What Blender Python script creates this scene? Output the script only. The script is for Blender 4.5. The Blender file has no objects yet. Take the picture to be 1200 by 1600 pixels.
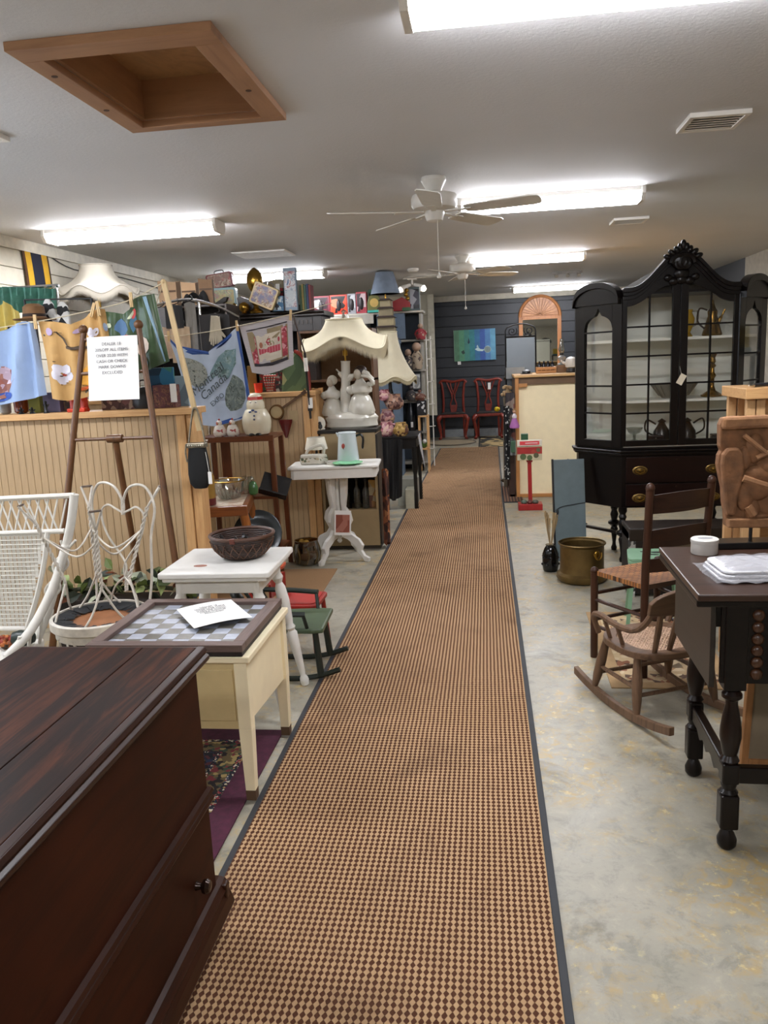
import bpy, bmesh, math, random
from mathutils import Vector, Matrix
random.seed(7)
S = bpy.context.scene
C = S.collection
PI = math.pi

# ------------------------------------------------------------------ camera
CAM_H = 1.45
PITCH, YAW, ROLL = math.radians(10.674), math.radians(7.519), math.radians(2.605)
cam_d = bpy.data.cameras.new('camera')
cam_d.sensor_fit = 'AUTO'; cam_d.sensor_width = 36.0
cam_d.lens = 1250.0 / 1600.0 * 36.0
cam_d.clip_start = 0.02; cam_d.clip_end = 100
cam = bpy.data.objects.new('camera', cam_d); C.objects.link(cam)
_R0 = Vector((math.cos(YAW), math.sin(YAW), 0)); _F0 = Vector((-math.sin(YAW), math.cos(YAW), 0)); _Z = Vector((0, 0, 1))
_F = _F0 * math.cos(PITCH) - _Z * math.sin(PITCH); _U = _F0 * math.sin(PITCH) + _Z * math.cos(PITCH)
_r = _R0 * math.cos(ROLL) - _U * math.sin(ROLL); _u = _R0 * math.sin(ROLL) + _U * math.cos(ROLL)
cam.matrix_world = Matrix(((_r.x, _u.x, -_F.x, 0), (_r.y, _u.y, -_F.y, 0), (_r.z, _u.z, -_F.z, CAM_H), (0, 0, 0, 1)))
S.camera = cam

# ------------------------------------------------------------------ world, exposure
W = bpy.data.worlds.new('world'); S.world = W; W.use_nodes = True
W.node_tree.nodes['Background'].inputs[0].default_value = (0.72, 0.84, 1.0, 1)
W.node_tree.nodes['Background'].inputs[1].default_value = 3.0
LIGHT_E = 26.0          # radiance of the fluorescent diffusers
S.view_settings.view_transform = 'Standard'
S.view_settings.look = 'None'
S.view_settings.exposure = 0.9
S.view_settings.gamma = 1.0
S.view_settings.use_curve_mapping = False
S.cycles.max_bounces = 7; S.cycles.diffuse_bounces = 4; S.cycles.glossy_bounces = 3
S.cycles.transmission_bounces = 4; S.cycles.transparent_max_bounces = 8
S.cycles.use_denoising = True
S.cycles.sample_clamp_indirect = 6.0
S.cycles.caustics_reflective = False; S.cycles.caustics_refractive = False

# ------------------------------------------------------------------ materials
def lin(h):
    h = h.lstrip('#')
    o = []
    for i in (0, 2, 4):
        c = int(h[i:i+2], 16) / 255
        o.append(c / 12.92 if c <= .04045 else ((c + .055) / 1.055) ** 2.4)
    return (o[0], o[1], o[2], 1)
MATS = {}
class NT:
    def __init__(s, name):
        s.m = bpy.data.materials.new(name); s.m.use_nodes = True
        s.t = s.m.node_tree; s.b = s.t.nodes['Principled BSDF']; s.out = s.t.nodes['Material Output']
    def n(s, typ, **kw):
        nd = s.t.nodes.new(typ)
        for k, v in kw.items():
            if k in nd.inputs: nd.inputs[k].default_value = v
            else: setattr(nd, k, v)
        return nd
    def l(s, a, b): s.t.links.new(a, b)
    def coord(s, scale=(1, 1, 1), rot=(0, 0, 0), kind='Object'):
        tc = s.n('ShaderNodeTexCoord'); mp = s.n('ShaderNodeMapping')
        mp.inputs['Scale'].default_value = scale; mp.inputs['Rotation'].default_value = rot
        s.l(tc.outputs[kind], mp.inputs[0]); return mp.outputs[0]
    def noise(s, vec, scale, detail=4, rough=.55, dist=0):
        nd = s.n('ShaderNodeTexNoise'); nd.inputs['Scale'].default_value = scale; nd.inputs['Detail'].default_value = detail
        nd.inputs['Roughness'].default_value = rough; nd.inputs['Distortion'].default_value = dist
        s.l(vec, nd.inputs['Vector']); return nd.outputs['Fac']
    def ramp(s, fac, stops, interp='LINEAR'):
        r = s.n('ShaderNodeValToRGB'); e = r.color_ramp; e.interpolation = interp
        while len(e.elements) < len(stops): e.elements.new(.5)
        for el, (p, c) in zip(e.elements, stops):
            el.position = p; el.color = c if isinstance(c, tuple) else lin(c)
        s.l(fac, r.inputs[0]); return r.outputs[0]
    def mix(s, fac, a, b, mode='MIX'):
        m = s.n('ShaderNodeMix', data_type='RGBA', blend_type=mode)
        for sock, v in ((m.inputs[0], fac), (m.inputs[6], a), (m.inputs[7], b)):
            if hasattr(v, 'links'): s.l(v, sock)
            elif isinstance(v, str): sock.default_value = lin(v)
            else: sock.default_value = v
        return m.outputs[2]
    def math(s, op, a, b=0.0):
        m = s.n('ShaderNodeMath', operation=op)
        for i, v in enumerate((a, b)):
            if hasattr(v, 'links'): s.l(v, m.inputs[i])
            else: m.inputs[i].default_value = v
        return m.outputs[0]
    def bump(s, h, strength=.2, dist=.002):
        b = s.n('ShaderNodeBump'); b.inputs['Strength'].default_value = strength; b.inputs['Distance'].default_value = dist
        s.l(h, b.inputs['Height']); s.l(b.outputs[0], s.b.inputs['Normal'])
    def col(s, c):
        if hasattr(c, 'links'): s.l(c, s.b.inputs['Base Color'])
        else: s.b.inputs['Base Color'].default_value = lin(c)
def fin(q, rough=.5, metal=0, spec=None):
    q.b.inputs['Roughness'].default_value = rough; q.b.inputs['Metallic'].default_value = metal
    if spec is not None: q.b.inputs['Specular IOR Level'].default_value = spec
    return q.m
def M(c, rough=.5, metal=0, var=.12, scale=14, bump=0, bscale=80, spec=None):
    """plain coloured surface with slight procedural mottling"""
    key = ('M', c, rough, metal, var, scale, bump, bscale, spec)
    if key in MATS: return MATS[key]
    q = NT('surface_' + c.lstrip('#')); v = q.coord()
    f = q.noise(v, scale)
    base = lin(c)
    lo = tuple(x * (1 - var) for x in base[:3]) + (1,); hi = tuple(min(1, x * (1 + var)) for x in base[:3]) + (1,)
    q.col(q.ramp(f, [(.3, lo), (.7, hi)]))
    if bump: q.bump(q.noise(v, bscale, 3), bump)
    MATS[key] = fin(q, rough, metal, spec); return MATS[key]
def WOOD(c1, c2, rough=.4, axis='x', scale=6, bump=.08, streak=14, spec=None):
    """grain running along one object axis, from dark c1 to light c2"""
    key = ('W', c1, c2, rough, axis, scale, bump, streak, spec)
    if key in MATS: return MATS[key]
    q = NT('wood_' + c2.lstrip('#'))
    sc = [streak] * 3; sc['xyz'.index(axis)] = 1.0
    v = q.coord(tuple(sc)); f = q.noise(v, scale * .5, 6, .62, .6)
    v2 = q.coord(); g = q.noise(v2, 3.5, 3)
    base = q.ramp(f, [(.28, c1), (.5, c2), (.75, c1)])
    a = lin(c1); b = lin(c2)
    q.col(q.mix(q.ramp(g, [(.35, (0, 0, 0, 1)), (.7, (.45, .45, .45, 1))]), base, tuple((a[i] * .5 + b[i] * .5) * .8 for i in range(3)) + (1,)))
    if bump: q.bump(f, bump)
    MATS[key] = fin(q, rough, 0, spec); return MATS[key]
def PRINT(bg, cols, scale=18, cover=.5, rough=.7, kind='v'):
    """flat printed pattern: cells or blotches of several colours on a ground colour"""
    key = ('P', bg, tuple(cols), scale, cover, rough, kind)
    if key in MATS: return MATS[key]
    q = NT('print_' + bg.lstrip('#')); v = q.coord()
    if kind == 'v':
        vo = q.n('ShaderNodeTexVoronoi'); vo.inputs['Scale'].default_value = scale; q.l(v, vo.inputs['Vector'])
        sep = q.n('ShaderNodeSeparateColor'); q.l(vo.outputs['Color'], sep.inputs[0])
        pal = q.ramp(sep.outputs[0], [(i / len(cols), c) for i, c in enumerate(cols)], 'CONSTANT')
        msk = q.ramp(sep.outputs[1], [(0, (0, 0, 0, 1)), (1 - cover, (1, 1, 1, 1))], 'CONSTANT')
    else:
        f = q.noise(v, scale, 5, .6, 1.2)
        pal = q.ramp(f, [(.3 + .4 * i / len(cols), c) for i, c in enumerate(cols)])
        msk = q.ramp(q.noise(v, scale * .6, 3), [(.5 - .1, (0, 0, 0, 1)), (.5 + .35 * (1 - cover), (1, 1, 1, 1))])
    q.col(q.mix(msk, bg, pal))
    MATS[key] = fin(q, rough); return MATS[key]
def STRIPE(c1, c2, period, axis='x', duty=.5, rough=.7):
    key = ('S', c1, c2, period, axis, duty, rough)
    if key in MATS: return MATS[key]
    q = NT('stripe_' + c1.lstrip('#')); v = q.coord()
    sp = q.n('ShaderNodeSeparateXYZ'); q.l(v, sp.inputs[0])
    f = q.math('FRACT', q.math('DIVIDE', sp.outputs['XYZ'.index(axis.upper())], period))
    q.col(q.ramp(f, [(0, c1), (duty, c2)], 'CONSTANT'))
    MATS[key] = fin(q, rough); return MATS[key]
def GLASS(tint='#ffffff', refl=.12, rough=.02, clear=1.0):
    """thin see-through glass: transparent with a fresnel sheen"""
    key = ('G', tint, refl, rough, clear)
    if key in MATS: return MATS[key]
    q = NT('glass_' + tint.lstrip('#')); q.t.nodes.remove(q.b)
    tr = q.n('ShaderNodeBsdfTransparent'); tr.inputs[0].default_value = tuple(x * clear for x in lin(tint)[:3]) + (1,)
    gl = q.n('ShaderNodeBsdfGlossy'); gl.inputs['Roughness'].default_value = rough
    lw = q.n('ShaderNodeLayerWeight'); lw.inputs[0].default_value = .25
    mx = q.n('ShaderNodeMixShader')
    q.l(q.math('ADD', q.math('MULTIPLY', lw.outputs['Facing'], .5), refl), mx.inputs[0])
    q.l(tr.outputs[0], mx.inputs[1]); q.l(gl.outputs[0], mx.inputs[2]); q.l(mx.outputs[0], q.out.inputs[0])
    MATS[key] = q.m; return q.m
def GLOW(c, e):
    key = ('E', c, e)
    if key in MATS: return MATS[key]
    q = NT('glow_' + c.lstrip('#')); q.col('#f4f4f0')
    q.b.inputs['Emission Color'].default_value = lin(c); q.b.inputs['Emission Strength'].default_value = e
    MATS[key] = fin(q, .4); return q.m

# ------------------------------------------------------------------ mesh helpers
def rz(a): return Matrix.Rotation(a, 4, 'Z')
def rx(a): return Matrix.Rotation(a, 4, 'X')
def ry(a): return Matrix.Rotation(a, 4, 'Y')
def tr(x, y, z): return Matrix.Translation((x, y, z))
class MB:
    def __init__(s): s.v = []; s.f = []; s.sm = []; s.T = None
    def add(s, vs, fs, sm=False):
        o = len(s.v)
        if s.T is not None: vs = [tuple(s.T @ Vector(p)) for p in vs]
        s.v += [tuple(p) for p in vs]; s.f += [tuple(i + o for i in f) for f in fs]; s.sm += [sm] * len(fs)
        return s
    def box(s, a, b):
        (x0, y0, z0), (x1, y1, z1) = a, b
        return s.add([(x0,y0,z0),(x1,y0,z0),(x1,y1,z0),(x0,y1,z0),(x0,y0,z1),(x1,y0,z1),(x1,y1,z1),(x0,y1,z1)],
              [(0,3,2,1),(4,5,6,7),(0,1,5,4),(1,2,6,5),(2,3,7,6),(3,0,4,7)])
    def cbox(s, c, d): return s.box((c[0]-d[0]/2, c[1]-d[1]/2, c[2]-d[2]/2), (c[0]+d[0]/2, c[1]+d[1]/2, c[2]+d[2]/2))
    def bar(s, p0, p1, w, h, up=(0, 0, 1), w1=None, h1=None):
        p0 = Vector(p0); p1 = Vector(p1); d = (p1 - p0).normalized(); up = Vector(up)
        if abs(d.dot(up)) > .98: up = Vector((0, 1, 0))
        sx = d.cross(up).normalized(); sy = sx.cross(d).normalized(); vs = []
        w1 = w if w1 is None else w1; h1 = h if h1 is None else h1
        for p, a, b in ((p0, w, h), (p1, w1, h1)):
            for i, j in ((-1,-1),(1,-1),(1,1),(-1,1)): vs.append(p + sx * (a / 2 * i) + sy * (b / 2 * j))
        return s.add(vs, [(3,2,1,0),(4,5,6,7),(0,1,5,4),(1,2,6,5),(2,3,7,6),(3,0,4,7)])
    def tube(s, pts, r, n=8, closed=False, caps=True):
        P = [Vector(p) for p in pts]; k = len(P)
        if not isinstance(r, (list, tuple)): r = [r] * k
        T = []
        for i in range(k):
            if closed: t = P[(i + 1) % k] - P[i - 1]
            else: t = P[min(i + 1, k - 1)] - P[max(i - 1, 0)]
            T.append(t.normalized() if t.length > 1e-9 else Vector((0, 0, 1)))
        a = Vector((0, 0, 1)) if abs(T[0].z) < .9 else Vector((1, 0, 0))
        N = (a - T[0] * a.dot(T[0])).normalized(); vs = []
        for i in range(k):
            N = N - T[i] * N.dot(T[i])
            N = N.normalized() if N.length > 1e-6 else T[i].orthogonal().normalized()
            B = T[i].cross(N)
            for j in range(n):
                an = 2 * PI * j / n; vs.append(P[i] + (N * math.cos(an) + B * math.sin(an)) * r[i])
        fs = []
        for i in range(k if closed else k - 1):
            i2 = (i + 1) % k
            for j in range(n): fs.append((i*n+j, i*n+(j+1)%n, i2*n+(j+1)%n, i2*n+j))
        s.add(vs, fs, True)
        if caps and not closed:
            o = len(s.v) - k * n
            s.f += [tuple(o + j for j in range(n))[::-1], tuple(o + (k-1)*n + j for j in range(n))]; s.sm += [False, False]
        return s
    def cyl(s, p0, p1, r0, r1=None, n=14): return s.tube([p0, p1], [r0, r0 if r1 is None else r1], n)
    def lathe(s, prof, n=20, c=(0, 0, 0), sx=1, sy=1, flute=0, nf=0):
        vs = []; fs = []; k = len(prof)
        for r, z in prof:
            for j in range(n):
                an = 2 * PI * j / n; q = r * (1 + flute * math.cos(nf * an)) if flute else r
                vs.append((c[0] + q * sx * math.cos(an), c[1] + q * sy * math.sin(an), c[2] + z))
        for i in range(k - 1):
            for j in range(n): fs.append((i*n+j, i*n+(j+1)%n, (i+1)*n+(j+1)%n, (i+1)*n+j))
        if prof[0][0] > 1e-5: fs.append(tuple(range(n))[::-1])
        if prof[-1][0] > 1e-5: fs.append(tuple((k-1)*n + j for j in range(n)))
        return s.add(vs, fs, True)
    def shell(s, prof, n=20, c=(0, 0, 0), t=.004, sx=1, sy=1):
        """open vessel: outer profile going up, then the inside back down"""
        ins = [(max(r - t, 0.0005), max(z, prof[0][1] + t)) for r, z in prof[::-1]]
        return s.lathe(list(prof) + ins, n, c, sx, sy)
    def prism(s, poly, axis, d0, d1):
        def P(a, b, d): return (d, a, b) if axis == 'x' else (a, d, b) if axis == 'y' else (a, b, d)
        k = len(poly); vs = [P(a, b, d0) for a, b in poly] + [P(a, b, d1) for a, b in poly]
        fs = [tuple(range(k))[::-1], tuple(range(k, 2 * k))] + [(i, (i+1) % k, k + (i+1) % k, k + i) for i in range(k)]
        return s.add(vs, fs)
    def ball(s, c, r, nu=14, nv=8):
        if not isinstance(r, (list, tuple)): r = (r, r, r)
        vs = [(c[0], c[1], c[2] - r[2])]; fs = []
        for i in range(1, nv):
            t = -PI / 2 + PI * i / nv
            for j in range(nu):
                a = 2 * PI * j / nu; vs.append((c[0] + r[0]*math.cos(t)*math.cos(a), c[1] + r[1]*math.cos(t)*math.sin(a), c[2] + r[2]*math.sin(t)))
        vs.append((c[0], c[1], c[2] + r[2])); L = len(vs) - 1
        for j in range(nu): fs.append((0, 1 + (j+1) % nu, 1 + j)); fs.append((L, L - nu + j, L - nu + (j+1) % nu))
        for i in range(nv - 2):
            for j in range(nu): fs.append((1+i*nu+j, 1+i*nu+(j+1)%nu, 1+(i+1)*nu+(j+1)%nu, 1+(i+1)*nu+j))
        return s.add(vs, fs, True)
    def grid(s, fn, nu, nv, t=None):
        """surface fn(u,v); with t, a second copy shifted by vector t closes it into a slab"""
        vs = [fn(i / nu, j / nv) for j in range(nv + 1) for i in range(nu + 1)]; w = nu + 1
        fs = [(j*w+i, j*w+i+1, (j+1)*w+i+1, (j+1)*w+i) for j in range(nv) for i in range(nu)]
        if t is None: return s.add(vs, fs, True)
        k = len(vs); t = Vector(t)
        vs2 = vs + [tuple(Vector(p) + t) for p in vs]
        fs2 = fs + [tuple(i + k for i in f)[::-1] for f in fs]
        for i in range(nu):
            fs2.append((i+1, i, i+k, i+1+k)); o = nv * w; fs2.append((o+i, o+i+1, o+i+1+k, o+i+k))
        for j in range(nv):
            fs2.append((j*w, (j+1)*w, (j+1)*w+k, j*w+k)); o = nu; fs2.append(((j+1)*w+o, j*w+o, j*w+o+k, (j+1)*w+o+k))
        return s.add(vs2, fs2, True)
    def mesh(s, name, angle=38):
        me = bpy.data.meshes.new(name); me.from_pydata(s.v, [], s.f)
        me.polygons.foreach_set('use_smooth', s.sm)
        bm = bmesh.new(); bm.from_mesh(me); bmesh.ops.recalc_face_normals(bm, faces=bm.faces); bm.to_mesh(me); bm.free()
        if any(s.sm): me.set_sharp_from_angle(angle=math.radians(angle))
        me.update(); return me
    def build(s, name, mat, parent=None, bevel=0, label=None, kind=None, loc=None):
        o = bpy.data.objects.new(name, s.mesh(name)); C.objects.link(o); o.data.materials.append(mat)
        if parent is not None: o.parent = parent
        if bevel:
            b = o.modifiers.new('bevel', 'BEVEL'); b.width = bevel; b.segments = 2; b.limit_method = 'ANGLE'; b.angle_limit = math.radians(40)
        if label: o['label'] = label
        if kind: o['kind'] = kind
        if loc: o.location = loc
        return o
def thing(name, label, cat, loc=(0, 0, 0), rotz=0, group=None, rot=None):
    o = bpy.data.objects.new(name, None); C.objects.link(o); o.empty_display_size = .1
    o.location = loc; o.rotation_euler = rot if rot else (0, 0, rotz)
    o['label'] = label; o['category'] = cat
    if group: o['group'] = group
    return o
def solo(mb, name, mat, label, cat, loc=(0, 0, 0), rotz=0, bevel=0, group=None, rot=None, kind=None):
    o = mb.build(name, mat, None, bevel); o.location = loc; o.rotation_euler = rot if rot else (0, 0, rotz)
    o['label'] = label; o['category'] = cat
    if group: o['group'] = group
    if kind: o['kind'] = kind
    return o
def struct(mb, name, mat, bevel=0, label=None):
    o = mb.build(name, mat, None, bevel); o['kind'] = 'structure'
    if label: o['label'] = label
    return o
def inst(src, parent, loc=None, rot=None, scale=None, mat=None):
    """a copy of a part that shares its mesh"""
    c = src.copy(); C.objects.link(c); c.parent = parent
    if loc is not None: c.location = loc
    if rot is not None: c.rotation_euler = rot
    if scale is not None: c.scale = scale
    return c
def copy_tree(o, parent=None):
    c = o.copy(); C.objects.link(c); c.parent = parent
    for ch in list(o.children): copy_tree(ch, c)
    return c
def text(s, size, mat, parent, loc, rot, name='lettering', align='CENTER', ext=.0004, shear=0, spacing=1.0):
    cu = bpy.data.curves.new(name, 'FONT'); cu.body = s; cu.size = size; cu.align_x = align; cu.align_y = 'CENTER'
    cu.extrude = ext; cu.shear = shear; cu.space_line = spacing; cu.resolution_u = 3
    o = bpy.data.objects.new(name, cu); me = bpy.data.meshes.new_from_object(o); bpy.data.objects.remove(o)
    me.materials.clear(); me.materials.append(mat); o = bpy.data.objects.new(name, me); C.objects.link(o)
    o.parent = parent; o.location = loc; o.rotation_euler = rot; return o
def spline(pts, n=8, closed=False):
    """Catmull-Rom through the points"""
    P = [Vector(p) for p in pts]; k = len(P); out = []
    rng = range(k) if closed else range(k - 1)
    for i in rng:
        if closed: a, b, c, d = P[i-1], P[i], P[(i+1) % k], P[(i+2) % k]
        else: a, b, c, d = P[max(i-1, 0)], P[i], P[i+1], P[min(i+2, k-1)]
        for j in range(n):
            t = j / n
            out.append(.5 * ((2*b) + (c-a)*t + (2*a-5*b+4*c-d)*t*t + (3*b-a-3*c+d)*t**3))
    if not closed: out.append(P[-1])
    return out
def rrect(w, d, r, n=5):
    out = []
    for cx, cy, a0 in ((w/2-r, d/2-r, 0), (-w/2+r, d/2-r, PI/2), (-w/2+r, -d/2+r, PI), (w/2-r, -d/2+r, 1.5*PI)):
        for i in range(n + 1): a = a0 + PI/2*i/n; out.append((cx + r*math.cos(a), cy + r*math.sin(a)))
    return out
def fringe(mb, pts, L, r=.0016, step=1, jit=.2):
    """hanging threads under a rim"""
    for p in pts[::step]:
        l = L * (1 - jit * random.random())
        mb.add([(p[0]-r, p[1], p[2]), (p[0]+r, p[1], p[2]), (p[0]+r*.5, p[1], p[2]-l), (p[0], p[1]-r, p[2]), (p[0], p[1]+r, p[2]), (p[0], p[1]+r*.5, p[2]-l)], [(0, 1, 2), (3, 4, 5)])
    return mb
# shared materials
WHITE = M('#e9e6de', .45); WHITE_GLOSS = M('#efece4', .25); BLACK = M('#0c0b0b', .4); PAPER = M('#eceae6', .8, var=.03)
BRASS = M('#b08a3e', .28, 1, .15); CHROME = M('#c8c8c8', .15, 1, .05); INK = M('#55565a', .8); TAG = M('#efe4cc', .8, var=.04)
PINE = WOOD('#b98552', '#d9ac75', .5, 'x'); PINE_Z = WOOD('#b98552', '#d9ac75', .5, 'z'); PINE_Y = WOOD('#b98552', '#d9ac75', .5, 'y')
CREAM_SHADE = None
# ------------------------------------------------------------------ the room
XL, XR, YB, YF, ZC = -3.72, 3.35, -4.0, 15.0, 2.55
q = NT('concrete_floor'); v = q.coord()
n1 = q.noise(v, .9, 5, .6, .4); n2 = q.noise(v, 4.5, 6, .65, .8); n3 = q.noise(v, 30, 4, .7); n4 = q.noise(v, 1.6, 6, .68, 1.5)
base = q.ramp(n1, [(.3, '#8d887a'), (.5, '#9c9788'), (.7, '#8a8474')])
base = q.mix(q.ramp(n2, [(.42, (0, 0, 0, 1)), (.72, (.8, .8, .8, 1))]), base, '#aba596')
n5 = q.noise(v, 11, 8, .78, .4); n6 = q.noise(v, 17, 7, .75, .8)
base = q.mix(q.ramp(n5, [(.38, (.6, .6, .6, 1)), (.50, (0, 0, 0, 1))]), base, '#7c7b70')
base = q.mix(q.ramp(n5, [(.56, (0, 0, 0, 1)), (.7, (.6, .6, .6, 1))]), base, '#b9b19c')
ym = q.math('MULTIPLY', q.ramp(n4, [(.44, (0, 0, 0, 1)), (.58, (1, 1, 1, 1))]), q.ramp(n6, [(.47, (0, 0, 0, 1)), (.62, (.85, .85, .85, 1))]))
base = q.mix(ym, base, '#b3965a')
fl = q.math('MULTIPLY', q.ramp(n3, [(.58, (0, 0, 0, 1)), (.66, (.8, .8, .8, 1))]), q.ramp(n4, [(.46, (0, 0, 0, 1)), (.56, (1, 1, 1, 1))]))
base = q.mix(fl, base, '#cbb884')
dk = q.noise(v, 3.1, 7, .68, .7)
base = q.mix(q.ramp(dk, [(.56, (0, 0, 0, 1)), (.68, (.7, .7, .7, 1))]), base, '#5d5a4e')
q.col(base); q.bump(n3, .06, .002)
q.l(q.ramp(n2, [(.3, (.3, .3, .3, 1)), (.7, (.52, .52, .52, 1))]), q.b.inputs['Roughness'])
FLOOR = q.m
struct(MB().box((XL - .1, YB, -.12), (XR + .1, YF + .1, 0)), 'floor', FLOOR, label='worn grey concrete floor with yellowish scuffs')
q = NT('ceiling_texture'); v = q.coord(); f = q.noise(v, 55, 4, .7); g = q.noise(v, .8, 3)
q.col(q.ramp(g, [(.3, '#cccccd'), (.7, '#d4d4d6')])); q.bump(f, .5, .004); CEIL = fin(q, .75)
m = MB()   # ceiling with the attic hatch cut out
hx0, hx1, hy0, hy1 = -1.49, -.945, 2.845, 3.675
for a, b in (((XL-.1, YB), (hx0, YF+.1)), ((hx1, YB), (XR+.1, YF+.1)), ((hx0, YB), (hx1, hy0)), ((hx0, hy1), (hx1, YF+.1))):
    m.box((a[0], a[1], ZC), (b[0], b[1], ZC + .05))
struct(m, 'ceiling', CEIL, label='textured off white ceiling')
# attic hatch: pine frame, shaft boards and plywood cover
t = thing('attic_hatch', 'square pine framed attic hatch recessed in the ceiling', 'hatch', (0, 0, ZC))
PF = WOOD('#94694a', '#ab7f5b', .6, 'x', 3, .05, 9); PFY = WOOD('#94694a', '#ab7f5b', .6, 'y', 3, .05, 9)
ox0, ox1, oy0, oy1 = -1.568, -.85, 2.735, 3.74
MB().box((ox0, oy0, -.03), (ox1, hy0, 0)).build('frame_board', PF, t, .002); MB().box((ox0, hy1, -.03), (ox1, oy1, 0)).build('frame_board', PF, t, .002)
MB().box((ox0, hy0, -.03), (hx0, hy1, 0)).build('frame_board', PFY, t, .002); MB().box((hx1, hy0, -.03), (ox1, hy1, 0)).build('frame_board', PFY, t, .002)
for a, b, mt in (((hx0, hy0, 0), (hx1, hy0+.018, .16), PF), ((hx0, hy1-.018, 0), (hx1, hy1, .16), PF), ((hx0, hy0+.018, 0), (hx0+.018, hy1-.018, .16), PFY), ((hx1-.018, hy0+.018, 0), (hx1, hy1-.018, .16), PFY)):
    MB().box(a, b).build('shaft_board', mt, t)
q = NT('plywood'); v = q.coord((2, .7, 1)); f = q.noise(v, 3, 5, .6, 3.0)
q.col(q.ramp(f, [(.3, '#8d6640'), (.55, '#a77d52'), (.7, '#94704a')])); PLY = fin(q, .6)
p = MB().box((hx0, hy0, .16), (hx1, hy1, .178)).build('plywood_cover', PLY, t)
KN = M('#4a2f1c', .7)
for x, y in ((-1.53, 2.99), (-1.53, 3.40), (-.9, 3.32)): MB().lathe([(.012, -.0315), (.012, -.029)], 10, (x, y, 0)).build('knot', KN, t)
for x, y, r in ((-1.13, 2.98, .02), (-1.31, 2.97, .013)): MB().lathe([(r, -.001), (r, .001)], 10, (x, y, .16)).build('knot', KN, p)
# walls with their boards
PLK = M('#c9c3b2', .6, var=.06)
w = struct(MB().box((XL - .1, YB, 0), (XL - .02, 2.2, ZC)).box((XL - .1, 4.6, 0), (XL - .02, YF, ZC)).box((XL - .1, 2.2, 0), (XL - .02, 4.6, .95)).box((XL - .1, 2.2, 2.15), (XL - .02, 4.6, ZC)), 'wall_left', PLK, label='cream painted wall of horizontal boards')  # opening left for the assumed window
src = None; z = 0
while z < ZC - .02:
    h = min(.145, ZC - z)
    m = MB().box((XL - .02, 4.6, z), (XL, YF, z + h - .006)); o = m.build('plank', PLK, w, .002)
    m = MB().box((XL - .02, YB, z), (XL, 2.2, z + h - .006)); o = m.build('plank', PLK, w, .002)
    z += .145
struct(MB().box((XL, 4.6, ZC - .09), (XL + .025, YF, ZC)), 'trim_1', M('#d6d0c0', .5), .003, 'painted cornice strip on the left wall')
wn = MB()
for a, b in (((XL-.09, 2.2, .95), (XL+.01, 2.26, 2.15)), ((XL-.09, 4.54, .95), (XL+.01, 4.6, 2.15)), ((XL-.09, 2.26, .95), (XL+.01, 4.54, 1.01)), ((XL-.09, 2.26, 2.09), (XL+.01, 4.54, 2.15)), ((XL-.07, 3.38, 1.01), (XL-.03, 3.42, 2.09))): wn.box(a, b)
wo = struct(wn, 'assumed_window_1', M('#d8d4c8', .5), .003, 'assumed white framed window in the left wall, out of view')  # unseen window, assumed from bluish light at the left; lets sky light in
MB().box((XL-.055, 2.26, 1.01), (XL-.05, 4.54, 2.09)).build('pane', GLASS(), wo)
BLUEG = M('#2b2e33', .5, var=.08)
w = struct(MB().box((XL, YF + .02, 0), (XR, YF + .1, ZC)), 'wall_far', M('#1c1e22', .6), label='dark blue grey wall of horizontal boards')
z = 0
while z < ZC - .1:
    h = min(.183, ZC - .1 - z); MB().box((-.88, YF, z), (XR, YF + .02, z + h - .011)).build('plank', BLUEG, w, .002); z += .183
struct(MB().box((-.9, YF - .03, ZC - .1), (XR, YF + .02, ZC)), 'trim_2', M('#b3ac9c', .5), .004, 'pale cornice strip above the blue wall')
struct(MB().box((-.78, YF - .02, 0), (-.22, YF, .14)).box((-.12, YF - .02, 0), (.3, YF, .14)), 'baseboard_far', M('#9aa0a4', .5), .003)
w = struct(MB().box((XR, YB, 0), (XR + .1, 11.2, ZC)), 'wall_right', M('#c4bcac', .6), label='cream right hand wall')
w2 = struct(MB().box((XR, 11.2, 0), (XR + .1, YF, ZC)), 'wall_right_rear', M('#2b2e33', .5), label='blue grey stretch of the right wall')
struct(MB().box((XL, YB - .1, 0), (XR, YB, ZC)), 'wall_back', M('#b8b0a2', .6))
# cream board partition beside the blue wall
CR = M('#b9b4a2', .5, var=.06)
w = struct(MB().box((-1.95, 14.4, .46), (-.93, 14.44, ZC)), 'wall_partition', M('#9f9a8a', .6), label='cream board partition beside the blue wall')
for i in range(6):
    MB().box((-1.95, 14.38, .46 + i * .35), (-.97, 14.4, .46 + i * .35 + .342)).build('plank', CR, w, .002)
MB().box((-.97, 14.34, .46), (-.86, 14.46, ZC)).build('corner_board', M('#c9c4b2', .45), w, .003)
for i in range(5): MB().tube([(-1.0 - .02 * (i % 2), 14.37, .75 + i * .29), (-1.0, 14.3, .74 + i * .29), (-.99, 14.29, .77 + i * .29)], .006, 6).build('hook', WHITE, w)

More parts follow.
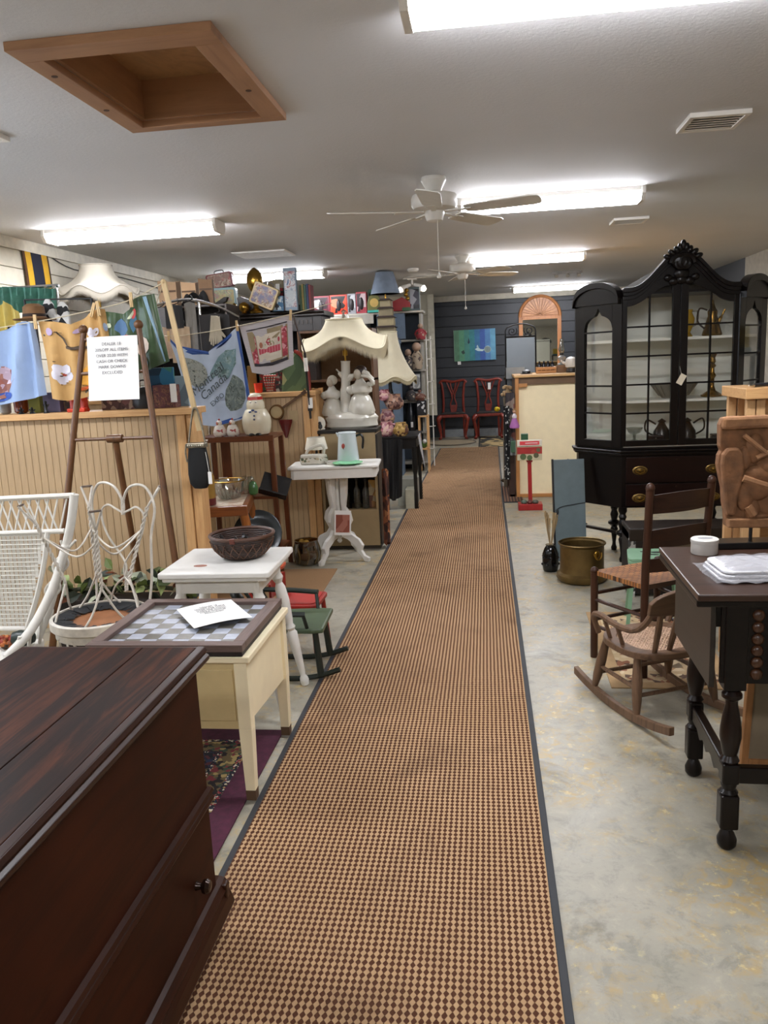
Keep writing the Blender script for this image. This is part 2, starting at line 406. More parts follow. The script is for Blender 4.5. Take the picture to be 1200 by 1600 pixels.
# ------------------------------------------------------------------ fluorescent fixtures
HOUS = M('#e6e2da', .4, var=.03)
def fixture(x0, x1, yf, lab, n):
    t = thing('ceiling_light', lab, 'ceiling light', ((x0 + x1) / 2, yf - .125, ZC), 0, 'wraparound fluorescent fixtures')
    L = (x1 - x0) / 2
    MB().box((-L, -.115, -.03), (L, .115, 0)).build('housing', HOUS, t, .003)
    for s in (-1, 1):
        MB().prism([(-.118, 0), (.118, 0), (.122, -.05), (.085, -.092), (-.085, -.092), (-.122, -.05)], 'x', s * L, s * (L + .028)).build('end_cap', HOUS, t, .002)
    MB().prism([(-.115, -.03), (-.118, -.05), (-.082, -.088), (.082, -.088), (.118, -.05), (.115, -.03)], 'x', -L, L).build('diffuser', GLOW('#f8f9ff', LIGHT_E), t)
    return t
for x0, x1, y, lab in ((-.2, 1.06, 2.79, 'large bright fluorescent ceiling light cut off by the top of the frame'),
        (-.14, 1.09, 6.2, 'bright fluorescent ceiling light behind the near ceiling fan'),
        (-.13, 1.11, 9.65, 'fluorescent ceiling light beside the far ceiling fan'),
        (.5, 1.72, 13.9, 'farthest fluorescent ceiling light above the arched mirror'),
        (-3.32, -1.99, 6.285, 'fluorescent ceiling light above the hanging aprons'),
        (-3.1, -1.88, 9.85, 'fluorescent ceiling light above the dark armoire, half hidden by tins')):
    fixture(x0, x1, y, lab, 0)
for x0 in (-.2, -3.32):
    fixture(x0, x0 + 1.24, -.7, 'assumed fluorescent ceiling light over the aisle behind the camera' if x0 > -1 else 'assumed fluorescent ceiling light behind the camera by the left wall', 0)  # unseen fixtures, assumed to continue both rows behind the camera
fixture(-3.32, -2.08, 2.79, 'assumed fluorescent ceiling light beyond the left edge of the frame', 0)  # unseen fixture, assumed to continue the left row
# vents
def vent(x0, x1, y0, y1, lab, n=6):
    t = thing('ceiling_vent', lab, 'vent', ((x0 + x1) / 2, (y0 + y1) / 2, ZC), 0, 'white ceiling vents')
    a, b = (x1 - x0) / 2, (y1 - y0) / 2
    m = MB(); f = .025
    for p, r in (((-a, -b, -.022), (a, -b + f, 0)), ((-a, b - f, -.022), (a, b, 0)), ((-a, -b + f, -.022), (-a + f, b - f, 0)), ((a - f, -b + f, -.022), (a, b - f, 0))): m.box(p, r)
    m.build('frame', HOUS, t, .002)
    MB().box((-a + f, -b + f, -.003), (a - f, b - f, -.001)).build('duct', M('#4a4a48', .8), t)
    for i in range(n):
        y = -b + f + (i + .5) * (2 * b - 2 * f) / n
        MB().bar((-a + f, y, -.012), (a - f, y, -.012), .003, .022, (0, .7, .7)).build('slat', HOUS, t)
vent(1.0, 1.285, 4.27, 4.56, 'square white ceiling vent in front of the china cabinet')
vent(1.11, 1.40, 7.3, 7.56, 'white ceiling vent behind the near fluorescent light')
t = thing('white_panel', 'plain white panel in the ceiling above the brass trophy', 'panel', (-2.15, 8.08, ZC)); MB().box((-.26, -.22, -.012), (.26, .22, 0)).build('panel', M('#eeeeec', .5), t, .002); MB().box((-.27, -.23, -.006), (.27, .23, 0)).build('frame', HOUS, t, .002)  # bright white patch of the ceiling, built as a plain panel
vent(-2.3, -2.165, 3.6, 3.74, 'small ceiling vent at the left edge, past the attic hatch', 3)
# small ceiling fittings
t = thing('spotlight', 'white twin headed ceiling spotlight glowing above the shelf', 'spotlight', (-.95, 11.2, ZC))
MB().cbox((0, 0, -.02), (.12, .12, .04)).build('mount', HOUS, t, .004); MB().cyl((0, 0, -.02), (0, 0, -.1), .012).build('stem', HOUS, t)
for s in (-1, 1):
    h = MB().tube([(s*.02, 0, -.1), (s*.09, -.01, -.12), (s*.15, -.06, -.16)], [.02, .03, .045], 12).build('lamp_head', HOUS, t)
    MB().ball((s*.155, -.068, -.166), .036).build('bulb', GLOW('#fff2e0', 9 if s > 0 else 1.5), h)
solo(MB().lathe([(.07, 0), (.07, -.02), (.05, -.04), (0, -.045)], 18), 'smoke_detector', HOUS, 'round white smoke detector on the far ceiling', 'detector', (-.85, 10.2, ZC))
t = thing('track_light', 'small dark track light strip near the farthest ceiling light', 'track light', (1.15, 11.6, ZC))
MB().cbox((0, 0, -.02), (.4, .04, .03)).build('rail', M('#8a8680', .4), t)
for x in (-.15, 0, .15): MB().tube([(x, 0, -.03), (x, -.03, -.07)], [.02, .028], 10).build('lamp_head', M('#b5b0a8', .4), t)
# ------------------------------------------------------------------ ceiling fans
FANW = M('#d9d5cc', .4, var=.04)
def fan(x, y, rot, lab, drop=0.0, chain=.33):
    t = thing('ceiling_fan', lab, 'ceiling fan', (x, y, ZC), rot, 'white ceiling fans')
    MB().lathe([(.075, 0), (.078, -.02), (.055, -.06), (.045, -.085)], 24).build('canopy', FANW, t)
    MB().lathe([(.04, -.08), (.06, -.09), (.135, -.105), (.142, -.12), (.142, -.165), (.13, -.185), (.085, -.2), (0, -.2)], 30).build('motor_housing', FANW, t)
    MB().lathe([(.06, -.195), (.062, -.22), (.05, -.255), (.03, -.265), (0, -.268)], 20).build('switch_cup', FANW, t)
    bl = None
    for k in range(5):
        a = 2 * PI * k / 5
        if bl is None:
            m = MB(); m.T = rx(math.radians(-11))
            m.prism([(.2, -.05), (.24, -.062), (.62, -.072), (.66, -.06), (.675, 0), (.66, .06), (.62, .072), (.24, .062), (.2, .05)], 'z', -.003, .004)
            bl = m.build('blade', FANW, t, .002); bl.location = (0, 0, -.205); bl.rotation_euler = (0, 0, a)
            ar = MB().bar((.07, 0, .0), (.23, 0, -.004), .03, .008).box((.2, -.035, -.008), (.25, .035, -.002)).build('blade_iron', FANW, bl)
        else:
            b = inst(bl, t, (0, 0, -.205), (0, 0, a)); inst(ar, b)
    ch = MB().tube([(.03, -.03, -.25), (.03, -.03, -.26 - chain)], .0022, 5).build('pull_chain', FANW, t)
    MB().lathe([(.003, .03), (.006, .02), (.014, .006), (.012, -.005), (0, -.01)], 10, (.03, -.03, -.27 - chain)).build('pull_knob', FANW, ch)
fan(-.29, 5.24, math.radians(-18), 'near white five blade ceiling fan with a pull chain')
fan(-.22, 9.13, math.radians(100), 'farther white ceiling fan hanging beyond the near one', 0, .3)

# ------------------------------------------------------------------ carpet runners
q = NT('runner_pile'); v = q.coord()
sp = q.n('ShaderNodeSeparateXYZ'); q.l(v, sp.inputs[0])
PX, PY = .0168, .021
wn_ = q.math('SUBTRACT', q.noise(v, 45, 2), .5); wm_ = q.math('SUBTRACT', q.noise(v, 5, 2), .5)
u = q.math('ADD', q.math('MULTIPLY', sp.outputs[0], 2 * PI / PX), q.math('ADD', q.math('MULTIPLY', wn_, 1.6), q.math('MULTIPLY', wm_, 1.5)))
w_ = q.math('ADD', q.math('MULTIPLY', sp.outputs[1], 2 * PI / PY), q.math('MULTIPLY', wn_, 1.2))
d = q.math('ADD', q.math('MULTIPLY', q.math('ADD', q.math('SINE', u), q.math('MULTIPLY', q.math('SINE', w_), .85)), .25), .5)
msk = q.ramp(d, [(.44, (0, 0, 0, 1)), (.54, (1, 1, 1, 1))])
g = q.noise(v, 1.1, 4, .6); h = q.noise(v, 120, 3, .7)
tan = q.mix(q.ramp(g, [(.3, (0, 0, 0, 1)), (.75, (1, 1, 1, 1))]), '#b5946f', '#cdab86'); brn = q.mix(h, '#46291e', '#60402f')
soil = q.ramp(q.noise(v, 2.4, 5, .65, .6), [(.52, (0, 0, 0, 1)), (.72, (.45, .45, .45, 1))])
q.col(q.mix(soil, q.mix(msk, brn, q.mix(q.math('MULTIPLY', h, .5), tan, '#9c7a58')), '#4a3528'))
q.bump(q.math('ADD', msk, q.math('MULTIPLY', h, .4)), .7, .003); RUN = fin(q, .95, 0, .1)
EDGE = M('#2d2f33', .7)
def runner(x0, x1, y0, y1, lab, rot, z=.0, name='carpet_runner'):
    t = thing(name, lab, 'carpet', ((x0 + x1) / 2, (y0 + y1) / 2, z), rot)
    a, b = (x1 - x0) / 2, (y1 - y0) / 2
    MB().box((-a + .022, -b, 0), (a - .022, b, .011)).build('pile', RUN, t)
    for s in (-1, 1): MB().box((s * a - .022 if s > 0 else -a, -b, 0), (a if s > 0 else -a + .022, b, .008)).build('edge_binding', EDGE, t, .002)
    return t
runner(-.798, .166, -2.0, 7.95, 'long tan and brown dotted carpet runner down the aisle', 0)
runner(-.775, .185, 7.95, 13.05, 'second tan and brown runner continuing to the far wall', math.radians(-.45))
t = thing('floor_mat', 'striped brown mat beside the runner under the booth rack', 'mat', (.26, 8.5, 0))
MB().box((-.1, -.5, 0), (.1, .5, .008)).build('pile', STRIPE('#7d5b45', '#3c2a22', .03, 'x', .5, .9), t, .002); MB().box((-.1, -.52, 0), (.1, -.5, .009)).build('edge_binding', EDGE, t)

# ------------------------------------------------------------------ rugs
def rug(name, lab, x0, x1, y0, y1, rings, rot=0, z=.0, th=.006, fr=None):
    t = thing(name, lab, 'rug', ((x0 + x1) / 2, (y0 + y1) / 2, z), rot)
    a, b = (x1 - x0) / 2, (y1 - y0) / 2
    for i, (ins, mt, nm) in enumerate(rings):
        MB().box((-a + ins, -b + ins, .0), (a - ins, b - ins, th + .0006 * i)).build(nm, mt, t)
    if fr:
        m = MB()
        for k in range(int(2 * a / .012)):
            for s in (-1, 1): m.box((-a + k * .012, s * b - (.03 if s < 0 else 0), 0), (-a + k * .012 + .007, s * b + (.03 if s > 0 else 0), .003))
        m.build('fringe', fr, t)
    return t
PMAR = M('#46182e', .95, var=.25, scale=40, bump=.4, bscale=300)
rug('persian_rug', 'dark oriental rug with a purple border under the checkerboard table', -1.9, -.835, .9, 2.93,
    [(0, PMAR, 'border'), (.095, PRINT('#1b1c26', ['#cfc6b0', '#8f2f38', '#2b3550', '#a08a5a'], 120, .45, .95), 'guard_stripe'), (.115, PRINT('#6b5a3a', ['#a8925c', '#231c1c', '#7a2f35', '#3c4a3a'], 60, .6, .95), 'band'), (.19, PRINT('#1b1c26', ['#cfc6b0', '#8f2f38', '#2b3550'], 120, .4, .95), 'inner_stripe'), (.205, PRINT('#15161f', ['#2b3350', '#5a2a30', '#6a5a3c', '#20263a'], 45, .55, .95), 'field')], th=.007)
rug('door_mat', 'plain tan carpet mat in front of the pedestal table', -2.1, -1.07, 4.65, 5.46, [(0, M('#94724f', .95, var=.15, scale=200, bump=.5, bscale=250), 'pile')], math.radians(1))
rug('area_rug', 'faded beige patterned rug under the rocking chair', .53, 1.07, 3.38, 4.44, [(0, M('#a88a63', .95, bump=.3, bscale=200), 'border'), (.06, PRINT('#bfa681', ['#8a5a40', '#5c4638', '#c9b592'], 40, .5, .95), 'band'), (.16, M('#b39a76', .95), 'inner_stripe'), (.19, PRINT('#bda888', ['#93714f', '#7b6a55', '#c8b79a'], 26, .5, .95), 'field')], math.radians(-1), th=.005)
m = MB(); m.T = Matrix.Diagonal((1, 1, 1, 1)); m.lathe([(.0, .0), (.42, 0), (.42, .01), (0, .01)], 40, (0, 0, 0), 1, 1.1)
t = thing('oval_rug', 'oval beige rug in front of the two red chairs', 'rug', (-.6, 13.93, 0)); m.build('pile', M('#8e8068', .95, var=.15, scale=60), t)
MB().tube([(.42 * math.cos(2*PI*i/40), .462 * math.sin(2*PI*i/40), .008) for i in range(40)], .012, 6, True).build('edge_binding', M('#5c5348', .9), t)
rug('door_mat', 'dark mat with tan block pattern by the far wall', -.13, .42, 13.1, 14.85, [(0, M('#26241f', .95), 'border'), (.03, PRINT('#2a2822', ['#b59d6e', '#a38b5e', '#26241f'], 9, .75, .95), 'field')])

# ------------------------------------------------------------------ blanket chest, left foreground
q = NT('chest_top_wood'); v = q.coord((12, 1, 12)); f = q.noise(v, 2.2, 7, .62, .8); g = q.noise(q.coord(), 2.6, 5, .6, 1.0); h = q.noise(q.coord((60, 3, 60)), 3, 3)
c = q.ramp(f, [(.25, '#150a06'), (.45, '#26120a'), (.6, '#512813'), (.8, '#1c0d07')])
q.col(q.mix(q.ramp(g, [(.42, (0, 0, 0, 1)), (.68, (.6, .6, .6, 1))]), c, '#170d09')); q.bump(h, .06, .001); CH_TOP = fin(q, .45, 0, .1)
q = NT('chest_side_wood'); v = q.coord((12, 1, 12)); f = q.noise(v, 1.6, 6, .6, 1.0); g = q.noise(q.coord(), 2.2, 4, .6, .6)
c = q.ramp(f, [(.25, '#2a1007'), (.5, '#3c190b'), (.75, '#210d06')])
q.col(q.mix(q.ramp(g, [(.4, (0, 0, 0, 1)), (.7, (.5, .5, .5, 1))]), c, '#180a05')); CH_SIDE = fin(q, .5, 0, .1)
CH_M = WOOD('#1a0b06', '#341709', .35, 'y', 4, .04, 14, .3)
t = thing('blanket_chest', 'dark reddish wooden blanket chest in the left foreground', 'chest', (-.935, 1.05, .009))
# local: x from -.235 (wall side) to .235 (aisle side), y from -.73 to .73
MB().box((-.225, -.715, .10), (.225, .715, .735)).build('body', CH_SIDE, t, .003)
MB().box((-.235, -.735, .745), (.085, .735, .775)).build('lid_board', CH_TOP, t, .0015, 'worn red brown lid board')
MB().box((.0875, -.735, .745), (.222, .735, .775)).build('lid_board', CH_TOP, t, .0015, 'worn red brown lid board')
m = MB().prism([(.2, .738), (.246, .738), (.25, .744), (.25, .752), (.242, .758), (.246, .764), (.24, .774), (.223, .775), (.223, .745), (.2, .745)], 'y', -.745, .745)
m.build('lid_moulding', CH_M, t, .0015)
MB().box((-.24, .735, .745), (.24, .747, .773)).build('lid_moulding', CH_M, t, .003)
m = MB().prism([(.224, .375), (.236, .378), (.24, .386), (.236, .394), (.232, .398), (.24, .404), (.236, .412), (.224, .415)], 'y', -.72, .72); m.build('waist_moulding', CH_M, t)
d = MB().box((.222, -.715, .15), (.2275, .66, .372)).build('drawer_front', CH_SIDE, t, .002)
for y in (.585, -.45):
    k = MB(); k.T = tr(.2275, y, .232) @ ry(PI / 2); k.lathe([(.011, 0), (.009, .006), (.007, .012), (.016, .018), (.018, .026), (.013, .034), (0, .036)], 16)
    k.build('knob', M('#2a1a12', .2, .5), d)
m = MB().prism([(.2, .06), (.252, .06), (.258, .075), (.25, .1), (.242, .112), (.248, .125), (.236, .14), (.222, .145), (.2, .145)], 'y', -.75, .75); m.build('base_moulding', CH_M, t, .001)
MB().box((-.23, .715, .06), (.25, .745, .14)).build('base_moulding', CH_M, t, .006)
for sx in (-1, 1):
    for sy in (-1, 1):
        o = MB().prism([(0, .0), (.055, 0), (.07, .03), (.06, .062), (0, .062)], 'x', sx * .2 - .02, sx * .2 + .02).build('foot', M('#1e0e08', .4), t, .003)
        o.location = (0, sy * .67 - .03, 0)

# ------------------------------------------------------------------ checkerboard sewing cabinet
CRP = M('#f8eac6', .38, var=.08, scale=5); CRP_SHADED = M('#cdb888', .4, var=.14, scale=5); BRD = WOOD('#4a3a35', '#6f5c55', .55, 'x', 8, .1); BRDY = WOOD('#4a3a35', '#6f5c55', .55, 'y', 8, .1)  # darker cream for front and back: their shade is put into the colour
t = thing('sewing_cabinet', 'cream painted sewing cabinet with a checkerboard top', 'table', (-1.06, 2.64, 0))
X0, X1, Y0, Y1 = -.262, .27, -.25, .27
for sx, sy in ((X1, Y0), (X1, Y1), (X0, Y0), (X0, Y1)):
    x = sx - .022 if sx > 0 else sx + .022; y = sy + .022 if sy < 0 else sy - .022; z0 = .012 if sx > 0 else .009
    l = MB().bar((x, y, .52), (x, y, .27), .044, .044).bar((x, y, .27), (x, y, z0 + .035), .044, .044, w1=.034, h1=.034).build('leg', CRP, t, .002)
    MB().bar((x, y, z0 + .036), (x, y, z0), .0345, .0345, w1=.033, h1=.033).build('worn_foot', M('#5b4430', .7), l)
MB().prism([(Y0 + .04, .52), (Y1 - .04, .52), (Y1 - .04, .25), (Y0 + .05, .285), (Y0 + .04, .3)], 'x', X1 - .035, X1 - .012).build('side_panel', CRP, t, .001)
MB().prism([(Y0 + .04, .52), (Y1 - .04, .52), (Y1 - .04, .27), (Y0 + .04, .27)], 'x', X0 + .012, X0 + .035).build('side_panel', CRP, t, .001)
MB().box((X0 + .04, Y0 + .006, .27), (X1 - .04, Y0 + .03, .52)).build('front_panel', CRP_SHADED, t, .001)
MB().box((X0 + .1, Y0 + .001, .3), (X1 - .05, Y0 + .008, .48)).build('door', CRP_SHADED, t, .002)
MB().box((X0 + .04, Y1 - .03, .27), (X1 - .04, Y1 - .006, .52)).build('back_panel', CRP_SHADED, t, .001)
m = MB().box((X0 - .01, Y0 - .008, .505), (X1 + .012, Y1 + .005, .528)); m.build('cream_top', CRP, t, .004)
cb = MB().box((X0 - .01, Y0 - .01, .53), (X1 - .008, Y1 - .015, .55)).build('board_base', M('#241c1a', .6), t, .002)
bx0, bx1, by0, by1 = X0 - .012, X1 - .006, Y0 - .012, Y1 - .012; f = .042
MB().box((bx0, by0, .545), (bx1, by0 + f, .57)).build('frame_board', BRD, t, .002); MB().box((bx0, by1 - f, .545), (bx1, by1, .57)).build('frame_board', BRD, t, .002)
MB().box((bx0, by0 + f, .545), (bx0 + f, by1 - f, .57)).build('frame_board', BRDY, t, .002); MB().box((bx1 - f, by0 + f, .545), (bx1, by1 - f, .57)).build('frame_board', BRDY, t, .002)
sw = (bx1 - bx0 - 2 * f) / 8; sh = (by1 - by0 - 2 * f) / 8
SQ = [MB().box((-sw/2 + .0006, -sh/2 + .0006, 0), (sw/2 - .0006, sh/2 - .0006, .006)).build('square', mt, cb) for mt in (M('#a2a7b3', .25, var=.08), M('#5e5b54', .3, var=.15))]
for i in range(8):
    for j in range(8):
        s = SQ[(i + j) % 2]; loc = (bx0 + f + (i + .5) * sw, by0 + f + (j + .5) * sh, .55)
        if (i, j) == (0, 0) or (i, j) == (1, 0): s.location = loc
        else: inst(s, cb, loc)
TXT = 'DEALER 18\n20%OFF ALL ITEMS\nOVER 20.00 WITH\nCASH OR CHECK\nMARK DOWNS\nEXCLUDED'
def paper(w, h, bow=.004, n=10): return MB().grid(lambda u, v: ((u - .5) * w, (v - .5) * h, bow * math.sin(PI * u) + .6 * bow * v * v), n, 6, (0, 0, .0008))
t = thing('paper_sign', 'white paper notice lying on the checkerboard', 'sign', (-1.0, 2.70, .5715), math.radians(35))
paper(.21, .25, .006).build('sheet', PAPER, t); text(TXT, .014, INK, t, (.0, .03, .0105), (0, 0, 0), ext=.0002, spacing=1.15)

# ------------------------------------------------------------------ square white table with turned legs
TW = M('#e4e2dc', .35, var=.04)
t = thing('side_table', 'square white side table with splayed turned legs', 'table', (-1.095, 3.19, 0), math.radians(1))
MB().prism(rrect(.46, .445, .012), 'z', .628, .652).build('table_top', TW, t, .005)
MB().prism(rrect(.435, .42, .01), 'z', .612, .628).build('top_moulding', TW, t, .004)
m = MB()
for a, b in (((-.175, -.175), (.175, -.16)), ((-.175, .16), (.175, .175)), ((-.175, -.16), (-.16, .16)), ((.16, -.16), (.175, .16))): m.box((*a, .555), (*b, .612))
m.build('apron', TW, t, .002)
prof = [(.017, 0), (.021, .02), (.019, .035), (.012, .05), (.014, .07), (.022, .2), (.024, .27), (.016, .285), (.023, .3), (.016, .315), (.02, .34), (.027, .43), (.024, .5), (.015, .525), (.026, .55), (.02, .57), (.024, .6), (.024, .65)]
for sx in (-1, 1):
    for sy in (-1, 1):
        m = MB(); foot = Vector((sx * .25, sy * .205, .0)); top = Vector((sx * .15, sy * .15, .618)); d = (top - foot)
        R = Vector((0, 0, 1)).rotation_difference(d.normalized()).to_matrix().to_4x4(); m.T = tr(*foot) @ R; m.lathe([(r, z * d.length / .65 + .004) for r, z in prof], 14); m.build('leg', TW, t)
m = MB(); m.lathe([(.0, 0), (.022, 0), (.022, .001), (0, .001)], 16, (-.09, -.1, .6522), 1.3, .8); m.build('price_sticker', M('#9c6a58', .7), t, 0, 'small round brownish price sticker')
# wicker bowl
q = NT('dark_wicker'); v = q.coord(); br = q.n('ShaderNodeTexWave'); br.bands_direction = 'Z'; br.inputs['Scale'].default_value = 40; br.inputs['Distortion'].default_value = 3; q.l(v, br.inputs[0])
q.col(q.ramp(br.outputs[1], [(.2, '#150b07'), (.7, '#3d2418')])); q.bump(br.outputs[1], .6, .004); WIK = fin(q, .5)
t = thing('basket', 'round dark brown woven bowl on the square white table', 'basket', (-1.045, 3.24, .652))
MB().shell([(.075, .002), (.085, .004), (.115, .035), (.132, .075), (.136, .095)], 32, (0, 0, 0), .008).build('woven_bowl', WIK, t)
MB().tube([(.135 * math.cos(2*PI*i/40), .135 * math.sin(2*PI*i/40), .1) for i in range(40)], .0075, 8, True).build('rim', M('#4a2c1c', .45), t)
MB().tube([(.08 * math.cos(2*PI*i/32), .08 * math.sin(2*PI*i/32), .007) for i in range(32)], .006, 6, True).build('foot_ring', M('#241510', .5), t)
for s in (1, -1):
    m = MB()
    for k in range(20):
        a0 = 2 * PI * k / 20; m.tube([((r + .003) * math.cos(a0 + s * j * .09), (r + .003) * math.sin(a0 + s * j * .09), z) for j, (r, z) in enumerate([(.088, .01), (.1, .022), (.117, .04), (.126, .058), (.133, .078)])], .0022, 5)
    m.build('lattice_strand', M('#5a3c2a', .5), t)
MB().box((-.012, -.142, .085), (.012, -.128, .108)).build('binding', M('#5c2b1f', .5), t, .003)
random.seed(3); m = MB()
for k in range(16):
    a = random.random() * 6.28; r = random.random() * .09; m.tube([(r*math.cos(a), r*math.sin(a), .05), (r*math.cos(a)+.05*math.cos(a*3), r*math.sin(a)+.05*math.sin(a*3), .07+.02*random.random())], .006, 5)
m.build('dark_trinkets', M('#14100f', .3), t, kind='stuff')
# ------------------------------------------------------------------ wire parlour chair and upturned stool
WIRE = M('#c9c2b6', .45, .1, .15, 30); WIRE_D = M('#6f6259', .5, .2, .3, 40)
def twist(p0, p1, r=.0042, R=.0045, turns=5, n=28):
    p0 = Vector(p0); p1 = Vector(p1); d = (p1 - p0).normalized(); a = d.orthogonal().normalized(); b = d.cross(a); out = []
    for s in (0, PI):
        out.append([p0.lerp(p1, i / n) + (a * math.cos(turns * 2 * PI * i / n + s) + b * math.sin(turns * 2 * PI * i / n + s)) * R for i in range(n + 1)])
    return out
def ring(c, r, n=28, sy=1): return [(c[0] + r * math.cos(2*PI*i/n), c[1] + sy * r * math.sin(2*PI*i/n), c[2]) for i in range(n)]
t = thing('parlour_chair', 'white twisted wire parlour chair with a heart shaped back', 'chair', (-1.555, 2.92, 0), math.radians(-25))
MB().lathe([(.165, .43), (.175, .432), (.175, .462), (.165, .465)], 32).build('seat_band', WIRE, t)
MB().lathe([(0, .452), (.168, .452), (.168, .462), (0, .462)], 28).build('seat', M('#d8d2c6', .6), t)
for k in range(4):
    a = PI / 4 + k * PI / 2; c, s = math.cos(a), math.sin(a); q0 = (.2 * c, .2 * s, 0)
    l = MB()
    for pts in twist((.135 * c, .135 * s, .33), (.165 * c, .165 * s, .12)): l.tube(pts, .0045, 6)
    for e in (-.55, .55): l.tube(spline([(.175 * math.cos(a + e), .175 * math.sin(a + e), .445), (.16 * math.cos(a + e * .7), .16 * math.sin(a + e * .7), .38), (.135 * c, .135 * s, .33)], 6), .0045, 6)
    l.tube([(.165 * c, .165 * s, .12), (.2 * c, .2 * s, .012)], .006, 6); l.ball((.2 * c, .2 * s, .01), .012, 8, 6)
    l.build('leg', WIRE, t)
MB().tube(ring((0, 0, .2), .15), .004, 6, True).build('stretcher_ring', WIRE, t)
bk = MB(); S_ = lambda s: [(s * .15, .1, .45), (s * .17, .13, .62), (s * .17, .15, .80), (s * .19, .165, .92), (s * .14, .17, 1.0), (s * .05, .17, .995), (0, .17, .93), (0, .165, .88)]
for s in (-1, 1): bk.tube(spline(S_(s), 6), .0055, 7)
bk.build('back_loop', WIRE, t)
hm = MB()
for s in (-1, 1):
    hm.tube(spline([(0, .165, .885), (s * .04, .165, .90), (s * .09, .163, .915), (s * .13, .16, .88), (s * .10, .155, .79), (0, .15, .68), (0, .14, .62)], 6), .0045, 6)
    hm.tube(spline([(0, .14, .62), (s * .06, .13, .57), (s * .1, .12, .46)], 5), .0045, 6)
hm.build('heart_scroll', WIRE, t)
for pts in twist((0, .165, .88), (0, .17, .94)) + twist((0, .14, .56), (0, .15, .64)): bk = MB().tube(pts, .0045, 6).build('twist', WIRE, t)
t = thing('wire_stool', 'upturned white wire stool with torn black seat lining', 'stool', (-1.555, 2.92, .466), math.radians(12))
MB().lathe([(.188, .0), (.192, .004), (.192, .036), (.188, .04), (.178, .04), (.178, 0)], 36).build('seat_band', WIRE, t)
MB().lathe([(0, 0), (.178, 0), (.178, .016), (0, .016)], 28).build('seat_board', M('#8c5a36', .6, bump=.2), t, 0, 'bare orange brown seat board')
random.seed(11); m = MB()
for k in range(44):
    a = 2 * PI * k / 44; m.add([(.177 * math.cos(a), .177 * math.sin(a), .034), (.177 * math.cos(a + .16), .177 * math.sin(a + .16), .034), ((.115 - .02 * random.random()) * math.cos(a + .13), (.115 - .02 * random.random()) * math.sin(a + .13), .019 + .006 * random.random()), ((.12 - .02 * random.random()) * math.cos(a), (.12 - .02 * random.random()) * math.sin(a), .019 + .006 * random.random())], [(0, 1, 2, 3)])
m.build('torn_lining', M('#15171a', .8), t)
for k in range(14):
    a = 2 * PI * k / 14; 
    if k == 0: tk = MB().ball((0, 0, 0), .006, 8, 6).build('tack', M('#17181a', .4, .5), t); tk.location = (.14 * math.cos(a), .14 * math.sin(a), .024)
    else: inst(tk, t, (.14 * math.cos(a), .14 * math.sin(a), .024))
tops = [(-.265, .03, .49), (-.05, .19, .53), (.075, -.18, .485), (.27, .06, .53)]
for i, (x, y, z) in enumerate(tops):
    a = math.atan2(y, x); c, s = math.cos(a), math.sin(a); l = MB()
    b0 = (.125 * c, .125 * s, .17); b1 = (x * .8, y * .8, z - .08)
    for pts in twist(b0, b1, turns=6): l.tube(pts, .0045, 6)
    for e in (-.5, .5): l.tube(spline([(.17 * math.cos(a + e), .17 * math.sin(a + e), .03), (.15 * math.cos(a + e * .6), .15 * math.sin(a + e * .6), .08), b0], 6), .0045, 6)
    dx, dy = -s * .022, c * .022
    l.tube([b1, (x + dx, y + dy, z)], .0045, 6); l.tube([b1, (x - dx, y - dy, z)], .0045, 6)
    leg = l.build('leg', WIRE, t); MB().tube([(x + dx, y + dy, z), (x - dx, y - dy, z)], .0045, 6).build('foot_bar', WIRE_D, leg)
def leg_at(x, y, z, h):
    a = math.atan2(y, x); p0 = Vector((.125 * math.cos(a), .125 * math.sin(a), .17)); p1 = Vector((x * .8, y * .8, z - .08)); return p0.lerp(p1, (h - p0.z) / (p1.z - p0.z))
rg = MB(); R_ = [leg_at(x, y, z, .36) for x, y, z in tops]
order = [0, 2, 3, 1]
for i in range(4):
    a, b = R_[order[i]], R_[order[(i + 1) % 4]]; mid = (a + b) / 2 * .8; rg.tube(spline([a, mid, b], 8), .004, 6)
rg.build('brace_ring', WIRE, t)

# ------------------------------------------------------------------ white wicker settee
WK = M('#d9d6ce', .55, var=.06, bump=.3, bscale=220)
t = thing('wicker_settee', 'white wicker settee with a caned back, cut by the left edge', 'settee', (-1.97, 3.2, 0), 0)
o = MB().prism(rrect(1.0, .42, .05), 'z', .265, .30).build('seat', WK, t, .006); o.location = (-.5, -.2, 0)
for x, y in ((-.06, -.36), (-.06, -.04), (-.95, -.36), (-.95, -.04)): MB().tube([(x, y, .27), (x * 1.02, y * 1.05, 0)], [.018, .014], 10).build('leg', WK, t)
MB().tube(spline([(-.05, 0, .29), (.02, .0, .42), (.1, .01, .62), (.165, .015, .8), (.2, .02, .945)], 6), .019, 10).build('back_post', WK, t)
MB().tube([(-1.0, .02, .915), (.2, .02, .94)], .012, 8).build('back_rail', WK, t); MB().tube([(-1.0, .012, .765), (.14, .012, .785)], .011, 8).build('back_rail', WK, t); MB().tube([(-1.0, .0, .345), (-.03, .0, .345)], .011, 8).build('back_rail', WK, t)
MB().tube(spline([(-.09, 0, .345), (-.02, 0, .5), (.03, .005, .65), (.06, .01, .78)], 5), .012, 8).build('back_rail', WK, t)
m = MB()
for k in range(27):
    x = -.98 + k * .042
    for s in (-1, 1): m.tube([(x, .013, .772), (x + s * .05, .019, .925)], .0042, 5)
m.build('lattice_band', WK, t)
m = MB()
for k in range(26):
    x0 = -.46 + k * .0205; zb = .345 if x0 < -.09 else .345 + (x0 + .09) / .345
    if zb < .76: m.bar((x0, .001, zb), (x0 + .003, .011, .775), .0162, .002, (0, 1, 0))
